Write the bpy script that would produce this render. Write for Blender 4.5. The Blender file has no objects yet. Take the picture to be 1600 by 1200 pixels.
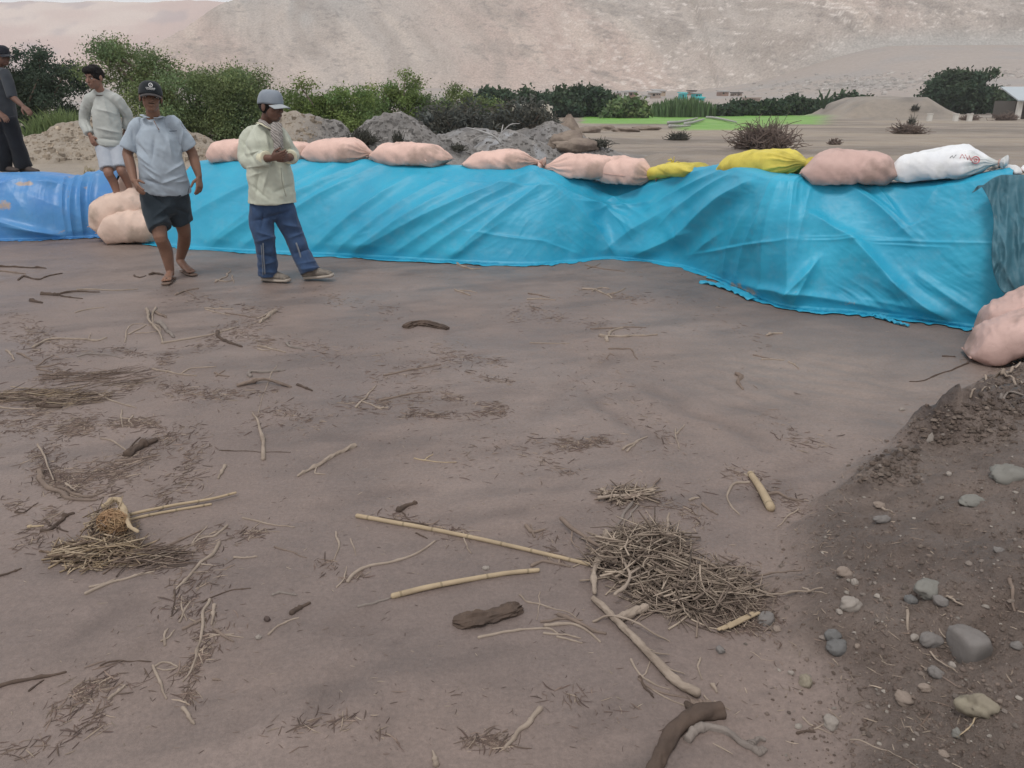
import bpy, math, random
import numpy as np
from mathutils import Vector, Matrix
random.seed(7); RNG = np.random.default_rng(7)
SC = bpy.context.scene
COL = bpy.context.scene.collection
rad = math.radians

# ------------------------------------------------------------------ camera
HC, PITCH, FPX = 1.6, rad(19.7), 1256.0
cam = bpy.data.cameras.new('camera'); camo = bpy.data.objects.new('camera', cam); COL.objects.link(camo)
camo.location = (0, 0, HC); camo.rotation_euler = (math.pi/2-PITCH, 0, 0)
cam.sensor_width = 36; cam.lens = 36*FPX/1600; cam.clip_start = 0.05; cam.clip_end = 5000
SC.camera = camo

# ------------------------------------------------------------------ sky and sun
SUN_EL, SUN_AZ = rad(62), rad(205)      # azimuth clockwise from +Y: behind and left of the camera
world = bpy.data.worlds.new('World'); SC.world = world; world.use_nodes = True
nt = world.node_tree; nt.nodes.clear()
out = nt.nodes.new('ShaderNodeOutputWorld'); bg = nt.nodes.new('ShaderNodeBackground'); bg.inputs[1].default_value = 0.12
sky = nt.nodes.new('ShaderNodeTexSky'); sky.sky_type = 'NISHITA'; sky.sun_disc = False
sky.sun_elevation = SUN_EL; sky.sun_rotation = SUN_AZ; sky.dust_density = 3.0; sky.air_density = 1.0; sky.altitude = 600
# thin overcast: the blue sky is veiled by a pale cloud sheet with soft patches
tcw = nt.nodes.new('ShaderNodeTexCoord'); nzw = nt.nodes.new('ShaderNodeTexNoise'); nzw.inputs['Scale'].default_value = 2.2; nzw.inputs['Detail'].default_value = 5
rmw = nt.nodes.new('ShaderNodeMapRange'); rmw.inputs['From Min'].default_value = .3; rmw.inputs['From Max'].default_value = .7
rmw.inputs['To Min'].default_value = .72; rmw.inputs['To Max'].default_value = .92
mxw = nt.nodes.new('ShaderNodeMix'); mxw.data_type = 'RGBA'; mxw.inputs['B'].default_value = (7.5, 7.4, 7.35, 1)
nt.links.new(tcw.outputs['Generated'], nzw.inputs['Vector']); nt.links.new(nzw.outputs['Fac'], rmw.inputs['Value'])
nt.links.new(rmw.outputs['Result'], mxw.inputs['Factor']); nt.links.new(sky.outputs[0], mxw.inputs['A'])
nt.links.new(mxw.outputs['Result'], bg.inputs[0]); nt.links.new(bg.outputs[0], out.inputs[0])
sl = bpy.data.lights.new('sun', 'SUN'); sl.energy = 1.5; sl.angle = rad(15); sl.color = (1, .97, .93)
so = bpy.data.objects.new('sun', sl); COL.objects.link(so)
sd = Vector((math.sin(SUN_AZ)*math.cos(SUN_EL), math.cos(SUN_AZ)*math.cos(SUN_EL), math.sin(SUN_EL)))
so.rotation_euler = sd.to_track_quat('Z', 'Y').to_euler()
SC.view_settings.view_transform = 'Standard'; SC.view_settings.look = 'None'
SC.view_settings.exposure = 0.0; SC.view_settings.gamma = 1.0
SC.cycles.max_bounces = 6; SC.cycles.diffuse_bounces = 3; SC.cycles.transparent_max_bounces = 8
SC.cycles.volume_bounces = 1

# ------------------------------------------------------------------ numbers
CP, SP = math.cos(PITCH), math.sin(PITCH)
def ray(px, py):
    u = (np.asarray(px, float)-800)/FPX; v = (600-np.asarray(py, float))/FPX
    return np.stack([u, CP+v*SP, -SP+v*CP], -1)
def W(px, py, Y):
    "the point seen at photo pixel (px, py) that stands Y metres in front of the camera"
    d = ray(px, py); t = np.asarray(Y, float)/d[..., 1]
    return d*t[..., None]+np.array([0, 0, HC])
def G0(px, py, z=0.0):
    d = ray(px, py); t = (z-HC)/d[..., 2]
    return d*t[..., None]+np.array([0, 0, HC])
def _hs(ix, iy, s):
    n = (ix*374761393+iy*668265263+int(s)*1274126177) & 0xffffffff
    n = ((n ^ (n >> 13))*1274126177) & 0xffffffff
    return ((n ^ (n >> 16)) & 0xffffff)/float(0xffffff)
def vn(x, y, s=0):
    x = np.asarray(x, float); y = np.asarray(y, float)
    ix = np.floor(x).astype(np.int64); iy = np.floor(y).astype(np.int64); fx = x-ix; fy = y-iy
    fx = fx*fx*fx*(fx*(fx*6-15)+10); fy = fy*fy*fy*(fy*(fy*6-15)+10)
    a = _hs(ix, iy, s); b = _hs(ix+1, iy, s); c = _hs(ix, iy+1, s); d = _hs(ix+1, iy+1, s)
    return ((a*(1-fx)+b*fx)*(1-fy)+(c*(1-fx)+d*fx)*fy)*2-1
def fbm(x, y, s=0, o=4, g=.5):
    r = 0; a = 1; t = 0
    for i in range(o):
        r = r+a*vn(x*2**i*1.03+i*17.3, y*2**i*.97-i*9.1, s+i); t += a; a *= g
    return r/t
def ridged(x, y, s=0, o=4, g=.5):
    r = 0; a = 1; t = 0
    for i in range(o):
        r = r+a*(1-2*np.abs(vn(x*2**i+i*7.7, y*2**i+i*3.1, s+i))); t += a; a *= g
    return r/t
def n3(P, f, s=0):
    "cheap 3-D-ish noise for points (N,3)"
    return (vn(P[:, 0]*f+P[:, 2]*f*.7, P[:, 1]*f-P[:, 2]*f*.6, s)+vn(P[:, 1]*f+11, P[:, 2]*f+P[:, 0]*f*.5, s+5)+vn(P[:, 2]*f-7, P[:, 0]*f-P[:, 1]*f*.4, s+9))/3*1.5
def ss(a, b, x):
    t = np.clip((x-a)/(b-a), 0, 1); return t*t*(3-2*t)
def unit(v):
    v = np.asarray(v, float); return v/(np.linalg.norm(v, axis=-1, keepdims=True)+1e-12)

# ------------------------------------------------------------------ mesh helpers
class MB:
    "collects vertices and faces; becomes ONE mesh object"
    def __init__(s): s.V = []; s.F = []; s.n = 0; s.C = []
    def add(s, V, F, c=None):
        V = np.asarray(V, float).reshape(-1, 3)
        s.V.append(V)
        if isinstance(F, np.ndarray): F = (F+s.n).tolist()
        else: F = [[i+s.n for i in f] for f in F]
        s.F += F
        s.C.append(np.tile(np.array(c if c is not None else (1, 1, 1), float), (len(V), 1))); s.n += len(V)
    def arr(s): return np.concatenate(s.V) if s.V else np.zeros((0, 3))
ROOT = {}
def tag(o, label=None, cat=None, group=None, kind=None):
    if label: o['label'] = label
    if cat: o['category'] = cat
    if group: o['group'] = group
    if kind: o['kind'] = kind
    return o
def empty(name, loc, label=None, cat=None, group=None):
    o = bpy.data.objects.new(name, None); COL.objects.link(o); o.location = tuple(map(float, loc)); o.empty_display_size = .1
    ROOT[o.name] = np.array(loc, float); tag(o, label, cat, group); return o
def mesh_obj(name, V, F, m, parent=None, origin=None, smooth=True, col=None, label=None, cat=None, group=None, kind=None):
    V = np.asarray(V, float)
    if parent is not None: org = ROOT[parent.name]
    elif origin is not None: org = np.array(origin, float)
    else: org = np.zeros(3)
    me = bpy.data.meshes.new(name)
    if isinstance(F, np.ndarray): F = F.tolist()
    me.from_pydata((V-org).tolist(), [], F)
    if smooth: me.polygons.foreach_set('use_smooth', [True]*len(me.polygons))
    if col is not None:
        ca = me.color_attributes.new('Col', 'FLOAT_COLOR', 'POINT')
        c4 = np.ones((len(V), 4)); c4[:, :np.asarray(col).shape[1]] = col; ca.data.foreach_set('color', c4.ravel())
    me.materials.append(m); me.update()
    o = bpy.data.objects.new(name, me); COL.objects.link(o)
    if parent is None: o.location = tuple(org)
    else: o.parent = parent
    ROOT[o.name] = org
    return tag(o, label, cat, group, kind)
def build(mb, name, m, parent=None, origin=None, usecol=False, **k):
    return mesh_obj(name, mb.arr(), mb.F, m, parent, origin, col=np.concatenate(mb.C) if usecol else None, **k)
def grid_faces(nu, nv, closeu=False):
    "vertex index = j*nu+i"
    i = np.arange(nu if closeu else nu-1); j = np.arange(nv-1); I, J = np.meshgrid(i, j); I = I.ravel(); J = J.ravel(); I2 = (I+1) % nu
    return np.stack([J*nu+I, J*nu+I2, (J+1)*nu+I2, (J+1)*nu+I], 1)
def smooth_path(P, n):
    "catmull-rom through the points, n samples"
    P = np.asarray(P, float); 
    if len(P) == 2: t = np.linspace(0, 1, n)[:, None]; return P[0]*(1-t)+P[1]*t
    Q = np.vstack([2*P[0]-P[1], P, 2*P[-1]-P[-2]]); L = np.concatenate([[0], np.cumsum(np.linalg.norm(np.diff(P[:, :3], axis=0), axis=1))]); L /= L[-1]
    r = []
    for t in np.linspace(0, 1, n):
        k = min(np.searchsorted(L, t, side='right')-1, len(P)-2); k = max(k, 0); u = (t-L[k])/(L[k+1]-L[k]+1e-9)
        p0, p1, p2, p3 = Q[k:k+4]
        r.append(.5*((2*p1)+(-p0+p2)*u+(2*p0-5*p1+4*p2-p3)*u*u+(-p0+3*p1-3*p2+p3)*u**3))
    return np.array(r)
def tube(mb, P, R, n=8, side=None, cap=True, c=None, R2=None, sq=2.0):
    "tube along P; R = half width along side, R2 = half width across it"
    P = np.asarray(P, float); k = len(P); R = np.broadcast_to(np.asarray(R, float), (k,)).copy(); R2 = R.copy() if R2 is None else np.broadcast_to(np.asarray(R2, float), (k,)).copy()
    T = unit(np.gradient(P, axis=0))
    if side is None:
        a = np.array([0, 0, 1.]) if abs(T[0, 2]) < .8 else np.array([1., 0, 0]); S = []; prev = unit(np.cross(T[0], a))
        for t in T: prev = unit(prev-t*np.dot(prev, t)); S.append(prev)
        S = np.array(S)
    else:
        side = np.broadcast_to(np.asarray(side, float), (k, 3)); S = unit(side-T*np.sum(side*T, 1, keepdims=True))
    B = np.cross(T, S)
    if cap:
        e0 = P[0]-T[0]*min(R[0], R2[0])*.7; e1 = P[-1]+T[-1]*min(R[-1], R2[-1])*.7
        h0 = P[0]-T[0]*min(R[0], R2[0])*.45; h1 = P[-1]+T[-1]*min(R[-1], R2[-1])*.45
        P = np.vstack([e0, h0, P, h1, e1]); R = np.concatenate([[R[0]*.35, R[0]*.78], R, [R[-1]*.78, R[-1]*.35]]); R2 = np.concatenate([[R2[0]*.35, R2[0]*.78], R2, [R2[-1]*.78, R2[-1]*.35]])
        S = np.vstack([S[0], S[0], S, S[-1], S[-1]]); B = np.vstack([B[0], B[0], B, B[-1], B[-1]]); k += 4
    th = np.linspace(0, 2*math.pi, n, endpoint=False); ct = np.cos(th); st = np.sin(th)
    if sq != 2: ct = np.sign(ct)*np.abs(ct)**(2/sq); st = np.sign(st)*np.abs(st)**(2/sq)
    V = P[:, None]+S[:, None]*(ct[None, :, None]*R[:, None, None])+B[:, None]*(st[None, :, None]*R2[:, None, None])
    F = grid_faces(n, k, True).tolist(); F.append(list(range(n))[::-1]); F.append([(k-1)*n+i for i in range(n)])
    mb.add(V.reshape(-1, 3), F, c)
def remesh(mb, voxel, smooth_it=6, fac=.5):
    "fuse overlapping closed shapes into one continuous skin"
    me = bpy.data.meshes.new('tmp'); me.from_pydata(mb.arr().tolist(), [], mb.F); o = bpy.data.objects.new('tmp', me); COL.objects.link(o)
    r = o.modifiers.new('r', 'REMESH'); r.mode = 'VOXEL'; r.voxel_size = voxel; r.use_smooth_shade = True
    if smooth_it: s = o.modifiers.new('s', 'SMOOTH'); s.iterations = smooth_it; s.factor = fac
    dg = bpy.context.evaluated_depsgraph_get(); ev = o.evaluated_get(dg); m2 = bpy.data.meshes.new_from_object(ev)
    V = np.empty(len(m2.vertices)*3); m2.vertices.foreach_get('co', V); V = V.reshape(-1, 3)
    N = np.empty(len(m2.vertices)*3); m2.vertices.foreach_get('normal', N); N = N.reshape(-1, 3)
    F = [list(p.vertices) for p in m2.polygons]
    bpy.data.objects.remove(o); bpy.data.meshes.remove(me); bpy.data.meshes.remove(m2)
    return V, N, F

# ------------------------------------------------------------------ materials
def mat(name, c1, c2=None, scale=5, rough=.85, spec=.3, bump=0, bscale=30, bdist=.01, stretch=(1, 1, 1), attr=False, c3=None, s3=1.0, sheen=0, trans=0, lo=.35, hi=.65, vor=False, double=False, bdetail=6):
    m = bpy.data.materials.new(name); m.use_nodes = True; t = m.node_tree; N = t.nodes; L = t.links; N.clear()
    o = N.new('ShaderNodeOutputMaterial'); p = N.new('ShaderNodeBsdfPrincipled'); L.new(p.outputs[0], o.inputs[0])
    p.inputs['Roughness'].default_value = rough; p.inputs['Specular IOR Level'].default_value = spec
    if sheen: p.inputs['Sheen Weight'].default_value = sheen
    tc = N.new('ShaderNodeTexCoord'); mp = N.new('ShaderNodeMapping'); mp.inputs['Scale'].default_value = stretch; L.new(tc.outputs['Object'], mp.inputs['Vector'])
    def noise(sc, det=6, r=.55):
        n = N.new('ShaderNodeTexNoise'); n.inputs['Scale'].default_value = sc; n.inputs['Detail'].default_value = det; n.inputs['Roughness'].default_value = r; L.new(mp.outputs[0], n.inputs['Vector']); return n
    def ramp(src, a, b, lo, hi):
        r = N.new('ShaderNodeValToRGB'); r.color_ramp.elements[0].position = lo; r.color_ramp.elements[1].position = hi
        r.color_ramp.elements[0].color = (*a, 1); r.color_ramp.elements[1].color = (*b, 1); L.new(src, r.inputs[0]); return r
    def mix(f, a, b, mode='MIX'):
        x = N.new('ShaderNodeMix'); x.data_type = 'RGBA'; x.blend_type = mode
        for k, v in (('Factor', f), ('A', a), ('B', b)):
            if isinstance(v, (int, float)): x.inputs[k].default_value = v
            elif isinstance(v, tuple): x.inputs[k].default_value = (*v, 1) if len(v) == 3 else v
            else: L.new(v, x.inputs[k])
        return x.outputs['Result']
    c2 = c2 or c1
    base = ramp(noise(scale).outputs['Fac'], c1, c2, lo, hi).outputs[0]
    if c3: base = mix(ramp(noise(s3, 5).outputs['Fac'], (0, 0, 0), (1, 1, 1), .5, .62).outputs[0], base, c3)
    if attr:
        a = N.new('ShaderNodeAttribute'); a.attribute_name = 'Col'; base = mix(1.0, base, a.outputs['Color'], 'MULTIPLY')
    L.new(base, p.inputs['Base Color'])
    if bump:
        b = N.new('ShaderNodeBump'); b.inputs['Strength'].default_value = bump; b.inputs['Distance'].default_value = bdist
        L.new(noise(bscale, bdetail, .65).outputs['Fac'], b.inputs['Height']); L.new(b.outputs[0], p.inputs['Normal'])
    if trans:
        tr = N.new('ShaderNodeBsdfTranslucent'); L.new(base, tr.inputs[0]); ms = N.new('ShaderNodeMixShader'); ms.inputs[0].default_value = trans
        L.new(p.outputs[0], ms.inputs[1]); L.new(tr.outputs[0], ms.inputs[2]); L.new(ms.outputs[0], o.inputs[0])
    return m
# ================================================================== the ground
# foot of the dyke and of the left bank, read off the photograph on the level mud
BPX = np.array([(-240, 376), (-160, 377), (-80, 378), (0, 377), (60, 376), (120, 373), (165, 372), (228, 381), (330, 392), (520, 401), (700, 411), (820, 415), (890, 411), (960, 406), (1060, 418), (1130, 441), (1220, 480), (1330, 491), (1430, 501), (1535, 517), (1650, 532)], float)
TPX = np.array([(-240, 277), (-160, 277), (-80, 276), (0, 277), (60, 276), (115, 283), (165, 270), (300, 257), (390, 253), (560, 258), (720, 266), (850, 272), (910, 283), (960, 289), (1060, 271), (1130, 264), (1205, 281), (1290, 291), (1390, 294), (1480, 290), (1582, 270)], float)
BW = G0(BPX[:, 0], BPX[:, 1])
_dx = np.gradient(BW[:, 0]); _dy = np.gradient(BW[:, 1]); BN = np.stack([-_dy, _dx, 0*_dx], 1)/np.hypot(_dx, _dy)[:, None]     # points to the back
for _ in range(2): BN[1:-1] = unit(BN[:-2]+2*BN[1:-1]+BN[2:])
OFF = np.interp(np.arange(len(BW)), [0, 6, 8, 20], [.34, .34, .55, .55])
TW = W(TPX[:, 0], TPX[:, 1], BW[:, 1]+BN[:, 1]*OFF)
def yb(x): return np.interp(x, np.append(BW[:, 0], [5.5, 60]), np.append(BW[:, 1], [3.6, 3.0]))
def zt(x): return np.interp(x, np.append(TW[:, 0], [5.2, 60]), np.append(TW[:, 2], [1.0, 1.0]))
TOE = G0(np.array([1640, 1590, 1530, 1442, 1352, 1298, 1240, 1205, 1195, 1200, 1250, 1260, 1280]), np.array([500, 552, 604, 668, 732, 772, 820, 900, 960, 1010, 1070, 1120, 1300]))
def xt(y): return np.interp(y, TOE[::-1, 1], TOE[::-1, 0])
LEDGE = [(*G0(p_, q_, .16)[:2], a_, b_, h_) for p_, q_, a_, b_, h_ in ((1455, 655, .17, .10, .12), (1510, 665, .20, .10, .12), (1372, 722, .11, .08, .09), (1415, 700, .10, .06, .06), (1560, 620, .22, .12, .09), (1600, 650, .2, .12, .08), (1345, 742, .06, .05, .05))]
def _segs(L): return [tuple(G0(a, b)[:2])+tuple(G0(c, d)[:2])+(w, h) for (a, b, c, d, w, h) in L]
# drained rills, seams of standing water and old footprints in the silt
RILL = _segs([(470, 423, 620, 430, .022, .007), (620, 430, 780, 440, .022, .007), (780, 440, 905, 428, .02, .006), (905, 436, 1000, 446, .02, .006), (1000, 446, 1095, 455, .02, .006), (900, 600, 940, 640, .05, .008), (940, 640, 1030, 700, .05, .010), (1010, 610, 1110, 655, .05, .009), (1110, 655, 1200, 700, .05, .009), (1100, 600, 1180, 625, .04, .006), (840, 660, 880, 610, .05, .006), (880, 610, 960, 560, .06, .006), (820, 545, 900, 525, .05, .006), (900, 525, 960, 505, .05, .005), (600, 480, 680, 470, .05, .005), (640, 570, 760, 555, .05, .004), (60, 520, 200, 505, .06, .006), (300, 410, 380, 420, .03, .005), (1240, 560, 1330, 590, .05, .006), (1190, 600, 1290, 640, .05, .006), (1150, 640, 1240, 665, .04, .005), (1270, 720, 1200, 790, .05, .006), (1380, 600, 1420, 540, .09, .008), (620, 1003, 700, 980, .012, .006), (820, 1010, 835, 1050, .02, .004), (900, 1120, 960, 1092, .014, .006), (200, 960, 120, 1010, .05, .004), (480, 680, 600, 690, .06, .004), (520, 790, 660, 770, .06, .004), (700, 810, 860, 800, .06, .004)])
FOOT = [tuple(G0(a, b)[:2])+(t, s) for a, b, t, s in ((530, 1068, 70, 1), (575, 965, 20, .9), (512, 1100, 60, 1), (560, 985, 15, .8), (940, 1130, 40, .8), (610, 1110, 80, .9), (850, 760, 50, .7), (700, 640, 30, .8), (420, 690, 60, .9), (480, 520, 70, .9), (520, 560, 75, 1), (590, 505, 60, 1), (700, 520, 80, .9), (330, 780, 50, .8), (250, 1000, 65, .9), (390, 1120, 70, .9), (780, 700, 40, .8), (640, 450, 80, 1), (560, 470, 75, 1), (360, 470, 80, 1))]
def marks(x, y, col=False):
    r = np.zeros(np.shape(x)); wx = x+.05*vn(x*4, y*4, 401)+.015*vn(x*14, y*14, 403); wy = y+.05*vn(x*4+9, y*4, 402)
    for (x0, y0, x1, y1, w, h) in RILL:
        dx, dy = x1-x0, y1-y0; t = np.clip(((wx-x0)*dx+(wy-y0)*dy)/(dx*dx+dy*dy), 0, 1); d = np.hypot(wx-x0-t*dx, wy-y0-t*dy); r = np.maximum(r, (1 if col else h)*np.exp(-(d/w)**2)) if col else r+(-h*np.exp(-(d/w)**2)+.35*h*np.exp(-((d-1.9*w)/w)**2))
    for (fx_0, fy_0, t, s_) in FOOT:
        a = rad(t); u = ((x-fx_0)*math.cos(a)+(y-fy_0)*math.sin(a))/(.13*s_); v = (-(x-fx_0)*math.sin(a)+(y-fy_0)*math.cos(a))/(.05*s_); q = u*u+v*v*np.clip(1.3-.4*u, .5, 2); r = r+((.5*np.exp(-q*q)) if col else (-.009*np.exp(-q**2)+.004*np.exp(-((np.sqrt(q+1e-9)-1.35)/.22)**2)))
    return r
def mound(x, y, px, py, Y, sx, sy, p=2.0):
    c = W(px, py, Y); return c[2]*np.exp(-(((np.abs(x-c[0])/sx)**p)+((np.abs(y-Y)/sy)**p)))
def H(x, y, fine=True):
    x = np.asarray(x, float); y = np.asarray(y, float)
    z = .022*fbm(x*.5, y*.5, 3, 3)+.010*fbm(x*1.7, y*1.7, 9, 3)
    # silt ripples running down to the drain in front of the tarpaulin
    c = x*.50+y*.86; rip = np.exp(-((x-1.9)/.75)**2-((y-4.6)/.8)**2)
    z = z+.0045*rip*np.sin(c*38+3*fbm(x, y, 30, 2))
    # shallow drain between silt fan and bank
    z = z-.03*ss(-.25, .1, x-(2.2+.22*(y-4)+.06*fbm(x*2, y*2, 44, 2)))*(1-ss(5.0, 6.0, y))*ss(2.6, 3.4, y)
    nf = (y < 10.5) & (y > .8) & (np.abs(x) < 8)
    if np.any(nf): X_, Y_ = (np.broadcast_to(x, np.shape(z))[nf], np.broadcast_to(y, np.shape(z))[nf]); z = np.array(z); z[nf] = z[nf]+marks(X_, Y_)+.0022*ridged(X_*14, Y_*14, 53, 3)*ss(-.2, .4, fbm(X_*1.3, Y_*1.3, 55, 3))+.0016*fbm(X_*30, Y_*30, 57, 2)
    # dry crust at far left
    z = z+.008*ridged(x*4, y*4, 51, 3)*ss(-2.5, -3.4, x)*ss(5.2, 5.8, y)*ss(8.6, 7.5, y)
    # dyke
    e = .35; sl = (yb(x+e)-yb(x-e))/(2*e); s = (y-yb(x))/np.sqrt(1+sl*sl)
    top = zt(x); zb = .56*(1-ss(-4.6, -3.2, x))
    d = np.clip((s-.2)/.6, 0, 1)*(top-.05)
    d = np.where(s > 1.2, top-.05-(top-.05-zb)*ss(1.2, 2.8, s), d)
    d = d+ss(.6, 1.1, s)*(.02*fbm(x*3, y*3, 77, 4)+.01*fbm(x*9, y*9, 78, 3))
    z = z*(1-ss(.1, .5, s))+d
    # right bank
    t = x-xt(y)+.15*fbm(x*2.5, y*2.5, 21, 3)+.05*fbm(x*9, y*9, 23, 3); cut = ss(5.35, 4.55, y)
    b = .50*(1-np.exp(-np.clip(t, 0, 9)/1.05))*cut; rough = ss(-.05, .25, t)*ss(5.6, 5.0, y)
    b = b+rough*(.05*fbm(x*2.2, y*2.2, 61, 3)+.022*fbm(x*7, y*7, 62, 4)+.012*ridged(x*13, y*13, 63, 3))
    if fine: b = b+rough*.006*fbm(x*45, y*45, 64, 2)
    for (cx, cy, wx, wy, hh) in LEDGE:
        q = ((x-cx)+.9*(y-cy))*.74; o = ((y-cy)-.9*(x-cx))*.74; lum = np.exp(-np.abs(q/wx)**4-np.abs(o/wy)**3)*cut
        b = b+hh*lum*(.75+.5*ridged(x*11, y*11, 71, 4))+.012*lum*fbm(x*40, y*40, 72, 2)
    # eroded ledges across the bank
    for (cx, cy, wx, wy, hh) in ((2.62, 4.0, .55, .10, .07), (1.95, 3.35, .30, .09, .05), (3.0, 4.35, .6, .10, .06), (1.6, 2.05, .5, .12, .03), (1.9, 1.75, .6, .1, .03)):
        q = (y-cy)-.45*(x-cx)+.08*fbm(x*5, y*5, 33, 3)
        b = b+hh*np.exp(-((x-cx)/wx)**4)*ss(-.05, .02, q)*np.exp(-np.clip(q, 0, 9)/.35)*cut
    z = z+b
    # heaps behind the dyke
    far = ss(11.0, 12.5, y)
    m = 0*x
    for a in ((150, 190, 15.5, 2.1, 2.4), (250, 205, 15, 1.8, 2), (470, 180, 15.5, 1.35, 1.6, 2.6), (612, 185, 15, 1.35, 1.6, 2.3), (690, 210, 15.5, 1.0, 1.6), (800, 206, 18, 1.2, 1.5), (852, 191, 22, 1.5, 2, 1.8), (745, 200, 20, 1.6, 1.6), (910, 222, 20, 1.2, 1.4)):
        m = np.maximum(m, mound(x, y, *a))
    m = m*(1+.13*fbm(x*1.6, y*1.6, 81, 4))+ss(.1, .5, m)*(.06*fbm(x*4, y*4, 82, 4)+.03*ridged(x*9, y*9, 85, 2))
    z = np.where(far > 0, np.maximum(z, m*far), z)
    z = z+ss(13, 20, y)*(.05*fbm(x*.5, y*.5, 83, 4)+.02*fbm(x*2, y*2, 84, 3))
    # earth platform and levee far right
    c = W(1400, 152, 66.0); pl = (c[2]-.0)*ss(5.4, 2.0, np.abs(x-c[0]))*ss(5, 2.5, np.abs(y-68)); z = np.maximum(z, pl*(1+.12*fbm(x*.35, y*.35, 92, 4))+ss(.1, .5, pl)*.15*fbm(x*1.3, y*1.3, 93, 3))
    lv = 1.0*ss(1.6, .5, np.abs(y-(58+.02*x)))*ss(36, 40, x)*(.9+.25*fbm(x*.3, y*.3, 90, 3)); z = np.maximum(z, lv)
    # rising valley floor and scree apron to the right
    z = z+.020*np.clip(y-92, 0, 1e9)+.11*np.clip(y-135, 0, 1e9)*ss(45, 110, x-.05*(y-135))+ss(95, 140, y)*.5*fbm(x*.05, y*.05, 91, 4)
    return z
def Hq(x, y):
    'height read off the finished ground grid'
    x = np.asarray(x, float); y = np.asarray(y, float); i = np.clip(np.searchsorted(gx, x)-1, 0, len(gx)-2); j = np.clip(np.searchsorted(gy, y)-1, 0, len(gy)-2)
    u = np.clip((x-gx[i])/(gx[i+1]-gx[i]), 0, 1); v = np.clip((y-gy[j])/(gy[j+1]-gy[j]), 0, 1); return (GZ[j, i]*(1-u)+GZ[j, i+1]*u)*(1-v)+(GZ[j+1, i]*(1-u)+GZ[j+1, i+1]*u)*v
def GM(px, py, Ymax=40.0, n=260):
    "where the sight line through a photo pixel meets the ground (vectorised)"
    px = np.atleast_1d(np.asarray(px, float)); py = np.atleast_1d(np.asarray(py, float)); d = ray(px, py); d = d/d[:, 1:2]
    Y = np.geomspace(1.1, Ymax, n); r = np.zeros((len(px), 3))
    for a in range(0, len(px), 400):
        D = d[a:a+400]; X = D[:, :1]*Y; Z = HC+D[:, 2:3]*Y; under = Z <= Hq(X, Y[None]+0*X); k = np.argmax(under, 1); k[~under.any(1)] = n-1; k = np.maximum(k, 1)
        lo = Y[k-1].copy(); hi = Y[k].copy()
        for _ in range(12):
            mi = (lo+hi)/2; u = HC+D[:, 2]*mi <= Hq(D[:, 0]*mi, mi); hi = np.where(u, mi, hi); lo = np.where(u, lo, mi)
        r[a:a+400, 0] = D[:, 0]*hi; r[a:a+400, 1] = hi; r[a:a+400, 2] = Hq(D[:, 0]*hi, hi)
    return r
def gp(px, py): return GM([px], [py])[0]

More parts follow.
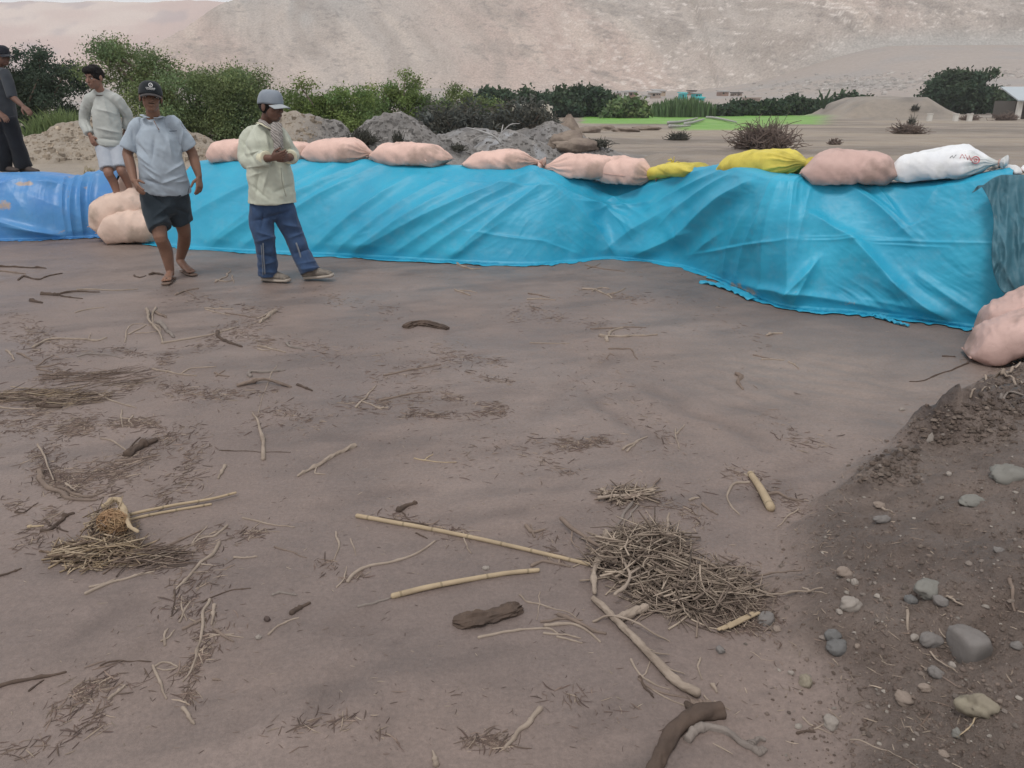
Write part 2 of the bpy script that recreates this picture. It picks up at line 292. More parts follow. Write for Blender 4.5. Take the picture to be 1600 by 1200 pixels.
def lp(A, B, t): return A*(1-t[..., None])+np.array(B)*t[..., None]
def rough_mask(x, y):
    t = x-xt(y)+.15*fbm(x*2.5, y*2.5, 21, 3)+.05*fbm(x*9, y*9, 23, 3); m = ss(-.06, .15, t)*ss(5.7, 5.1, y); return np.maximum(m, .8*ss(.3, .9, y-yb(x)))
def ground_color(x, y):
    def lerp(A, B, t): return A*(1-t[..., None])+np.array(B)[None, None]*t[..., None]
    A = np.zeros(x.shape+(3,))+np.array((.205, .158, .131))
    f = fbm(x*.9, y*.9, 101, 4); A = lerp(A, (.180, .141, .120), ss(-.1, .5, f)); A = lerp(A, (.225, .180, .153), ss(.05, .55, -f)*.6)
    st = fbm(x*1.2+y*.5, y*5-x*2.0, 105, 4); A = lerp(A, (.125, .100, .087), ss(.05, .5, st)*.5)
    nf = (y < 10.5) & (y > .8) & (np.abs(x) < 8); mk = np.zeros(x.shape); mk[nf] = np.clip(marks(x[nf], y[nf], True), 0, 1); A = lerp(A, (.118, .090, .076), mk*.55*(.5+.5*ss(-.3, .3, fbm(x*5, y*5, 108, 3))))
    # drained silt, paler and pinker
    A = A*np.array((.94, .925, .955)); fan = np.exp(-((x-1.9)/1.0)**2-((y-4.7)/1.0)**2); A = lerp(A, (.265, .215, .185), fan*.55)
    t = x-xt(y)+.15*fbm(x*2.5, y*2.5, 21, 3)+.05*fbm(x*9, y*9, 23, 3)
    bank = ss(-.14, .30, t+.12*fbm(x*7, y*7, 113, 3))*ss(5.7, 5.1, y); bc = fbm(x*6, y*6, 110, 4)
    A = lerp(A, (.178, .136, .113), bank); A = lerp(A, (.130, .098, .081), bank*ss(.05, .45, bc)*.8); A = lerp(A, (.190, .150, .126), bank*ss(.1, .5, -bc)*.6)
    for (cx, cy, wx, wy, hh) in LEDGE: A = lerp(A, (.085, .063, .054), .85*np.exp(-np.abs((((x-cx)+.9*(y-cy))*.74)/(wx*1.15))**3-np.abs((((y-cy)-.9*(x-cx))*.74)/(wy*1.3))**3)*ss(-.4, .2, fbm(x*9, y*9, 112, 3)))
    sl = (yb(x+.35)-yb(x-.35))/.7; s = (y-yb(x))/np.sqrt(1+sl*sl); back = ss(.3, .9, s)
    g = fbm(x*.8, y*.8, 120, 4); tan = np.array((.36, .30, .245))
    A = lerp(A, (.25, .205, .162), back); A = lerp(A, (.22, .18, .15), back*ss(0, .4, g))
    A = lerp(A, (.31, .262, .205), back*ss(-2.6, -3.8, x)*ss(26, 16, y)*(.75+.25*g))
    # grey gravel heaps, ash
    wl = ss(-4.2, -3.0, x)*ss(12, 13, y)*ss(4.2, 2.5, x-.05*y)*ss(27, 22, y); gv = fbm(x*7, y*7, 123, 3)
    A = lerp(A, (.19, .178, .168), wl*.95); A = lerp(A, (.12, .112, .105), wl*ss(.0, .5, gv)*.8); A = lerp(A, (.30, .285, .27), wl*ss(.2, .5, -gv)*.6)
    as_ = np.exp(-((x-.1)/2.0)**2-((y-18.2)/2.2)**2)*ss(-.05, .35, fbm(x*3.3, y*2.6, 125, 4)); A = lerp(A, (.36, .37, .39), as_*.75)
    dk = np.exp(-((x-.3)/2.6)**2-((y-19)/2.6)**2)*ss(0, .35, fbm(x*1.6, y*1.6, 127, 3)); A = lerp(A, (.09, .085, .085), dk*.85)
    # flood plain: bands of tan sand and brown mud
    pf = ss(21, 26, y); bn = fbm(x*.10, y*.42, 130, 4); A = lerp(A, (.285, .232, .175), pf*ss(-.2, .35, bn)); A = lerp(A, (.145, .118, .09), pf*ss(-.05, .35, -bn)*.8)
    pink = ss(60, 90, y); A = lerp(A, (.345, .295, .262), pink*.85); A = lerp(A, (.30, .27, .25), pink*ss(0, .4, fbm(x*.08, y*.08, 133, 4)))
    pl = np.exp(-((x-W(1400, 152, 66.0)[0])/4.6)**4-((y-67)/6)**4); A = lerp(A, (.25, .215, .18), pl*.9); A = lerp(A, (.17, .15, .13), pl*ss(0, .4, fbm(x*.9, y*.9, 145, 3)))
    # green field
    pxs = 800+FPX*x/(y*CP+HC*SP)
    e = 12*fbm(x*.15, y*.15, 140, 3)
    fl = ss(900, 915, pxs+e)*ss(1300, 1262, pxs+e)*ss(49.5, 52, y+3*fbm(x*.2, y*.2, 141, 3)-.012*(pxs-900)*0)*ss(100, 96, y)
    pc = W(1400, 152, 66.0)[0]; fl = fl*ss(4.6, 5.6, np.abs(x-pc)+np.where(np.abs(y-68) > 6, 9, 0))
    f2 = ss(1040, 1080, pxs+e)*ss(1230, 1180, pxs+e)*ss(41, 43.5, y+2*fbm(x*.3, y*.3, 142, 3))*ss(56, 52, y)
    fl = np.maximum(fl, f2); A = lerp(A, (.14, .33, .04), fl); A = lerp(A, (.20, .36, .07), fl*ss(0, .4, fbm(x*.3, y*.6, 143, 4)))
    return A
def graded(a, b, d0, r, dmax=1e9):
    o = [a]; d = d0; s = 1 if b > a else -1
    while (b-o[-1])*s > 0: o.append(o[-1]+s*d); d = min(d*r, dmax)
    return o
gx = np.array(sorted(set(graded(-9.0, -420, .05, 1.07)[1:]+list(np.arange(-9, .4, .03))+list(np.arange(.4, 3.8, .0125))+graded(3.8, 420, .03, 1.055))))
gy = np.array(list(np.arange(-4, .95, .25))+graded(1.0, 262, .0115, 1.0062))
GX, GY = np.meshgrid(gx, gy); GZ = H(GX, GY); GC = ground_color(GX, GY)
print('ground grid', GX.shape)
def ground_material():
    m = bpy.data.materials.new('silt and earth'); m.use_nodes = True; t = m.node_tree; N = t.nodes; L = t.links; p = N['Principled BSDF']
    tc = N.new('ShaderNodeTexCoord'); a = N.new('ShaderNodeAttribute'); a.attribute_name = 'Col'
    def noise(sc, det, r, vec=None):
        n = N.new('ShaderNodeTexNoise'); n.inputs['Scale'].default_value = sc; n.inputs['Detail'].default_value = det; n.inputs['Roughness'].default_value = r
        L.new(vec or tc.outputs['Object'], n.inputs['Vector']); return n.outputs['Fac']
    def rng(src, a0, a1, b0, b1):
        r = N.new('ShaderNodeMapRange'); L.new(src, r.inputs['Value'])
        for k, v in zip(('From Min', 'From Max', 'To Min', 'To Max'), (a0, a1, b0, b1)): r.inputs[k].default_value = v
        return r.outputs['Result']
    def mul(x, y):
        q = N.new('ShaderNodeMath'); q.operation = 'MULTIPLY'; L.new(x, q.inputs[0]); L.new(y, q.inputs[1]); return q.outputs[0]
    mp = N.new('ShaderNodeMapping'); mp.inputs['Scale'].default_value = (1, 3.2, 1); mp.inputs['Rotation'].default_value = (0, 0, rad(22)); L.new(tc.outputs['Object'], mp.inputs['Vector'])
    v = mul(mul(rng(noise(2.2, 8, .6), .3, .7, .86, 1.14), rng(noise(70, 6, .75), .3, .7, .80, 1.2)), rng(noise(3.0, 9, .62, mp.outputs[0]), .3, .7, .93, 1.07))
    sp = N.new('ShaderNodeTexVoronoi'); sp.inputs['Scale'].default_value = 42; L.new(tc.outputs['Object'], sp.inputs['Vector'])
    v = mul(v, rng(sp.outputs['Distance'], .05, .12, .82, 1.0))
    x = N.new('ShaderNodeMix'); x.data_type = 'RGBA'; x.blend_type = 'MULTIPLY'; x.inputs['Factor'].default_value = 1; L.new(a.outputs['Color'], x.inputs['A']); L.new(v, x.inputs['B']); L.new(x.outputs['Result'], p.inputs['Base Color'])
    def lerpm(lo_, hi_, f): return rng(f, 0, 1, lo_, hi_)
    al = a.outputs['Alpha']
    L.new(rng(noise(1.1, 5, .6),   .35, .65, .44, .66), p.inputs['Roughness']); p.inputs['Specular IOR Level'].default_value = .5
    b1 = N.new('ShaderNodeBump'); b1.inputs['Strength'].default_value = .7; b1.inputs['Distance'].default_value = .010; L.new(noise(14, 8, .6), b1.inputs['Height'])
    b2 = N.new('ShaderNodeBump'); b2.inputs['Strength'].default_value = .6; b2.inputs['Distance'].default_value = .005; L.new(noise(85, 6, .75), b2.inputs['Height']); L.new(b1.outputs[0], b2.inputs['Normal'])
    b3 = N.new('ShaderNodeBump'); b3.inputs['Distance'].default_value = .022; L.new(noise(34, 10, .72), b3.inputs['Height']); L.new(lerpm(.06, 1.0, al), b3.inputs['Strength']); L.new(b2.outputs[0], b3.inputs['Normal'])
    L.new(b3.outputs[0], p.inputs['Normal']); return m
M_GROUND = ground_material()
mesh_obj('ground', np.stack([GX, GY, GZ], -1).reshape(-1, 3), grid_faces(len(gx), len(gy)), M_GROUND, col=np.c_[GC.reshape(-1, 3), rough_mask(GX, GY).ravel()], kind='structure')

# ------------------------------------------------------------------ mountains
def mountain(name, X, Y, Z, c):
    nx = len(X[0]); ny = len(X); m = mat(name+' rock', (.82, .81, .80), (1.14, 1.14, 1.14), 1.7, .95, .1, bump=.5, bscale=2.6, bdist=.5, attr=True, bdetail=12)
    mesh_obj(name, np.stack([X, Y, Z], -1).reshape(-1, 3), grid_faces(nx, ny), m, col=c.reshape(-1, 3), kind='structure')
mx = np.concatenate([np.linspace(-175, -60, 150)[:-1], np.linspace(-60, 260, 560), np.linspace(262, 420, 60)]); my = np.concatenate([np.linspace(238, 330, 260), np.linspace(332, 460, 40)]); MX, MY = np.meshgrid(mx, my)
wob = 8*fbm(MX*.012, MY*.012, 201, 3)
gul = ridged((MX+.55*MY+10*fbm(MX*.03, MY*.03, 9, 2))*.045, MY*.012, 203, 4); gul2 = ridged((MX-.5*MY)*.06, MY*.02, 207, 4); wr = .3+.7*ss(20, 120, MX)
foot = 247+wob-3*gul*wr; f4_ = ridged((MX+.55*MY+10*fbm(MX*.03, MY*.03, 9, 2))*.2, MY*.04, 228, 3)
MZ = 2.8+np.where(MX > 60, .11*np.clip(MY-135, 0, 120)*ss(45, 110, MX), 0)+.60*np.log1p(np.exp((MY-foot)/4))*4*.98
MZ = MZ+ss(0, 12, MY-foot)*(4.2*gul*wr+1.8*gul2+.5*f4_+1.2*fbm(MX*.10, MY*.10, 211, 4)+.7*ridged(MX*.25, MY*.25, 213, 4)*ss(-.2, .5, fbm(MX*.02, MY*.03, 215, 3)))
MZ = np.minimum(MZ, .87*(MX+131+4*fbm(MY*.05, MX*.05, 219, 3)))+0
HM = H(MX, MY); MZ = np.maximum(MZ, HM-.4); MZ = MZ*ss(238, 256, MY)+(HM-2.5)*(1-ss(238, 256, MY))
f1 = fbm(MX*.02+.01*MY, MZ*.02, 221, 4); f2 = fbm(MX*.09+.05*MY, MZ*.14, 223, 5); f3 = fbm(MX*.55+.2*MY, MZ*1.5, 225, 4)
sc1 = (MX+.55*MY+10*fbm(MX*.03, MY*.03, 9, 2)); f4 = fbm(sc1*.16, MY*.03, 227, 4); f5 = fbm((MX-.6*MY)*.13, MY*.035, 229, 4)
C = np.zeros(MX.shape+(3,))+np.array((.43, .378, .338))
C = lp(C, (.475, .378, .33), ss(-.05, .35, f1)*.9); C = lp(C, (.37, .352, .33), ss(.02, .4, -f1)*.8)
C = lp(C, (.33, .285, .25), ss(.05, .45, f4)*.5); C = lp(C, (.58, .50, .43), ss(.1, .45, -f4)*.35); C = lp(C, (.30, .26, .23), ss(.1, .5, f5)*.5*wr); C = lp(C, (.30, .26, .23), ss(.12, .45, f2)*.5)
C = lp(C, (.22, .20, .185), ss(.30, .52, f3+.3*f2)*.5); C = lp(C, (.74, .68, .63), ss(.36, .52, -f3+.25*f1)*.6*ss(-20, 60, MX))
C = lp(C, (.40, .39, .37), ss(9, 3, MZ-.11*np.clip(MY-135, 0, 120)*ss(45, 110, MX))*ss(60, 120, MX)*.8)
mountain('mountain', MX, MY, MZ, C)
fx_, fy_ = np.meshgrid(np.linspace(-760, 60, 330), np.linspace(560, 1000, 130))
FZ = 8+.0*fx_+np.clip((fy_-640+30*fbm(fx_*.004, fy_*.004, 231, 3)), 0, 1e9)*.42
crest = 86+3*np.sin(fx_*.018)+3*fbm(fx_*.012, fy_*0, 233, 3)
FZ = crest-np.log1p(np.exp((crest-FZ)/6))*6+2.2*ridged((fx_+.3*fy_)*.02, fy_*.01, 235, 4)*ss(5, 40, FZ)+1.2*fbm(fx_*.05, fy_*.05, 237, 4)
FZ = FZ*(fy_/850)**0
g1 = fbm(fx_*.008, FZ*.03, 241, 4); C = np.zeros(fx_.shape+(3,))+np.array((.50, .375, .325)); C = lp(C, (.40, .315, .29), ss(0, .4, g1)); C = lp(C, (.62, .53, .46), ss(.1, .4, -g1)*.7); C = lp(C, (.34, .28, .28), ss(.1, .5, fbm(fx_*.04+fy_*.01, FZ*.06, 243, 4))*.6)
mountain('far_mountain', fx_, fy_, FZ, C)
# ================================================================== tarpaulins
def seg_dist(px, py, a):
    x0, y0, x1, y1 = a; dx, dy = x1-x0, y1-y0; L2 = dx*dx+dy*dy; t = ((px-x0)*dx+(py-y0)*dy)/L2; L = math.sqrt(L2)
    tc_ = np.clip(t, 0, 1); d = ((px-x0)*dy-(py-y0)*dx)/L; ov = (t-tc_)*L; return d, ov, tc_
def fold(px, py, a, amp, w, w2=None):
    d, ov, t = seg_dist(px, py, a); w2 = w2 or w
    return amp*np.where(d > 0, np.exp(-np.abs(d)/w)*.6+.4*np.exp(-(d/w)**2), np.exp(-(np.abs(d)/w2)**1.15))*np.exp(-(ov/18.)**2)*(.55+.45*np.sin(math.pi*np.clip(t*.9+.05, 0, 1)))
def tarp_material(name, base, dark, rough=.42):
    m = bpy.data.materials.new(name); m.use_nodes = True; t = m.node_tree; N = t.nodes; L = t.links; p = N['Principled BSDF']; o = N['Material Output']
    tc = N.new('ShaderNodeTexCoord'); a = N.new('ShaderNodeAttribute'); a.attribute_name = 'Col'
    n = N.new('ShaderNodeTexNoise'); n.inputs['Scale'].default_value = 1.6; n.inputs['Detail'].default_value = 6; L.new(tc.outputs['Object'], n.inputs['Vector'])
    r = N.new('ShaderNodeValToRGB'); r.color_ramp.elements[0].position = .3; r.color_ramp.elements[1].position = .7; r.color_ramp.elements[0].color = (*base, 1); r.color_ramp.elements[1].color = (*dark, 1); L.new(n.outputs['Fac'], r.inputs[0])
    # dried mud where the attribute says so, broken up by noise
    n2 = N.new('ShaderNodeTexNoise'); n2.inputs['Scale'].default_value = 9; n2.inputs['Detail'].default_value = 8; n2.inputs['Roughness'].default_value = .7; L.new(tc.outputs['Object'], n2.inputs['Vector'])
    ad = N.new('ShaderNodeMath'); ad.operation = 'MULTIPLY_ADD'; ad.inputs[1].default_value = 2.2; L.new(n2.outputs['Fac'], ad.inputs[0]); L.new(a.outputs['Color'], ad.inputs[2])
    mr = N.new('ShaderNodeMapRange'); mr.inputs['From Min'].default_value = 1.74; mr.inputs['From Max'].default_value = 1.98; L.new(ad.outputs[0], mr.inputs['Value'])
    x = N.new('ShaderNodeMix'); x.data_type = 'RGBA'; L.new(mr.outputs[0], x.inputs['Factor']); L.new(r.outputs[0], x.inputs['A']); x.inputs['B'].default_value = (.33, .26, .22, 1)
    # light film of dust
    d = N.new('ShaderNodeMix'); d.data_type = 'RGBA'; mr2 = N.new('ShaderNodeMapRange'); mr2.inputs['From Min'].default_value = .5; mr2.inputs['From Max'].default_value = .8; mr2.inputs['To Max'].default_value = .18; L.new(n2.outputs['Fac'], mr2.inputs['Value'])
    L.new(mr2.outputs[0], d.inputs['Factor']); L.new(x.outputs['Result'], d.inputs['A']); d.inputs['B'].default_value = (.34, .40, .42, 1)
    L.new(d.outputs['Result'], p.inputs['Base Color']); p.inputs['Roughness'].default_value = rough; p.inputs['Specular IOR Level'].default_value = .42
    b = N.new('ShaderNodeBump'); b.inputs['Strength'].default_value = .25; b.inputs['Distance'].default_value = .008; n3_ = N.new('ShaderNodeTexNoise'); n3_.inputs['Scale'].default_value = 11; n3_.inputs['Detail'].default_value = 3; n3_.inputs['Distortion'].default_value = 1.2; L.new(tc.outputs['Object'], n3_.inputs['Vector']); L.new(n3_.outputs['Fac'], b.inputs['Height']); L.new(b.outputs[0], p.inputs['Normal'])
    return m
def tarp(name, k0, k1, nu, nv, folds, stain, material, label, skirt=.10, crinkle=.008, u1=None, edge=None, thick=.004, ang=()):
    "sheet over the dyke between the base/top knots k0..k1"
    us = np.linspace(k0, u1 or k1, nu); K = np.arange(len(BW))
    def at(A, u):
        lo = np.clip(np.floor(u).astype(int), 0, len(A)-2); f = (u-lo)[:, None]; m = .5*(np.vstack([A[1:2], A[2:], A[-1:]])-np.vstack([A[:1], A[:-2], A[-2:-1]])); p0, p1, m0, m1 = A[lo], A[lo+1], m[lo], m[lo+1]
        return (2*f**3-3*f**2+1)*p0+(f**3-2*f**2+f)*m0+(-2*f**3+3*f**2)*p1+(f**3-f**2)*m1
    B = at(BW, us); T = at(TW, us); bp = at(BPX, us); tp = at(TPX, us); N_ = at(BN, us)
    vs = np.concatenate([np.linspace(-.16, 0, 12)[:-1], np.linspace(0, 1, nv), 1+np.linspace(0, .55, 24)[1:]])
    P = np.zeros((len(vs), nu, 3)); PX = np.zeros((len(vs), nu)); PY = PX.copy()
    for j, v in enumerate(vs):
        if v < 0: q = B+N_*v*(skirt/.16)*(1+.6*vn(us*9, 0*us, 5))[:, None]; q[:, 2] = .006; PX[j] = bp[:, 0]; PY[j] = bp[:, 1]-v*60
        elif v <= 1:
            q = B*(1-v)+T*v; q = q+N_*(-.07*math.sin(math.pi*v)); q[:, 2] += .05*math.sin(math.pi*v)
            PX[j] = bp[:, 0]*(1-v)+tp[:, 0]*v; PY[j] = bp[:, 1]*(1-v)+tp[:, 1]*v
        else: w = v-1; q = T+N_*w; q[:, 2] += .05*math.sin(min(w/.12, 1)*math.pi/2)*.6-.10*max(0, w-.25); PX[j] = tp[:, 0]; PY[j] = tp[:, 1]-w*20
        P[j] = q
    du = np.gradient(P, axis=1); dv = np.gradient(P, axis=0); NN = unit(np.cross(du, dv)); NN = NN*np.sign(-NN[..., 1:2]+1e-6)
    face = ss(-.02, .12, vs)*(1-ss(1.05, 1.2, vs)); dd = np.zeros(PX.shape)
    for f in folds: dd += (2.0 if f[1] >= .014 else 1.2)*fold(PX, PY, *f)*face[:, None]
    warp = .8*vn(PX/60, PY/60, 301); fade = face[:, None]*(.35+.65*ss(-.3, .4, vn(PX/110, PY/60, 311)))
    for a_, pts, wts in ang:
        wt = np.interp(PX, pts, wts); a = math.radians(a_); ac = (PX*math.cos(a)+PY*math.sin(a))/24.; al = (-PX*math.sin(a)+PY*math.cos(a))/170.
        dd += crinkle*wt*(ridged(ac+warp, al, 303+int(a_), 3)*.9+.4*ridged(ac*2.3+warp, al*2, 307+int(a_), 2))*fade
    dd += .006*fbm(PX/30, PY/18, 305, 3)*ss(-.16, .05, vs)[:, None]
    sk = (vs < .03)[:, None]; dd = dd+sk*(.007*np.abs(vn(PX/9, PY/6, 312))+.004)
    P = P+NN*dd[..., None]
    low = P[..., 2] < .004; P[..., 2] = np.where((vs <= .5)[:, None] & low, .004+H(P[..., 0], P[..., 1], False)*0, P[..., 2])
    for j in range(len(vs)):
        if vs[j] < .12: P[j, :, 2] = np.maximum(P[j, :, 2], H(P[j, :, 0], P[j, :, 1], False)+.006) 
    st = np.zeros(PX.shape)
    for (cx, cy, rx, ry, am, rot) in stain:
        c_, s_ = math.cos(rad(rot)), math.sin(rad(rot)); X_ = (PX-cx)*c_+(PY-cy)*s_; Y_ = -(PX-cx)*s_+(PY-cy)*c_; st = np.maximum(st, am*np.exp(-((X_/rx)**2+(Y_/ry)**2)**1.5))
    col = np.stack([st, st, st], -1).reshape(-1, 3); V = P.reshape(-1, 3); nr = len(vs); F = grid_faces(nu, nr)
    # give the sheet a thickness: back skin and rim
    Vb = (P-NN*thick).reshape(-1, 3); n = len(V); FB = F[:, ::-1]+n; rim = []
    for i in range(nu-1): rim += [[i+1, i, i+n, i+1+n], [(nr-1)*nu+i, (nr-1)*nu+i+1, (nr-1)*nu+i+1+n, (nr-1)*nu+i+n]]
    for j in range(nr-1): rim += [[j*nu, (j+1)*nu, (j+1)*nu+n, j*nu+n], [(j+1)*nu+nu-1, j*nu+nu-1, j*nu+nu-1+n, (j+1)*nu+nu-1+n]]
    o = mesh_obj(name, np.vstack([V, Vb]), F.tolist()+FB.tolist()+rim, material, origin=BW[k1], col=np.vstack([col, col]), label=label, cat='tarpaulin')
    return P
M_TURQ = tarp_material('turquoise plastic sheet', (.030, .385, .57), (.022, .30, .475), .48)
M_BLUE = tarp_material('worn blue plastic sheet', (.05, .20, .52), (.07, .25, .50), .40)
M_TEAL = tarp_material('faded grey-teal plastic sheet', (.055, .17, .225), (.04, .115, .15), .6)
TURQ_FOLDS = [((560, 262, 330, 388), .030, 9, 16), ((590, 262, 380, 388), .022, 8, 13), ((470, 258, 300, 345), .02, 7, 12), ((520, 262, 350, 370), .016, 6, 10),
 ((640, 285, 495, 388), .030, 8, 15), ((700, 285, 520, 400), .028, 8, 15), ((745, 290, 545, 403), .034, 9, 16), ((828, 278, 555, 400), .045, 10, 20), ((800, 300, 600, 408), .026, 8, 14), ((780, 330, 650, 405), .022, 7, 12), ((840, 300, 700, 408), .024, 8, 14), ((770, 365, 700, 410), .015, 5, 9),
 ((842, 282, 965, 404), .034, 10, 18), ((870, 300, 985, 360), .024, 8, 14), ((905, 320, 990, 352), .022, 7, 12), ((930, 300, 1000, 340), .014, 5, 9),
 ((1170, 295, 1075, 375), .055, 11, 26), ((1075, 375, 985, 405), .045, 9, 22), ((1130, 272, 1030, 330), .03, 8, 14), ((1090, 272, 960, 318), .024, 7, 12), ((1140, 282, 1050, 352), .026, 8, 13), ((1060, 335, 960, 385), .03, 9, 16), ((1010, 325, 950, 335), .016, 4, 8),
 ((1120, 380, 1100, 392), .014, 4, 8), ((1170, 350, 1130, 440), .018, 6, 10), ((1190, 360, 1150, 450), .016, 6, 10), ((1215, 300, 1195, 460), .018, 7, 11), ((1238, 290, 1236, 480), .026, 9, 13), ((1205, 292, 1190, 380), .014, 5, 9), ((1265, 300, 1250, 390), .012, 5, 8),
 ((1270, 345, 1345, 390), .028, 9, 16), ((1335, 388, 1400, 450), .050, 11, 26), ((1400, 450, 1500, 510), .052, 11, 26), ((1335, 300, 1420, 375), .030, 8, 16), ((1375, 300, 1400, 335), .016, 5, 9), ((1340, 295, 1430, 370), .014, 5, 9), ((1420, 365, 1440, 355), .012, 4, 6), ((1460, 300, 1440, 340), .010, 5, 8), ((1440, 440, 1540, 500), .022, 8, 14),
 ((1240, 455, 1270, 425), .035, 7, 9), ((1245, 470, 1262, 440), .02, 5, 8), ((1120, 440, 1350, 478), .020, 6, 10), ((1350, 478, 1480, 505), .015, 5, 9), ((1350, 470, 1440, 485), .012, 4, 7),
 ((1270, 384, 1545, 389), .010, 1.6, 3), ((1275, 379, 1420, 384), .006, 1.4, 2.5), ((1375, 391, 1460, 395), .008, 1.6, 3), ((1100, 399, 1145, 394), .012, 2, 4), ((1145, 394, 1235, 383), .012, 2, 4), ((800, 377, 845, 381), .010, 2, 4), ((745, 370, 800, 376), .010, 2, 4), ((845, 381, 890, 395), .01, 2, 5), ((900, 325, 975, 333), .010, 2, 4), ((700, 295, 860, 300), .007, 2, 4)]
TURQ_ST = [(1165, 452, 42, 9, .75, 14), (1310, 474, 40, 6, .65, 6), (1250, 458, 12, 7, .5, 0), (1440, 495, 15, 4, .4, 10), (330, 392, 60, 5, .5, 3), (470, 400, 60, 4, .4, 3), (1520, 300, 20, 14, .35, 0), (560, 404, 50, 3, .3, 3), (900, 410, 40, 3, .45, 0)]
turq = tarp('tarpaulin', 7, 20, 1200, 150, TURQ_FOLDS, TURQ_ST, M_TURQ, 'long bright turquoise tarpaulin draped over the dyke beneath the row of sacks', skirt=.07, crinkle=.007,
     ang=((60, [200, 800, 900, 1000, 1040, 1140, 1200], [1, 1, .2, .2, 1, .9, 0]), (-50, [840, 900, 980, 1030, 1250, 1330, 1600], [0, .8, .6, 0, 0, 1, .8]), (3, [1150, 1220, 1270, 1340], [0, .9, .9, 0])))
BLUE_FOLDS = [((118, 285, 116, 365), .03, 6, 10), ((135, 275, 132, 350), .035, 7, 10), ((150, 275, 150, 350), .02, 5, 8), ((100, 290, 104, 350), .02, 5, 9), ((0, 350, 80, 368), .025, 5, 9), ((30, 360, 110, 372), .02, 4, 7), ((-10, 300, 20, 285), .02, 5, 9), ((60, 285, 92, 292), .02, 4, 7), ((50, 310, 130, 345), .012, 8, 14), ((20, 300, 60, 360), .01, 8, 12)]
BLUE_ST = [(42, 290, 22, 7, .9, 0), (8, 325, 26, 12, .8, 15), (142, 297, 11, 10, .62, 20), (98, 364, 12, 5, .6, -10), (112, 315, 8, 18, .5, 0), (105, 282, 14, 5, .7, 10), (70, 335, 30, 12, .35, 0)]
tarp('tarpaulin', 2, 7, 460, 110, BLUE_FOLDS, BLUE_ST, M_BLUE, 'worn royal blue tarpaulin with dried mud patches at far left', u1=6.2, skirt=.05, crinkle=.010, ang=((5, [-300, 300], [1, 1]),))
# the older sheet at the right-hand corner, folded over the end of the turquoise one
def side_sheet():
    nv, nu = 110, 90; le = np.array([(1519, 301), (1532, 290), (1548, 318), (1553, 345), (1551, 372), (1550, 400), (1554, 430), (1566, 455), (1592, 476), (1600, 492)], float)
    v = np.linspace(0, 1, nv); L_ = smooth_path(np.c_[le, 0*le[:, 0]], nv)[:, :2]; Vv = np.zeros((nv, nu, 3)); PXs = np.zeros((nv, nu)); PYs = PXs.copy()
    for j in range(nv):
        y0 = L_[j, 1]; ty = 273+(v[j])*222; u = np.linspace(0, 1, nu); X_ = L_[j, 0]+(1720-L_[j, 0])*u**1.3; Y_ = y0+(ty-y0)*ss(0, .35, u)
        PXs[j] = X_; PYs[j] = Y_
    dist = 5.80-.45*(PYs-272)/225-.35*ss(1560, 1720, PXs)
    dd = .03*ridged((PXs-.0*PYs)/22+.6*vn(PXs/30, PYs/40, 401), PYs/140, 402, 3)+.02*fbm(PXs/12, PYs/30, 403, 3)
    for f in (((1548, 320, 1575, 400), .04, 8, 12), ((1575, 285, 1570, 480), .05, 7, 12), ((1560, 400, 1595, 470), .04, 7, 10), ((1590, 290, 1592, 440), .04, 6, 10)): dd += fold(PXs, PYs, *f)
    P = W(PXs, PYs, dist-dd); st = .12+.22*ss(.1, .5, fbm(PXs/14, PYs/20, 405, 3)); col = np.stack([st]*3, -1).reshape(-1, 3)
    V = P.reshape(-1, 3); F = grid_faces(nu, nv); Vb = V+np.array([0, .005, 0]); n = len(V)
    rim = []
    for j in range(nv-1): rim.append([j*nu, (j+1)*nu, (j+1)*nu+n, j*nu+n])
    for i in range(nu-1): rim += [[i+1, i, i+n, i+1+n]]
    mesh_obj('tarpaulin', np.vstack([V, Vb]), F.tolist()+(F[:, ::-1]+n).tolist()+rim, M_TEAL, origin=V[-1], col=np.vstack([col, col]), label='dusty grey teal tarpaulin hanging at the right-hand corner of the dyke', cat='tarpaulin')
side_sheet()
# loose ends of the turquoise sheet lying on the mud
def strip(pts, w, label):
    P = GM([p[0] for p in pts], [p[1] for p in pts]); P = smooth_path(P, 40); n = len(P); T = unit(np.gradient(P, axis=0)); S = np.cross(T, [0, 0, 1.]); k = 9; V = []
    ww = np.interp(np.linspace(0, 1, n), *w)
    for j in range(n):
        for i in range(k):
            t = i/(k-1)*2-1; q = P[j]+S[j]*t*ww[j]; q[2] = H(q[0], q[1], False)+.008+.016*abs(math.sin(t*2.6+j*.5))+.008*vn(j*.6, i*.9, 3); V.append(q)
    V = np.array(V); F = grid_faces(k, n); m = len(V); V2 = V-np.array([0, 0, .004]); rim = [[i+1, i, i+m, i+1+m] for i in range(k-1)]+[[(n-1)*k+i, (n-1)*k+i+1, (n-1)*k+i+1+m, (n-1)*k+i+m] for i in range(k-1)]+[[j*k, (j+1)*k, (j+1)*k+m, j*k+m] for j in range(n-1)]+[[(j+1)*k+k-1, j*k+k-1, j*k+k-1+m, (j+1)*k+k-1+m] for j in range(n-1)]
    mesh_obj('plastic_strip', np.vstack([V, V2]), F.tolist()+(F[:, ::-1]+m).tolist()+rim, M_TURQ, origin=P[0], col=np.zeros((2*m, 3)), label=label, cat='plastic strip')
strip([(1093, 443), (1110, 445), (1130, 450), (1155, 458), (1180, 470)], ([0, .3, 1], [.02, .05, .07]), 'crumpled turquoise plastic flap pointing left from the tarpaulin foot')
strip([(1368, 494), (1385, 501), (1402, 507), (1420, 512)], ([0, .5, 1], [.035, .025, .008]), 'thin turquoise plastic tail curling onto the mud near right sacks')

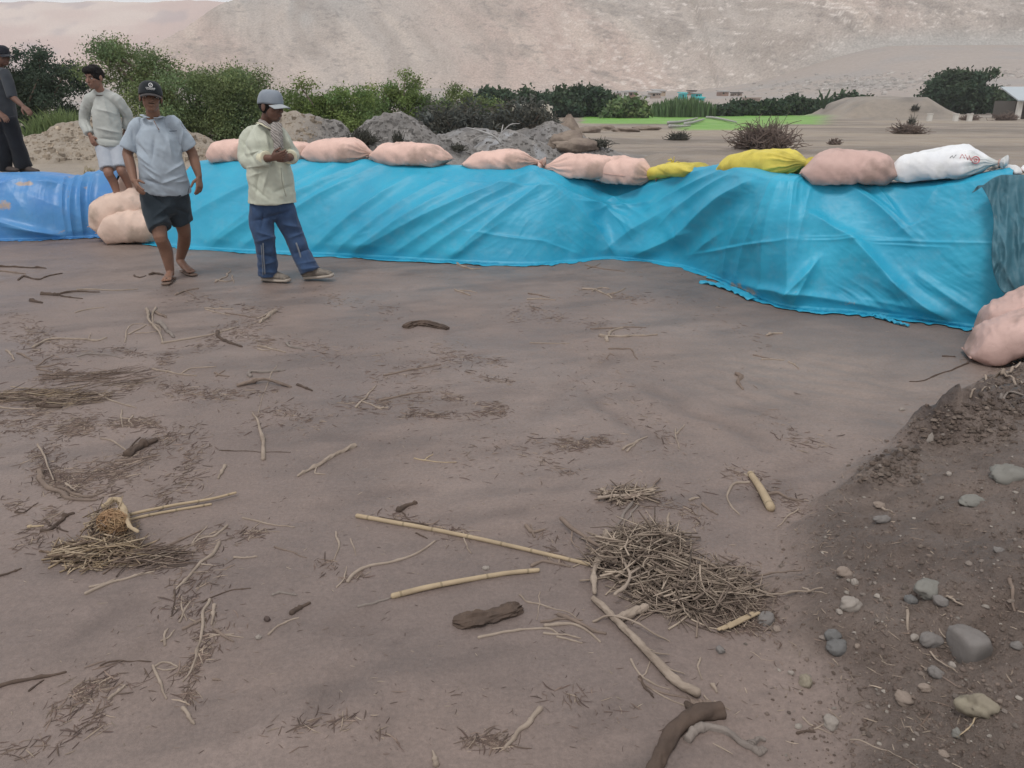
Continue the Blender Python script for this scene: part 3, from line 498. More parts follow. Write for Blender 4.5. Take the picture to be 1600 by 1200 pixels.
# ================================================================== sacks
def sack_mat(name, c, c2):
    m = mat(name, c, c2, 7, .62, .35, bump=.35, bscale=26, bdist=.012, c3=tuple(a*b_ for a, b_ in zip(c2, (.66, .68, .66))), s3=3.0)
    t = m.node_tree; N = t.nodes; L = t.links; p = [n for n in N if n.type == 'BSDF_PRINCIPLED'][0]; bm_ = [n for n in N if n.type == 'BUMP'][0]
    w = N.new('ShaderNodeTexVoronoi'); w.feature = 'F1'; w.distance = 'CHEBYCHEV'; w.inputs['Scale'].default_value = 190; w.inputs['Randomness'].default_value = .15
    tc = [n for n in N if n.type == 'TEX_COORD'][0]; L.new(tc.outputs['Object'], w.inputs['Vector'])
    b = N.new('ShaderNodeBump'); b.inputs['Strength'].default_value = .3; b.inputs['Distance'].default_value = .002; L.new(w.outputs['Distance'], b.inputs['Height']); L.new(bm_.outputs[0], b.inputs['Normal']); L.new(b.outputs[0], p.inputs['Normal'])
    return m
M_PINK = sack_mat('pink woven plastic', (.74, .51, .435), (.66, .45, .385)); M_PINK2 = sack_mat('dusty pink woven plastic', (.58, .40, .355), (.51, .35, .31))
M_BEIGE = sack_mat('beige pink woven plastic', (.68, .51, .42), (.58, .43, .355))
M_YEL = sack_mat('yellow woven plastic', (.68, .57, .10), (.58, .48, .085)); M_WHT = sack_mat('white woven plastic', (.72, .74, .77), (.80, .81, .82))
M_STR = mat('sack string', (.45, .30, .26), rough=.9); M_RED = mat('red print', (.60, .16, .17), rough=.6); M_DARKP = mat('dark print', (.05, .05, .06), rough=.6); M_HOLE = mat('sack mouth', (.34, .20, .16), rough=.9)
def sack(p0, p1, hz, wy, m, label, tied=(0, 0), seed=0, sag=.02, rag=None, cat='sack', group='sandbags laid along the dyke'):
    "stuffed sack from p0 to p1 (world), half thickness hz, half width wy; tied = which ends are gathered"
    p0 = np.array(p0, float); p1 = np.array(p1, float); ax = p1-p0; L = np.linalg.norm(ax); ax /= L; sd_ = unit(np.cross(ax, [0, 0, 1.])); up = np.cross(sd_, ax)
    nr, nc = 90, 64; t = np.linspace(0, 1, nr); u = 2*t-1; env = (1-np.abs(u)**3.2)**(1/2.3)
    envy = (1-np.abs(u)**6)**(1/2.2); envz = env.copy()
    for e, q in ((0, t), (1, 1-t)):
        if tied[e]:
            g = ss(0.04, .34, q); fl = np.exp(-((q-.0)/.035)**2); envz = envz*(.14+.86*g)+fl*.30*(q < .05); envy = envy*(.14+.86*g)+fl*.40*(q < .05)
            k = q < .05; envz[k] = .16+.30*(1-q[k]/.05); envy[k] = .16+.42*(1-q[k]/.05)
        else: envz = envz*(.35+.65*ss(0, .18, q))
    th = np.linspace(0, 2*math.pi, nc, endpoint=False); ct = np.cos(th); st = np.sin(th); ct = np.sign(ct)*np.abs(ct)**.82; st = np.sign(st)*np.abs(st)**.82
    V = np.zeros((nr, nc, 3)); rr = np.random.default_rng(seed+40)
    for i in range(nr):
        pl = sum(np.exp(-((q_-.16)/.13)**2) for e, q_ in ((0, t[i]), (1, 1-t[i])) if tied[e])
        a = 1+.07*pl*np.cos(th*13+seed)+.05*pl*np.cos(th*21+2*seed)
        lump = 1+.09*vn(th*0+t[i]*3.2+seed, ct*1.2, seed)+.05*fbm(ct*1.7+seed, st*1.7+t[i]*8, seed+3, 3)
        y = ct*wy*envy[i]*a*lump; z = st*hz*envz[i]*a*lump
        z = np.where(z < -.62*hz, -.62*hz+(z+.62*hz)*.35, z)
        # transverse creases on the flanks
        z = z+.016*ridged(np.full(nc, t[i]*7+seed)+.5*ct, ct*2, seed+6, 2)*env[i]
        c = p0+ax*(t[i]*L)-up*(sag*math.sin(math.pi*t[i])*-1)
        V[i] = c+sd_*y[:, None]+up*z[:, None]
    mb = MB(); F = grid_faces(nc, nr, True).tolist(); F.append(list(range(nc))[::-1]); F.append([(nr-1)*nc+i for i in range(nc)])
    base = (p0+p1)/2-up*hz*.7
    o = mesh_obj('sack', V.reshape(-1, 3), F, m, origin=base, label=label, cat=cat, group=group)
    for e in (0, 1):
        if tied[e]:
            q = .05 if e == 0 else .95; c = p0+ax*L*q; ring = MB(); a = np.linspace(0, 2*math.pi, 15)
            R_ = np.array([c+sd_*math.cos(x)*(wy*.17+.006)+up*math.sin(x)*(hz*.17+.006) for x in a]); tube(ring, R_, .006, 6, cap=False)
            tube(ring, [c+sd_*-.06+up*.02, c+sd_*-.09-up*.01+ax*.02, c+sd_*-.11-up*.05+ax*.05], .004, 5)
            build(ring, 'tie_string', M_STR, o)
        else:
            # sewn seam along the flat end
            q = 0.012 if e == 0 else .988; c = p0+ax*L*q; k = 12; pts = [c+sd_*x*wy*.62+up*(.004*math.sin(x*9)) for x in np.linspace(-1, 1, k)]; s = MB(); tube(s, pts, .007, 6, R2=.004); build(s, 'seam', M_STR, o)
    return o
GRP = 'sandbags laid in a row on top of the dyke'
def on_dyke(px0, y0, px1, y1, th, m, label, tied=(0, 0), dy=.17, wy=.20, seed=0, **k):
    Ya = float(np.interp(px0, TPX[7:, 0], TW[7:, 1])); Yb = float(np.interp(px1, TPX[7:, 0], TW[7:, 1])); 
    a = W(px0, y0, Ya+dy); b = W(px1, y1, Yb+dy); sc = FPX/((Ya+Yb)/2*CP+.3); return sack(a, b, th/2/sc/.86, wy, m, label, tied, seed, group=GRP, **k)
on_dyke(331, 243, 412, 240, 33, M_PINK, 'pink sack at the left end of the row, behind the man in pale cap', (0, 0), seed=1)
on_dyke(405, 242, 492, 241, 30, M_PINK, 'flat pink sack just right of the pale-capped man, tucked under its bulging neighbour', (0, 0), seed=2, dy=.22)
s2 = on_dyke(474, 241, 592, 242, 36, M_PINK, 'bulging pink sack with a gaping folded mouth at its right end', (0, 1), seed=3)
s3 = on_dyke(579, 244, 706, 249, 33, M_PINK, 'tapering pink sack with a small knotted tuft, left of the gap in the row', (0, 0), seed=4)
on_dyke(723, 256, 852, 254, 30, M_PINK, 'pink sack just right of the gap, gathered at its right end', (0, 1), seed=5)
on_dyke(840, 262, 985, 269, 36, M_PINK, 'long pink sack lying where the dyke starts to dip', (1, 0), seed=6, dy=.14)
s6 = on_dyke(934, 268, 1030, 278, 40, M_PINK, 'short plump pink sack with a seam along its side, where the row dips lowest', (0, 1), seed=7, dy=.06)
s7 = on_dyke(1012, 276, 1100, 267, 22, M_YEL, 'flat yellow sack with a torn neck, partly under the turquoise sheet', (0, 0), seed=8, dy=.2)
s8 = on_dyke(1129, 266, 1274, 256, 40, M_YEL, 'full bright yellow sack between the tarpaulin dip and the dusty pink sack', (0, 1), seed=9)
s9 = on_dyke(1250, 269, 1410, 270, 50, M_PINK2, 'big dusty pink sack between the full yellow sack and the white sack', (0, 0), seed=10, dy=.12, wy=.22)
s10 = on_dyke(1386, 270, 1572, 255, 46, M_WHT, 'long white sack with red lettering and a frayed neck', (0, 1), seed=11, wy=.21)
on_dyke(1583, 268, 1750, 262, 36, M_WHT, 'white sack cut off by the right edge of the photo', (1, 0), seed=12, dy=.05)
def seam_line(parent, pts, Y, r=.004, m=M_STR, name='seam'):
    mb = MB(); tube(mb, smooth_path(W([p[0] for p in pts], [p[1] for p in pts], Y), 16), r, 6); build(mb, name, m, parent)
def tuft(parent, px, py, Y, n, ln, m, sd, up=1.0, w=.006):
    mb = MB(); r = random.Random(sd); c = W(px, py, Y)
    for i in range(n):
        a = r.uniform(-1.3, 1.3); d = np.array([math.sin(a), r.uniform(-.6, .3), up*math.cos(a)*r.uniform(.3, 1)]); l = ln*r.uniform(.5, 1.2)
        tube(mb, [c, c+d*l*.5+np.array([r.uniform(-.01, .01), 0, 0]), c+d*l+np.array([0, 0, -.3*l])], [w, w*.8, w*.4], 5, R2=[w*.3]*3)
    build(mb, 'frayed_end', m, parent)
from mathutils.bvhtree import BVHTree
def on_surface(o, pts, lift=.002):
    bv = BVHTree.FromPolygons([v.co+o.location for v in o.data.vertices], [tuple(p.vertices) for p in o.data.polygons]); r = []
    for px, py in pts:
        d = ray(px, py); h = bv.ray_cast(Vector((0, 0, HC)), Vector(d))
        if h[0]: r.append(np.array(h[0]+h[1]*lift*(-1 if h[1].dot(Vector(d)) > 0 else 1)))
    return r
def mark(o, name, pts, r, m, n=None):
    P = on_surface(o, pts)
    if len(P) > 1: mb = MB(); tube(mb, P, r, 6, R2=r*.5); build(mb, name, m, o)
def ringpx(cx, cy, r1, r2, a0=0, a1=360, n=18): return [(cx+r1*math.cos(rad(a)), cy+r2*math.sin(rad(a))) for a in np.linspace(a0, a1, n)]
mark(s10, 'lettering', ringpx(1524, 250, 6, 5), .0045, M_RED); mark(s10, 'lettering', ringpx(1524, 250, 2.5, 2), .0035, M_RED); mark(s10, 'lettering', [(1508, 242), (1512, 250), (1514, 243), (1517, 251)], .004, M_RED); mark(s10, 'lettering', [(1500, 247), (1503, 241), (1507, 247)], .004, M_RED); mark(s10, 'printed_line', [(1484, 247), (1488, 243), (1490, 247), (1494, 242)], .003, M_DARKP)
mark(s6, 'side_seam', [(942, 271), (955, 273), (975, 275), (1000, 277), (1018, 279)], .005, M_STR)
tuft(s10, 1566, 262, float(TW[19, 1])+.05, 46, .10, M_WHT, 3, .7, .012); tuft(s7, 1052, 256, float(TW[14, 1])+.15, 14, .10, M_YEL, 4, 1.0, .012); tuft(s6, 1022, 280, float(TW[13, 1])-.1, 8, .04, M_PINK, 5); tuft(s3, 664, 250, float(TW[10, 1])-.02, 7, .03, M_PINK, 6, -.3, .010); tuft(s8, 1134, 268, float(TW[15, 1]), 8, .04, M_YEL, 7, .3)
# ================================================================== more sacks: the left steps and the right-hand corner
def px_sack(a, b, Ya, Yb, th, wy, m, label, tied=(0, 0), seed=0, grp=None, **k):
    p0 = W(a[0], a[1], Ya); p1 = W(b[0], b[1], Yb); sc = FPX/((Ya+Yb)/2*CP+.35); return sack(p0, p1, th/2/sc/.86, wy, m, label, tied, seed, group=grp, **k)
SG = 'sacks stacked as steps where the two tarpaulins meet'
px_sack((157, 362), (262, 357), 9.32, 9.35, 50, .24, M_BEIGE, 'lowest beige pink sack of the left step stack, lying on the mud', (0, 0), 21, SG)
px_sack((143, 352), (240, 318), 9.48, 9.60, 56, .26, M_BEIGE, 'plump beige pink sack in the middle of the left steps, under the boy', (0, 0), 22, SG)
px_sack((183, 292), (275, 296), 9.80, 9.85, 44, .24, M_BEIGE, 'topmost pink sack of the left step stack, behind the capped man', (0, 0), 23, SG)
SG = 'sacks piled at the right-hand corner'
px_sack((1590, 466), (1720, 448), 5.62, 5.4, 62, .22, M_PINK, 'rounded sack end at the right edge, topmost of the corner pile', (0, 0), 24, SG)
px_sack((1524, 520), (1700, 468), 5.28, 5.1, 70, .20, M_PINK2, 'rear pink sack of the corner pile, touching the turquoise sheet', (0, 0), 25, SG)
px_sack((1508, 552), (1700, 500), 4.98, 4.8, 60, .20, M_PINK2, 'front pink sack of the corner pile, half buried by the earth bank', (0, 0), 26, SG)

# ================================================================== plants
def leaf_mat(name, c1, c2): return mat(name, c1, c2, 1.5, .75, .2, attr=True, trans=.25)
M_BARK = mat('bark', (.12, .095, .075), (.20, .16, .13), 14, .95, .1, bump=.5)
LEAF = {}
def leaves(mb, C, R, n, size, rng, up=.0, tint=.25, elong=1.8, flat=0.0):
    "n leaf faces round the clump centres C (k,3) with clump radius R"
    k = len(C); ci = rng.integers(0, k, n); p = C[ci]+rng.normal(0, 1, (n, 3))*R*.5*np.array([1, 1, .75])
    d = unit(rng.normal(0, 1, (n, 3))+np.array([0, 0, up])); s = unit(np.cross(d, rng.normal(0, 1, (n, 3)))); sz = size*rng.uniform(.55, 1.45, n)[:, None]
    A = p-d*sz*elong*.5; B = p+s*sz*.5; D = p+d*sz*elong*.5; E = p-s*sz*.5
    V = np.stack([A, B, D, E], 1).reshape(-1, 3); F = np.arange(4*n).reshape(n, 4)
    cv = (1+tint*rng.uniform(-1, 1, k))[ci]*(1+.18*rng.uniform(-1, 1, n)); hue = rng.uniform(-.1, .1, k)[ci]
    c = np.stack([cv*(1+hue), cv, cv*(1-hue)], 1); mb.add(V, F); mb.C[-1] = np.repeat(c, 4, 0)
def crown_pts(rng, c, r, n, hollow=.45, under=True):
    d = unit(rng.normal(0, 1, (n, 3))); q = rng.uniform(hollow**3, 1, n)**(1/3); p = c+d*q[:, None]*np.array(r)*(1+.18*rng.normal(0, 1, (n, 1)))
    return p
def tree(name, base, lobes, leaf, nleaf, cr, m, label, cat='tree', group=None, seed=0, nclump=60, up=.3, limbs=10, trunk_r=.07, bark=None, elong=1.8, crown='crown', hollow=.45, tint=.28):
    rng = np.random.default_rng(seed+900); base = np.array(base, float); r = empty(name, base, label, cat, group); mb = MB(); allc = []
    for (c, rr) in lobes:
        P = crown_pts(rng, np.array(c), rr, max(4, int(nclump*(rr[0]*rr[2])/sum(l[1][0]*l[1][2] for l in lobes))), hollow); P[:, 2] = np.maximum(P[:, 2], base[2]+.04); allc.append(P)
    allc = np.vstack(allc); leaves(mb, allc, cr, nleaf, leaf, rng, up, tint, elong); build(mb, crown, m, r, usecol=True, smooth=False)
    tb = MB(); top = np.mean([l[0] for l in lobes], 0)
    idx = rng.choice(len(allc), min(limbs, len(allc)), replace=False)
    fork = base+(top-base)*.35
    tube(tb, [base-np.array([0, 0, .1]), base+(fork-base)*.5+rng.normal(0, .03, 3), fork], [trunk_r*1.2, trunk_r, trunk_r*.8], 8)
    for i in idx:
        e = allc[i]; mid = (fork+e)/2+rng.normal(0, .06, 3)*np.linalg.norm(e-fork); tube(tb, smooth_path([fork, mid, e], 6), np.linspace(trunk_r*.6, trunk_r*.12, 6), 6)
    build(tb, 'trunk', bark or M_BARK, r); return r
def bush_px(name, x0, x1, ytop, Y, seed, m, label, leaf=.06, dens=1.0, base=None, lobn=4, asym=0, **k):
    "bush covering photo columns x0..x1 up to ytop, standing Y metres away; lobes with an uneven outline"
    rng = np.random.default_rng(seed+50); cx = (x0+x1)/2; cw = W(cx, ytop, Y); sc = (Y*CP+.3)/FPX; hw = (x1-x0)/2*sc; bz = float(Hq(cw[0], Y)) if base is None else base; ht = cw[2]-bz
    lobes = []
    for i in range(lobn):
        t = (i+.5)/lobn*2-1; h = ht*(1-.22*abs(t)**2.5)*(1 if i == lobn//2 else rng.uniform(.84, 1.02)); lobes.append((np.array([cw[0]+t*hw*.85, Y+rng.uniform(-.3, .3)*hw*.5, bz+h*.50]), (hw/lobn*1.75, hw*.6*.8, h*.50)))
    n = int(dens*900*max(1, hw*2)*max(.5, ht)*(.06/leaf)**1.6*1.3)
    return tree(name, (cw[0], Y, bz), lobes, leaf, min(n, 80000), k.pop('cr', .34*ht*.5), m, label, seed=seed, nclump=k.pop('nclump', 70), **k)
L_ACA = leaf_mat('feathery green leaves', (.13, .18, .08), (.19, .24, .105)); L_BRI = leaf_mat('bright green leaves', (.13, .195, .06), (.18, .245, .085)); L_DRK = leaf_mat('dark green leaves', (.05, .075, .052), (.07, .10, .065))
L_GRY = leaf_mat('grey brown scrub leaves', (.07, .075, .065), (.10, .10, .085)); L_FAR = leaf_mat('far dark leaves', (.045, .075, .045), (.07, .105, .06)); L_GRS = leaf_mat('long grass', (.15, .21, .09), (.20, .26, .12)); L_DEAD = leaf_mat('dry twigs and leaves', (.19, .15, .13), (.26, .21, .18))
L_PUR = leaf_mat('smoky scrub', (.10, .105, .09), (.14, .14, .12))
# big spreading tree behind the boy and the capped man
def lob(px, py, Y, rx, ry, rz): return (W(px, py, Y), (rx, ry, rz))
b = W(300, 245, 19.0); b[2] = float(Hq(b[0], 19.0))
tree('spreading_tree', b, [lob(185, 100, 18.6, .55, .8, .36), lob(225, 130, 18.6, 1.0, 1.1, .52), lob(290, 150, 18.8, 1.3, 1.3, .7), lob(345, 135, 18.6, 1.0, 1.1, .55), lob(375, 165, 18.8, .8, 1.1, .7), lob(250, 190, 18.8, 1.2, 1.1, .55), lob(335, 205, 18.8, 1.2, 1.1, .6), lob(395, 205, 18.6, .55, .8, .6), lob(165, 80, 18.7, .25, .5, .10)], .027, 90000, .33, L_ACA, 'large feathery green tree with wide crown behind the two men and boy', seed=1, nclump=150, limbs=26, trunk_r=.09, up=.1)
b = W(60, 215, 21.0); b[2] = float(Hq(b[0], 21.0))
tree('dark_tree', b, [lob(45, 125, 21, 1.0, 1.1, .7), lob(95, 120, 21, .8, 1.0, .5), lob(10, 135, 21, .9, 1.0, .8), lob(70, 165, 21, 1.1, 1.0, .7), lob(-40, 140, 21, 1.0, 1.0, .9)], .034, 45000, .26, L_DRK, 'dark leafy tree at far left between the standing man and the boy', seed=2, nclump=110, limbs=20, up=.1)
def grass(name, x0, x1, ytop, Y, n, m, label, cat, seed, w=.012, dry=0, lean=.3, deep=.5):
    rng = np.random.default_rng(seed); mb = MB(); cx = (x0+x1)/2; cw = W(cx, ytop, Y); sc = (Y*CP+.3)/FPX; hw = (x1-x0)/2*sc; bz = float(Hq(cw[0], Y)); ht = cw[2]-bz
    V = []; F = []; C = []; k = 0
    for i in range(n):
        a = rng.uniform(-1, 1); b_ = np.array([cw[0]+a*hw, Y+rng.uniform(-1, 1)*deep, 0]); b_[2] = float(Hq(b_[0], b_[1]))-.02; h = ht*rng.uniform(.5, 1.05)*(1-.35*a*a); l = np.array([rng.normal(0, lean), rng.normal(0, lean), 0])*h; ww = w*rng.uniform(.6, 1.4); s = unit(np.array([rng.normal(), rng.normal(), 0]))*ww; cc = rng.uniform(.75, 1.25)
        for t, wv in ((0, 1), (.4, .9), (.75, .6)): p = b_+np.array([0, 0, h*t])+l*t*t; V += [p-s*wv, p+s*wv]
        V.append(b_+np.array([0, 0, h*.97])+l); F += [[k, k+1, k+3, k+2], [k+2, k+3, k+5, k+4], [k+4, k+5, k+6]]; k += 7; C += [[cc, cc, cc*.95]]*7
    o = mesh_obj(name, np.array(V), F, m, origin=(cw[0], Y, bz), col=np.array(C), smooth=False, label=label, cat=cat); return o
grass('tall_grass', 40, 135, 165, 17.0, 1500, L_GRS, 'soft clump of tall green grass on the sandy rise at left', 'grass clump', 5, .014, lean=.25)
grass('tall_grass', 95, 185, 178, 17.6, 900, L_GRS, 'paler grass behind the boy on the sandy rise', 'grass clump', 6, .012, lean=.3)
# hedge-like scrub behind the gravel heaps
bush_px('acacia_bush', 420, 590, 127, 22, 11, L_BRI, 'bright green bushy thicket right of the man in pale cap', .034, 2.1, lobn=6, cr=.26, nclump=110)
bush_px('acacia_bush', 545, 690, 125, 24, 12, L_BRI, 'broader bright green thicket behind the second gravel heap', .034, 2.1, lobn=6, cr=.26, nclump=110)
bush_px('acacia_bush', 640, 790, 133, 25, 13, L_ACA, 'mid green bush fading into the grey scrub', .036, 1.9, lobn=5, cr=.26, nclump=90)
bush_px('dry_scrub', 655, 760, 156, 21, 14, L_PUR, 'grey brown leafless scrub left of the ash heap', .035, 1.1, lobn=4, cr=.28, elong=4, nclump=110, cat='bush')
bush_px('dry_scrub', 745, 862, 153, 24, 15, L_PUR, 'dusky grey scrub in front of the pale block wall', .045, 1.1, lobn=4, cr=.30, elong=4, nclump=110, cat='bush')
bush_px('low_bush', 800, 862, 172, 22.5, 16, L_GRY, 'low grey green bush at the foot of the gravel slope', .04, 1.2, lobn=3, cr=.16, nclump=60, cat='bush')
# line of trees along the field
def far(px0, px1, ytop, Y, seed, m, label, name='field_tree', **k): return bush_px(name, px0, px1, ytop, Y, seed, m, label, k.pop('leaf', .20), k.pop('dens', 6.0), lobn=k.pop('lobn', 3), cr=k.pop('cr', .55), nclump=k.pop('nclump', 60), limbs=6, group='trees and bushes beyond the green field', **k)
far(735, 800, 141, 62, 20, L_FAR, 'low dark tree top showing above the grey scrub')
far(785, 850, 148, 66, 21, L_FAR, 'dark tree over the pale block wall')
far(840, 905, 143, 68, 22, L_FAR, 'dark tree directly behind the pointed earth cone')
far(890, 966, 134, 70, 23, L_FAR, 'tallest dark tree at the left end of the green field', lobn=4, nclump=90)
far(950, 1012, 158, 66, 24, L_ACA, 'small paler bush at the foot of the tallest field tree', name='field_bush', cat='bush')
far(1120, 1155, 166, 72, 25, L_FAR, 'low dark bush just right of the reeds', name='field_bush', cat='bush')
far(1143, 1183, 159, 74, 26, L_FAR, 'round dark bush, first of the two round ones right of the reeds', name='field_bush', cat='bush')
far(1187, 1226, 157, 74, 27, L_FAR, 'round dark bush, second of the two round ones right of the reeds', name='field_bush', cat='bush')
far(1225, 1262, 152, 76, 28, L_FAR, 'dark bush with a domed top left of the spiky plant', name='field_bush', cat='bush')
far(1255, 1300, 160, 76, 29, L_FAR, 'bush at the foot of the spiky plant', name='field_bush', cat='bush')
far(1295, 1345, 151, 78, 30, L_FAR, 'wide dark bush between spiky plant and earth platform', name='field_bush', cat='bush')
far(1335, 1370, 152, 82, 31, L_FAR, 'small dark bush touching the left slope of the earth platform', name='field_bush', cat='bush')
b = W(1495, 170, 80); b[2] = float(Hq(b[0], 80))
tree('broad_tree', b, [lob(1470, 150, 80, 2.0, 2.0, 1.2), lob(1497, 134, 80, 2.2, 2.2, 1.2), lob(1525, 142, 80, 1.9, 2.0, 1.4), lob(1540, 155, 80, 1.4, 2.0, 1.1), lob(1490, 158, 80, 2.6, 2.2, 1.2)], .20, 22000, .7, L_FAR, 'large dark spreading tree at right with a humped crown', seed=33, nclump=130, limbs=14, trunk_r=.2)
far(1548, 1600, 146, 84, 34, L_DRK, 'dull dark tree between the broad tree and the roofed hut')
far(1590, 1660, 140, 92, 35, L_GRY, 'greyish tree behind the roofed hut at the right edge')
grass('reeds', 1022, 1112, 148, 70, 1300, leaf_mat('reed leaves', (.10, .16, .08), (.14, .21, .10)), 'tall pale green reeds beyond the middle of the field', 'reeds', 36, .075, lean=.12, deep=2.2)
def spiky():
    c = W(1286, 170, 70); c[2] = float(Hq(c[0], 70)); r = empty('spiky_plant', c, 'spiky upright plant rising above the bushes beyond the field', 'plant'); rr = random.Random(4)
    for (px, py, w_) in ((1280, 141, .12), (1284, 146, .10), (1297, 140, .16), (1302, 148, .12), (1290, 150, .12)):
        mb = MB(); e = W(px, py, 70); m_ = (c+e)/2+np.array([.0, 0, .2]); tube(mb, smooth_path([c+(e-c)*.1, m_, e], 8), np.array([.5, .8, 1, 1, .9, .7, .45, .12])*w_*1.4, 6, R2=np.full(8, w_*.4)); build(mb, 'frond', L_FAR, r, usecol=True)
spiky()
# uprooted dead bushes on the flood plain
def dead_bush(name, x0, x1, ytop, ybase, n, m, label, seed, w=.012, ln=None, flat=1.0, cat='dead bush'):
    rng = np.random.default_rng(seed); p = GM([(x0+x1)/2], [ybase], 120)[0]; Y = p[1]; sc = (Y*CP+.3)/FPX; hw = (x1-x0)/2*sc; ht = (ybase-ytop)*sc; mb = MB()
    for i in range(n):
        d = unit(np.array([rng.normal()*1.2, rng.normal(), abs(rng.normal())*.9+.05])); o = p+np.array([rng.normal(0, .28)*hw, rng.normal(0, .2)*hw, abs(rng.normal(0, .15))*ht]); e = o+d*np.array([hw, hw*.7, ht])*rng.uniform(.35, .95); e[2] = max(e[2], p[2]+.02)
        mid = (o+e)/2+rng.normal(0, .12, 3)*hw; c = rng.uniform(.7, 1.3); tube(mb, smooth_path([o, mid, e], 5), np.linspace(w, w*.35, 5), 4, cap=False, c=(c, c*.97, c*.93))
    return build(mb, name, m, origin=p, usecol=True, smooth=False, label=label, cat=cat)
DG = leaf_mat('dead branches', (.17, .135, .12), (.24, .19, .17))
dead_bush('uprooted_bush', 1142, 1245, 186, 233, 700, DG, 'large tangled brown uprooted bush behind the full yellow sack', 1, .020)
dead_bush('uprooted_bush', 1042, 1078, 204, 219, 260, L_GRY, 'small grey green tuft bush on the sand right of centre', 2, .018)
dead_bush('uprooted_bush', 1393, 1445, 188, 209, 320, DG, 'brown brush heap with an upright sprig, behind the white sack', 3, .022)
dead_bush('upright_sprig', 1416, 1432, 178, 196, 60, L_GRY, 'sparse upright sprig growing from the brown brush heap', 4, .02)
dead_bush('uprooted_bush', 1422, 1437, 162, 172, 120, L_GRY, 'round little bush on the slope above the brush heap', 5, .03)
dead_bush('earth_tuft', 1294, 1314, 215, 226, 160, DG, 'rounded brown tuft alone on the flood plain', 6, .02)
dead_bush('dry_weed', 540, 592, 200, 226, 420, L_GRY, 'dry grey weeds growing on the left flank of the gravel heap', 7, .010)
dead_bush('dry_weed', 612, 632, 203, 224, 160, L_GRY, 'small dry weed in the middle of the gravel heap', 8, .009)
dead_bush('dry_weed', 905, 955, 214, 229, 260, L_GRY, 'low twiggy weeds at the right foot of the grey gravel heap', 9, .012)
dead_bush('dry_weed', 700, 730, 222, 236, 160, L_GRY, 'low dry weed above the gap between sacks', 10, .008)
dead_bush('dry_weed', 1500, 1530, 178, 188, 200, DG, 'brown scrub on the levee left of the hut', 11, .03)
dead_bush('dry_weed', 1550, 1590, 176, 188, 240, DG, 'brown scrub on the levee directly below the hut', 12, .03)
dead_bush('straw_tuft', 130, 152, 258, 272, 60, mat('straw', (.42, .36, .24)), 'pale straw tuft sticking up above the blue tarpaulin', 13, .006, cat='straw tuft')
dead_bush('straw_tuft', 183, 206, 238, 262, 60, mat('straw leaves', (.38, .33, .22)), 'dry straw between the boy and the capped man', 14, .006, cat='straw tuft')
# bleached dead branches in the ash
M_BLEACH = mat('bleached wood', (.44, .43, .42), (.32, .31, .30), 9, .9, .1)
def branch_px(name, paths, Y, r0, m, label, cat):
    mb = MB()
    for pts, rr in paths: tube(mb, smooth_path(np.array([W(a, b_, Y+dz) for a, b_, dz in pts]), 14), np.linspace(rr, rr*.35, 14), 6)
    return build(mb, name, m, origin=W(paths[0][0][0][0], paths[0][0][0][1], Y), label=label, cat=cat)
branch_px('dead_branch', [([(783, 224, 0), (770, 212, 0), (745, 203, .1), (728, 199, .2)], .026), ([(783, 222, 0), (784, 205, 0), (786, 195, .1)], .022), ([(768, 211, 0), (752, 212, .1), (738, 219, .2)], .02), ([(784, 208, 0), (797, 195, 0), (812, 193, 0)], .018), ([(776, 216, 0), (757, 214, .2)], .015)], 16.2, 1, M_BLEACH, 'ash white forked dead branches sticking out of the rubble heap', 'dead branch')
dl = GM([1040, 1048, 1066, 1120, 1126], [203, 196, 199, 187, 201], 120)
for k, (pts, lb) in enumerate([([(1044, 195), (1066, 193), (1090, 187)], 'arched pale driftwood at the near edge of the field, longest'), ([(1070, 197), (1084, 194), (1100, 189)], 'short pale driftwood leaning beside the arched piece'), ([(1104, 186), (1118, 187), (1150, 194)], 'thin pale pole lying on the far edge of the brushwood'), ([(1046, 201), (1062, 201), (1078, 200)], 'straight pale log on the sand below the arched driftwood')]):
    P = GM([a for a, _ in pts], [c for _, c in pts], 120); P = P+np.array([0, 0, .12]); mb = MB(); tube(mb, smooth_path(P, 12), np.linspace(.10, .05, 12), 6); build(mb, 'driftwood', M_BLEACH, origin=P[0], label=lb, cat='driftwood')
# pointed earth cone
def rocklike(name, c, r, seed, m, label, cat, amp=.18, n=40, flat=None, p=2.3, group=None, kind=None, parent=None, shift=0, turn=None):
    th = np.linspace(0, 2*math.pi, n*2, endpoint=False); ph = np.linspace(-math.pi/2, math.pi/2, n); T, Q = np.meshgrid(th, ph); f = lambda v: np.sign(v)*np.abs(v)**(2/p)
    d = np.stack([f(np.cos(Q))*f(np.cos(T)), f(np.cos(Q))*f(np.sin(T)), f(np.sin(Q))], -1).reshape(-1, 3); D = unit(d)
    a = 1+amp*n3(D, 1.6, seed)+amp*.5*n3(D, 4.1, seed+1)+amp*.22*n3(D, 10, seed+2)
    V = d*a[:, None]*np.array(r)
    if flat: V = flat(V)
    if turn is not None: cz, sz = math.cos(turn), math.sin(turn); V = V@np.array([[cz, sz, 0], [-sz, cz, 0], [0, 0, 1]])
    V = V+np.array(c); F = grid_faces(n*2, n, True)
    return mesh_obj(name, V, F, m, parent=parent, origin=None if parent else np.array(c)-np.array([0, 0, r[2]*.7]), label=label, cat=cat, group=group, kind=kind)
M_EARTH = mat('dry earth', (.30, .245, .20), (.20, .16, .135), 3, .95, .1, bump=.8, bscale=8, bdist=.06)
def cone(V):
    z = (V[:, 2]-V[:, 2].min())/(np.ptp(V[:, 2])); V = V.copy(); V[:, :2] *= (1.15-1.0*z**1.1)[:, None]; return V
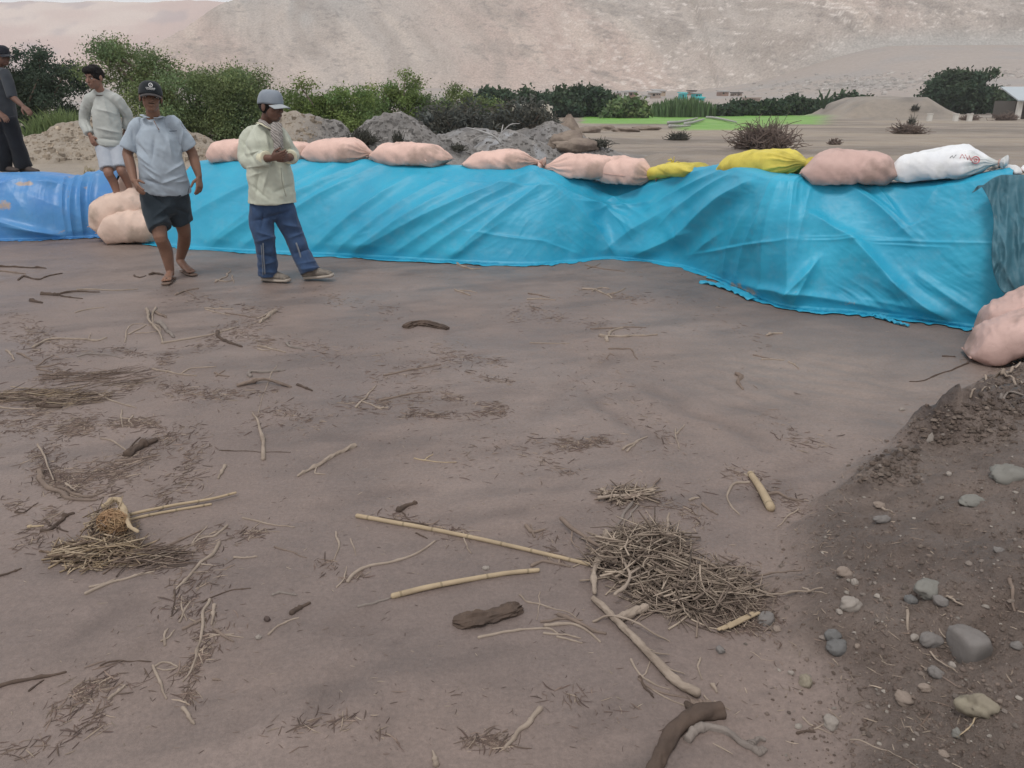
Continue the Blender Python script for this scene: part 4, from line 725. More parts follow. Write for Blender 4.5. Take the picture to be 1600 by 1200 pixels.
c = W(889, 186, 34); c[2] = float(Hq(c[0], 34))+.25; rocklike('earth_cone', c, (.80, .7, .72), 3, M_EARTH, 'pointed brown cone of earth left of the green field', 'earth cone', .22, flat=cone)
for k, (px, py, rx, rz) in enumerate([(918, 207, .55, .20), (945, 203, .5, .16), (978, 206, .6, .14), (885, 226, .4, .22), (900, 232, .5, .16), (1010, 203, .7, .14)]):
    g = GM([px], [py], 80)[0]; rocklike('earth_clod', g+np.array([0, 0, rz*.35]), (rx, rx*.8, rz), 60+k, M_EARTH, ['low brown clod right of the earth cone', 'brown clod on the near edge of the field, second from the cone', 'long brown clod on the near field edge', 'lumpy clod at the right foot of the gravel heap', 'flat clod just above the dipping sacks', 'last brown clod along the near field edge'][k], 'clod', .25, 20)
# pale block wall
M_BLOCK = mat('pale concrete blocks', (.50, .47, .40), (.42, .39, .33), 2, .9, .1, bump=.3, bscale=12); M_CAP = mat('wall capping', (.58, .55, .48), rough=.9)
def box(mb, a, b, c=None):
    x0, y0, z0 = a; x1, y1, z1 = b; V = [(x0, y0, z0), (x1, y0, z0), (x1, y1, z0), (x0, y1, z0), (x0, y0, z1), (x1, y0, z1), (x1, y1, z1), (x0, y1, z1)]
    mb.add(V, [[0, 3, 2, 1], [4, 5, 6, 7], [0, 1, 5, 4], [1, 2, 6, 5], [2, 3, 7, 6], [3, 0, 4, 7]], c)
a = W(800, 163, 50); b_ = W(857, 163, 50); z0 = float(Hq(a[0], 50)); r = empty('block_wall', ((a[0]+b_[0])/2, 50, z0), 'low pale block wall half hidden by scrub left of the field', 'wall')
mb = MB(); box(mb, (a[0], 50, z0-.2), (b_[0], 50.2, a[2]-.09)); build(mb, 'wall', M_BLOCK, r, smooth=False); mb = MB(); box(mb, (a[0]-.04, 49.96, a[2]-.088), (b_[0]+.04, 50.24, a[2])); build(mb, 'coping', M_CAP, r, smooth=False); mb = MB(); box(mb, (b_[0]-.003, 49.95, z0-.2), (b_[0]+.25, 50.25, a[2]-.09)); build(mb, 'pier', M_CAP, r, smooth=False)
# little houses at the foot of the mountain
WH = mat('white wall', (.62, .60, .56), rough=.9); BR = mat('brick wall', (.30, .20, .16), rough=.9); TQ = mat('turquoise cloth wall', (.05, .46, .48), rough=.7); TN = mat('reed mat wall', (.42, .33, .25), rough=.9); RF = mat('grey sheet roof', (.34, .33, .32), rough=.8); DK = mat('dark opening', (.04, .035, .03), rough=.9); PK = mat('adobe wall', (.36, .29, .25), rough=.95)
def house(px, ybase, w, h, dpt, Y, wall, roofm, lab, cat='house', slope=.15, nwin=1, ov=.15):
    c = W(px, ybase, Y); sc = (Y*CP)/FPX; w = w*sc; h = h*sc; z = min(float(Hq(c[0], Y)), c[2])-.3; zt_ = c[2]+h; r = empty('house' if cat == 'house' else 'shelter', (c[0], Y, z), lab, cat); x0, x1 = c[0]-w/2, c[0]+w/2
    mb = MB(); box(mb, (x0, Y, z), (x1, Y+dpt, zt_)); build(mb, 'wall', wall, r, smooth=False)
    mb = MB(); V = [(x0-ov, Y-ov, zt_+.02), (x1+ov, Y-ov, zt_+.02), (x1+ov, Y+dpt+ov, zt_+slope*w), (x0-ov, Y+dpt+ov, zt_+slope*w)]; V += [(a_, b2, c2+.14) for a_, b2, c2 in V]; mb.add(V, [[0, 3, 2, 1], [4, 5, 6, 7], [0, 1, 5, 4], [1, 2, 6, 5], [2, 3, 7, 6], [3, 0, 4, 7]]); build(mb, 'roof', roofm, r, smooth=False)
    zd = max(c[2], z); mb = MB(); box(mb, (x0+w*.15, Y-.04, zd), (x0+w*.15+min(.9, w*.25), Y-.002, zd+min(1.8, h*.8))); build(mb, 'door', DK, r, smooth=False)
    for i in range(nwin): mb = MB(); xw = x0+w*(.55+.25*i); box(mb, (xw, Y-.04, zd+h*.4), (xw+w*.13, Y-.002, zd+h*.75)); build(mb, 'window', DK, r, smooth=False)
house(978, 150, 8, 5.5, 3, 150, WH, RF, 'small white house in the hamlet above the tallest field tree'); house(989, 149, 13, 4.5, 4, 152, BR, RF, 'brown brick house next to the small white one', nwin=2)
house(1025, 150, 15, 4, 4, 150, PK, RF, 'long low house with grey roof in the middle of the hamlet', nwin=2); house(1031, 146, 18, 3, 4, 165, TN, RF, 'mat walled house above the long low one', nwin=2)
house(1069, 154, 8, 7, 3, 140, TQ, TQ, 'small turquoise hut directly behind the reeds', nwin=0); house(1091, 153, 11, 6, 3, 140, TQ, RF, 'larger turquoise hut right of the reeds'); house(1096, 158, 9, 4, 2, 134, TQ, TQ, 'turquoise lean-to just below the larger turquoise hut', nwin=0)
house(1084, 144.5, 8, 1.6, 4, 168, BR, DK, 'tiny dark roofed hut above the turquoise huts', nwin=0); house(1133, 147, 11, 3, 4, 160, BR, RF, 'lone brick box right of the turquoise huts'); house(1150, 148.5, 5, 2.5, 3, 160, PK, DK, 'tiny adobe hut, left one of the pair at the slope foot', nwin=0); house(1157, 148.5, 5, 2.5, 3, 160, PK, DK, 'tiny adobe hut, right one of the pair at the slope foot', nwin=0)
house(968, 149, 9, 3, 3, 158, PK, RF, 'grey adobe house at the left end of the hamlet'); house(1012, 153, 7, 2.5, 3, 146, WH, RF, 'tiny pale shed between the white house and the long one', nwin=0); house(1178, 157, 20, 3, 3, 128, PK, PK, 'low ruined adobe wall enclosure above the round bushes', nwin=0, slope=.01)
# roofed hut at the right edge
def hut():
    Y = 62; x0 = W(1592, 160, Y)[0]; z0 = float(Hq(x0, Y)); zr = W(1592, 157, Y)[2]; r = empty('hut', (x0+2, Y, z0), 'hut with pale sheet roof and white posts at the right edge', 'hut')
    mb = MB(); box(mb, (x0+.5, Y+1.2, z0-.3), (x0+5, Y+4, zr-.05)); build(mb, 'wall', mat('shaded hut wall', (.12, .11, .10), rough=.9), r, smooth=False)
    for dx in (0.05, 2.0, 4.0): mb = MB(); box(mb, (x0+dx, Y, z0-.3), (x0+dx+.30, Y+.3, zr-.06)); build(mb, 'post', WH, r, smooth=False)
    mb = MB(); V = [(x0-.25, Y-.3, zr-.05), (x0+5.5, Y-.3, zr-.05), (x0+5.5, Y+4.3, zr+.9), (x0+.9, Y+4.3, zr+.9)]; V += [(a_, b2, c2+.09) for a_, b2, c2 in V]; mb.add(V, [[0, 3, 2, 1], [4, 5, 6, 7], [0, 1, 5, 4], [1, 2, 6, 5], [2, 3, 7, 6], [3, 0, 4, 7]]); build(mb, 'roof', mat('pale sheet roof', (.42, .47, .50), rough=.5), r, smooth=False)
hut()
for k, px in enumerate((1497, 1519, 1456)):
    Y = 57; c = W(px, 172, Y); z = float(Hq(c[0], Y)); c[2] = z+.32; mb = MB(); box(mb, (c[0]-.13, Y, z-.2), (c[0]+.13, Y+.26, c[2]+.12)); box(mb, (c[0]-.16, Y-.03, c[2]+.122), (c[0]+.16, Y+.29, c[2]+.17)); build(mb, 'concrete_post', WH, origin=(c[0], Y, z), smooth=False, label=['short white post on the levee, middle of three', 'short white post on the levee, nearest the hut', 'short white post at the foot of the broad tree'][k], cat='post')
# pale boulders scattered over the scree
def scree():
    rng = np.random.default_rng(88); mb = MB(); px = np.concatenate([rng.normal(1330, 60, 260), rng.normal(1400, 90, 160), rng.uniform(1150, 1600, 120)]); py = 132-.05*(px-1330)+rng.normal(0, 7, len(px)); P = GM(px, np.clip(py, 95, 148), 262)
    for p in P:
        if p[1] > 255 or p[1] < 100: continue
        s = rng.uniform(.15, .5); q = unit(rng.normal(0, 1, (8, 3))); v = np.array([[a_, b2, c2] for a_ in (-1, 1) for b2 in (-1, 1) for c2 in (-1, 1)])*np.array([s, s*.8, s*.6])*rng.uniform(.6, 1.2, (8, 3))+p; t = rng.uniform(.7, 1.15); mb.add(v, [[0, 1, 3, 2], [4, 6, 7, 5], [0, 4, 5, 1], [2, 3, 7, 6], [0, 2, 6, 4], [1, 5, 7, 3]], (t, t, t))
    build(mb, 'scree_boulders', mat('pale boulder', (.50, .47, .44), attr=True, rough=.95), usecol=True, smooth=False, kind='stuff')
scree()

# ================================================================== the dusty air of the valley
def haze():
    m = bpy.data.materials.new('haze'); m.use_nodes = True; t = m.node_tree; t.nodes.clear(); o = t.nodes.new('ShaderNodeOutputMaterial'); v = t.nodes.new('ShaderNodeVolumePrincipled')
    v.inputs['Color'].default_value = (.93, .95, 1, 1); v.inputs['Density'].default_value = .0005; v.inputs['Anisotropy'].default_value = .2; t.links.new(v.outputs[0], o.inputs['Volume'])
    mb = MB(); box(mb, (-900, -60, -9), (700, 1100, 330)); build(mb, 'haze', m, smooth=False, kind='stuff')
haze()
# ================================================================== people
def skin(name, c): return mat(name, c, tuple(a*.8 for a in c), 12, .55, .35, bump=.1, bscale=60, bdist=.002)
M_SKIN = skin('tanned skin', (.23, .125, .085)); M_SKIN2 = skin('dark tanned skin', (.15, .08, .058)); M_SKIN3 = skin('warm brown skin', (.26, .14, .10))
M_HAIR = mat('black hair', (.008, .007, .008), (.016, .014, .013), 40, .75, .15, bump=.6, bscale=120, bdist=.004, stretch=(1, 1, .2)); M_EYE = mat('eye', (.55, .53, .50), rough=.3); M_PUP = mat('iris', (.02, .012, .01), rough=.25)
def cloth(name, c, c2=None, b=.25, rough=.9): return mat(name, c, c2 or tuple(a*.85 for a in c), 9, rough, .15, bump=b, bscale=160, bdist=.0015, sheen=.15)
def ellip(mb, c, r, ax=None, n=20):
    th = np.linspace(0, 2*math.pi, n, endpoint=False); ph = np.linspace(-math.pi/2+.08, math.pi/2-.08, n); T, Q = np.meshgrid(th, ph); d = np.stack([np.cos(Q)*np.cos(T), np.cos(Q)*np.sin(T), np.sin(Q)], -1).reshape(-1, 3)*np.array(r)
    A = np.eye(3) if ax is None else np.array(ax); V = d@A+np.array(c); F = grid_faces(n, n, True).tolist(); F.append(list(range(n))[::-1]); F.append([(n-1)*n+i for i in range(n)]); mb.add(V, F)
def frame(fwd, up):
    up = unit(up); fwd = unit(fwd-up*np.dot(fwd, up)); left = np.cross(up, fwd); return np.array([left, fwd, up])     # rows: left, forward, up
def head_shapes(mb, c, A, s=1.0):
    "c = centre of the skull; A = frame(rows left, fwd, up)"
    P = lambda l, f, u: c+(A[0]*l+A[1]*f+A[2]*u)*s
    ellip(mb, P(0, -.012, .028), np.array((.074, .094, .088))*s, A); ellip(mb, P(0, .022, -.030), np.array((.060, .066, .078))*s, A); ellip(mb, P(0, .040, -.082), np.array((.036, .040, .028))*s, A)
    ellip(mb, P(0, .060, .018), np.array((.052, .026, .013))*s, A); tube(mb, [P(0, .078, .012), P(0, .094, -.012), P(0, .104, -.030)], np.array([.008, .011, .016])*s, 10, side=A[0], R2=np.array([.008, .010, .012])*s)
    for k in (-1, 1):
        ellip(mb, P(k*.044, .056, -.020), np.array((.019, .018, .015))*s, A); ellip(mb, P(k*.076, -.012, -.008), np.array((.009, .020, .032))*s, A)
    ellip(mb, P(0, .084, -.056), np.array((.025, .012, .007))*s, A); ellip(mb, P(0, .082, -.067), np.array((.021, .012, .008))*s, A)
def face_bits(root, c, A, s=1.0, hair=True, beard=None):
    P = lambda l, f, u: c+(A[0]*l+A[1]*f+A[2]*u)*s
    for k in (-1, 1):
        mb = MB(); ellip(mb, P(k*.030, .068, .000), np.array((.013, .010, .006))*s, A, 12); e = build(mb, 'eye', M_EYE, root); mb = MB(); ellip(mb, P(k*.030, .0755, -.001), np.array((.0055, .005, .005))*s, A, 10); build(mb, 'iris', M_PUP, e)
        mb = MB(); tube(mb, [P(k*.014, .083, .017), P(k*.032, .081, .022), P(k*.050, .068, .016)], np.array([.003, .004, .002])*s, 6); build(mb, 'eyebrow', M_HAIR, root)
def hand_shapes(mb, w, d, palm, thumb, curl=.5, s=1.0, L=.185):
    "w wrist, d direction, palm = normal out of the palm, thumb = side vector towards the thumb"
    d = unit(d); palm = unit(palm-d*np.dot(palm, d)); th = unit(np.cross(d, palm)); th = th*np.sign(np.dot(th, thumb)+1e-9); k = s*L/.185
    tube(mb, [w-d*.02*k, w+d*.03*k, w+d*.065*k, w+d*.092*k], np.array([.025, .032, .040, .040])*k, 14, side=th, R2=np.array([.018, .016, .015, .013])*k, sq=2.6)
    for i, (o, l, r) in enumerate(((.031, .070, .0092), (.0105, .080, .0096), (-.010, .074, .0092), (-.030, .058, .0082))):
        b = w+d*.088*k+th*o*k; p = [b]; a = 0; seg = (.45, .32, .27)
        for j, q in enumerate(seg):
            a += curl*(.55+.12*i)*(1.0 if j else .7); dd = d*math.cos(a)+palm*math.sin(a)+th*(o*1.2); p.append(p[-1]+unit(dd)*l*q*k)
        tube(mb, p, np.array([1.05, 1, .92, .78])*r*k, 9)
    b = w+d*.028*k+th*.026*k; dd = unit(d*.62+th*.62+palm*.45); p1 = b+dd*.040*k; dd2 = unit(d*.9+th*.15+palm*.45); tube(mb, [b, p1, p1+dd2*.030*k, p1+dd2*.052*k], np.array([.0145, .0125, .011, .009])*k, 10)
def foot_shapes(mb, ankle, heel, toe, s=1.0, toes=True):
    f = unit(toe-heel); L = np.linalg.norm(toe-heel); up = np.array([0, 0, 1.]); sd_ = unit(np.cross(f, up))
    tube(mb, [heel+f*.03*s+up*.03*s, heel+f*L*.35+up*.034*s, heel+f*L*.62+up*.024*s, heel+f*L*.82+up*.018*s], np.array([.030, .032, .040, .042])*s, 14, side=sd_, R2=np.array([.030, .034, .024, .018])*s)
    tube(mb, [ankle, (ankle+heel+f*.07*s+up*.035*s)/2, heel+f*.06*s+up*.035*s], np.array([.036, .037, .036])*s, 12)
    if toes:
        for i, (o, l, r) in enumerate(((.030, .05, .0125), (.010, .048, .009), (-.007, .042, .0085), (-.022, .036, .008), (-.035, .028, .0075))):
            b = heel+f*L*.80+sd_*o*s+up*.014*s; tube(mb, [b, b+f*l*.6*s, b+f*l*s-up*.003], np.array([r, r, r*.85])*s, 8)
def pj(px, py, Y): return W(px, py, Y)
def crinkle(V, N, amp, f, seed, dirn=None):
    a = ridge3(V, f, seed); return V+N*(amp*a)[:, None]
def ridge3(V, f, seed): return (1-2*np.abs(n3(V*np.array([1, 1, .6]), f, seed)))*.6+.4*n3(V, f*2.3, seed+3)
def clothes(name, mb, m, root, vox=.008, amp=.008, f=9, seed=0, sm=3, label=None, mod=None):
    V, N, F = remesh(mb, vox, sm); V = V+N*(amp*ridge3(V, f, seed))[:, None]+N*(amp*.45*ridge3(V, f*2.6, seed+9))[:, None]
    if mod: V = mod(V, N)
    return mesh_obj(name, V, F, m, parent=root, label=label)
def project(V):
    d = V-np.array([0, 0, HC]); z = d[:, 1]*CP-d[:, 2]*SP; return 800+FPX*d[:, 0]/z, 600-FPX*(d[:, 1]*SP+d[:, 2]*CP)/z
def creases(folds, amp=.016, w=2.6, back=.35):
    def f(V, N):
        px, py = project(V); d = np.zeros(len(V))
        for k, a in enumerate(folds):
            q, ov, t = seg_dist(px, py, a); d += (1 if k % 3 else -1.1)*amp*np.exp(-(np.abs(q)/w)**1.3)*np.exp(-(ov/4.)**2)*np.sin(math.pi*np.clip(t*.8+.1, 0, 1))
        return V+N*(d*np.where(N[:, 1] < 0, 1, back))[:, None]
    return f
def body(root_name, mb, m, root, vox=.0042):
    V, N, F = remesh(mb, vox, 3, .5); return mesh_obj('body', V, F, m, parent=root)
def limb(mb, pts, R, n=14, k=10, **kw):
    P = smooth_path(np.array(pts), k); t = np.linspace(0, 1, k); tube(mb, P, np.interp(t, np.linspace(0, 1, len(R)), R), n, **kw)
def cap_shapes(root, c, A, m, mbrim=None, tilt=0, s=1.0, button=True):
    P = lambda l, f, u: c+(A[0]*l+A[1]*f+A[2]*u)*s
    # crown: half dome
    mb = MB(); nt_, nr = 40, 16; V = []
    for j in range(nr):
        q = j/(nr-1)*math.pi/2
        for i in range(nt_):
            a = 2*math.pi*i/nt_; l = .086*math.cos(a)*math.cos(q)**.6; f = (.107*math.sin(a)*math.cos(q)**.6)-.010; u = .020+.100*math.sin(q)**.9+(.012 if math.sin(a) > 0 else 0)*math.sin(a)*math.sin(2*q)*.5; u -= .018*(1-math.sin(q))*max(0, -math.sin(a)); V.append(P(l, f, u))
    F = grid_faces(nt_, nr, True).tolist(); F.append(list(range(nt_))[::-1]); F.append([(nr-1)*nt_+i for i in range(nt_)]); mb.add(V, F); cap = build(mb, 'cap', m, root)
    # brim: curved plate
    mb = MB(); V = []; nb = 21; mr = 8
    for layer in (0, 1):
        for j in range(mr):
            r = j/(mr-1)
            for i in range(nb):
                a = (i/(nb-1)-.5)*2*1.10; rr = r*.072*math.cos(a*.62)**.8; l = .084*math.sin(a)*(1+.05*r); f = .095*math.cos(a)*.98+rr*1.0; u = .026-.018*r-.020*(math.sin(a)**2)-.0045*layer; V.append(P(l, f, u))
    n = nb*mr; F = grid_faces(nb, mr).tolist(); F += (grid_faces(nb, mr)[:, ::-1]+n).tolist()
    for i in range(nb-1): F += [[(mr-1)*nb+i, (mr-1)*nb+i+1, (mr-1)*nb+i+1+n, (mr-1)*nb+i+n], [i+1, i, i+n, i+1+n]]
    for j in range(mr-1): F += [[j*nb, (j+1)*nb, (j+1)*nb+n, j*nb+n], [(j+1)*nb+nb-1, j*nb+nb-1, j*nb+nb-1+n, (j+1)*nb+nb-1+n]]
    mb.add(V, F); build(mb, 'brim', mbrim or m, cap)
    if button: mb = MB(); ellip(mb, P(0, -.010, .120), (.007, .007, .004), A, 10); build(mb, 'button', m, cap)
    return cap, P
def floor_z(x, y): return float(Hq(x, y))

# ---- the capped man in the pale blue polo shirt
def man_polo():
    Y = 7.28; g = lambda px, py, dy=0: pj(px, py, Y+dy); fr = GM([268], [443])[0]; root = empty('person', (fr[0], Y, floor_z(fr[0], Y)), 'man in pale blue polo shirt, dark shorts and black cap walking in flip-flops', 'person')
    A = frame(np.array([.42, -1, -.20]), np.array([.06, .10, 1])); hc = g(235.5, 152.5)
    shl, shr = g(214, 200, .04), g(273, 195, .07); neck = g(241, 184, .06); sv = unit(shr-shl)
    el, er = g(199, 240, .02), g(300, 238, .16); wl, wr = g(210, 283, -.12), g(311, 276, .10)
    hipl, hipr = g(240, 312, .04), g(275, 308, .08); kl, kr = g(251, 372, -.06), g(288, 362, .22); al, ar = g(266, 424, .02), g(281, 407, .40)
    mb = MB(); head_shapes(mb, hc, A, 1.10); limb(mb, [g(241, 190, .09), g(239, 176, .05), hc-A[2]*.02-A[1]*.02], [.062, .056, .055])
    limb(mb, [g(258, 305, .08), g(254, 270, .06), g(248, 235, .05), g(244, 205, .06), g(243, 192, .08)], [.165, .150, .165, .165, .10], 20, side=sv, R2=np.interp(np.linspace(0, 1, 10), [0, .3, .6, .9, 1], [.12, .12, .125, .11, .06]))
    for s_, e_, w_ in ((shl, el, wl), (shr, er, wr)): limb(mb, [s_+sv*0, e_], [.058, .044]); limb(mb, [e_, e_*.55+w_*.45+np.array([0, .0, 0]), w_], [.044, .043, .027])
    hd = unit(g(221, 303, -.22)-wl); hand_shapes(mb, wl, hd, sv*.6+np.array([0, .6, 0]), np.array([.2, -1, .1]), .38); hd = unit(g(312, 300, .06)-wr); hand_shapes(mb, wr, hd, -sv+np.array([0, .5, 0]), np.array([0, -1, 0]), .50)
    for h_, k_, a_ in ((hipl, kl, al), (hipr, kr, ar)): limb(mb, [h_, k_], [.088, .060], 16); limb(mb, [k_, k_*.62+a_*.38+np.array([0, .035, 0]), a_], [.058, .058, .036], 16)
    zf = floor_z(al[0], al[1]); heel1 = np.array([al[0]-.01, al[1]+.05, zf+.022]); toe1 = np.array([al[0]+.03, al[1]-.19, zf+.02]); foot_shapes(mb, al, heel1, toe1)
    toe2 = GM([301], [431])[0]+np.array([0, .0, .024]); heel2 = toe2+unit(ar-toe2+np.array([-.02, .02, -.075]))*.235; foot_shapes(mb, ar, heel2, toe2)
    body('body', mb, M_SKIN, root); face_bits(root, hc, A, 1.10)
    mb = MB(); P = lambda l, f, u: hc+(A[0]*l+A[1]*f+A[2]*u)*1.10   # short hair under the cap
    ellip(mb, P(0, -.022, .022), np.array((.080, .092, .088))*1.10, A); build(mb, 'hair', M_HAIR, root)
    mb = MB(); ellip(mb, P(0, .086, -.048), (.027, .008, .004), A, 12); build(mb, 'moustache', M_HAIR, root)
    M = cloth('black cap cloth', (.018, .022, .026)); cap, P = cap_shapes(root, hc, A, M, mat('dusty brim', (.05, .045, .045), rough=.8), s=1.12)
    # white round emblem with two rows of small lettering
    mw = mat('white print', (.75, .75, .75), rough=.7); mb = MB(); 
    def onc(a, u): 
        q = math.asin(min(1, max(0, ((u-.020)/.100)))**(1/.9)); return P(.086*math.sin(a)*math.cos(q)**.6, .107*math.cos(a)*math.cos(q)**.6-.010+.004, u+.006*math.sin(2*q)+.001)
    tube(mb, [onc(.02+.16*math.cos(t), .078+.013*math.sin(t)) for t in np.linspace(0, 2*math.pi, 22)], .0028, 6); tube(mb, [onc(-.02, .072), onc(.05, .080), onc(.10, .086)], .002, 5); build(mb, 'emblem', mw, cap)
    for row, u in enumerate((.056, .048)):
        mb = MB()
        for i in range(9 if row == 0 else 12):
            a = (-.36+.72*i/8) if row == 0 else (-.30+.60*i/11); h_ = .0045 if row == 0 else .002; tube(mb, [onc(a, u-h_), onc(a+(.02 if i % 2 else -.015), u+h_)], .0015 if row == 0 else .001, 5)
            if row == 0: tube(mb, [onc(a-.015, u), onc(a+.03, u+(.002 if i % 3 else -.003))], .0013, 5)
        build(mb, 'lettering', mw, cap)
    MS = cloth('pale blue knit', (.37, .43, .49), (.32, .375, .435)); mb = MB()
    limb(mb, [g(258, 297, .08), g(256, 278, .06), g(250, 240, .04), g(245, 208, .05), g(243, 190, .075)], [.220, .196, .178, .178, .080], 26, k=14, side=sv, R2=np.interp(np.linspace(0, 1, 14), [0, .25, .6, .85, 1], [.152, .156, .152, .128, .075]), cap=False)
    for s_, e_ in ((shl, el), (shr, er)): q = s_+(e_-s_)*.80; limb(mb, [s_*.72+neck*.28, s_, q], [.066, .066, .078], 18, cap=False)
    limb(mb, [shl, neck+np.array([0, .02, -.050]), shr], [.058, .070, .058], 16)
    clothes('polo_shirt', mb, MS, root, .007, .010, 6, 3, mod=creases([(214, 225, 232, 246), (212, 238, 240, 262), (222, 255, 250, 275), (222, 280, 262, 291), (250, 288, 292, 272), (262, 270, 290, 252), (241, 214, 237, 252), (262, 214, 268, 245), (286, 205, 280, 240), (205, 200, 209, 222), (230, 270, 252, 288), (272, 285, 293, 282), (283, 190, 296, 208)]))
    mb = MB(); cc = hc+A[2]*-.145+A[1]*-.030; ring = [cc+A[0]*.076*math.cos(t)+A[1]*(.070*math.sin(t)+.008)+A[2]*(-.022*max(0, math.sin(t))) for t in np.linspace(math.pi/2+.28, math.pi/2+2*math.pi-.28, 26)]; tube(mb, ring, .005, 8, R2=.020, side=np.array([0, 0, 1.])); build(mb, 'collar', MS, root)
    fc = lambda px, py: pj(px, py, Y-.115); mb = MB(); tube(mb, [fc(240, 190), fc(245, 198), fc(249, 206)], .012, 6, R2=.004); build(mb, 'placket', MS, root)
    mb = MB(); tube(mb, [fc(240.5, 189), fc(244, 196), fc(248.5, 203)], .006, 6, R2=.004); build(mb, 'skin_opening', M_SKIN, root)
    mb = MB(); tube(mb, [pj(265, 205, Y-.10), pj(276, 204.5, Y-.07)], .003, 6); build(mb, 'pocket_edge', mat('dark trim', (.03, .04, .06)), root)
    MK = cloth('dark slate cotton', (.032, .044, .055), (.024, .034, .044)); mb = MB()
    limb(mb, [g(257, 288, .08), g(257, 305, .08), g(257, 322, .07)], [.176, .176, .162], 24, side=sv, R2=np.full(10, .135))
    limb(mb, [hipl+np.array([0, 0, .06]), hipl*.5+kl*.5, g(251, 357, -.05)], [.108, .106, .100], 20, cap=False); limb(mb, [hipr+np.array([0, 0, .06]), hipr*.5+kr*.5, g(286.5, 348, .17)], [.112, .108, .096], 20, cap=False)
    sh = clothes('shorts', mb, MK, root, .008, .008, 7, 8, mod=creases([(240, 305, 262, 325), (270, 310, 292, 300), (262, 322, 240, 340), (272, 325, 296, 335), (245, 350, 262, 340)])); mb = MB(); tube(mb, [g(296, 291, .04), g(293, 306, .06), g(294, 318, .08)], .003, 5); build(mb, 'pocket_seam', M_DARKP, sh)
    MF = mat('worn brown rubber', (.16, .11, .085), rough=.7)
    for hl, te in ((heel1, toe1), (heel2, toe2)):
        f = unit(te-hl); upv = unit(np.cross(np.cross(f, [0, 0, 1.]), f)); sdv = np.cross(f, upv); mb = MB(); tube(mb, [hl-upv*.012, hl+f*.1-upv*.012, hl+f*.2-upv*.012, te+f*.045-upv*.010], [.036, .036, .046, .034], 16, side=sdv, R2=[.009]*4, sq=3); sd_ = build(mb, 'flip_flop', MF, root)
        mb = MB(); t0 = te-f*.03+upv*.026
        for k in (-1, 1): tube(mb, smooth_path([t0, te-f*.075+upv*.034+sdv*k*.026, te-f*.12+sdv*k*.048-upv*.004], 8), .0055, 8)
        build(mb, 'strap', MF, sd_)
man_polo()

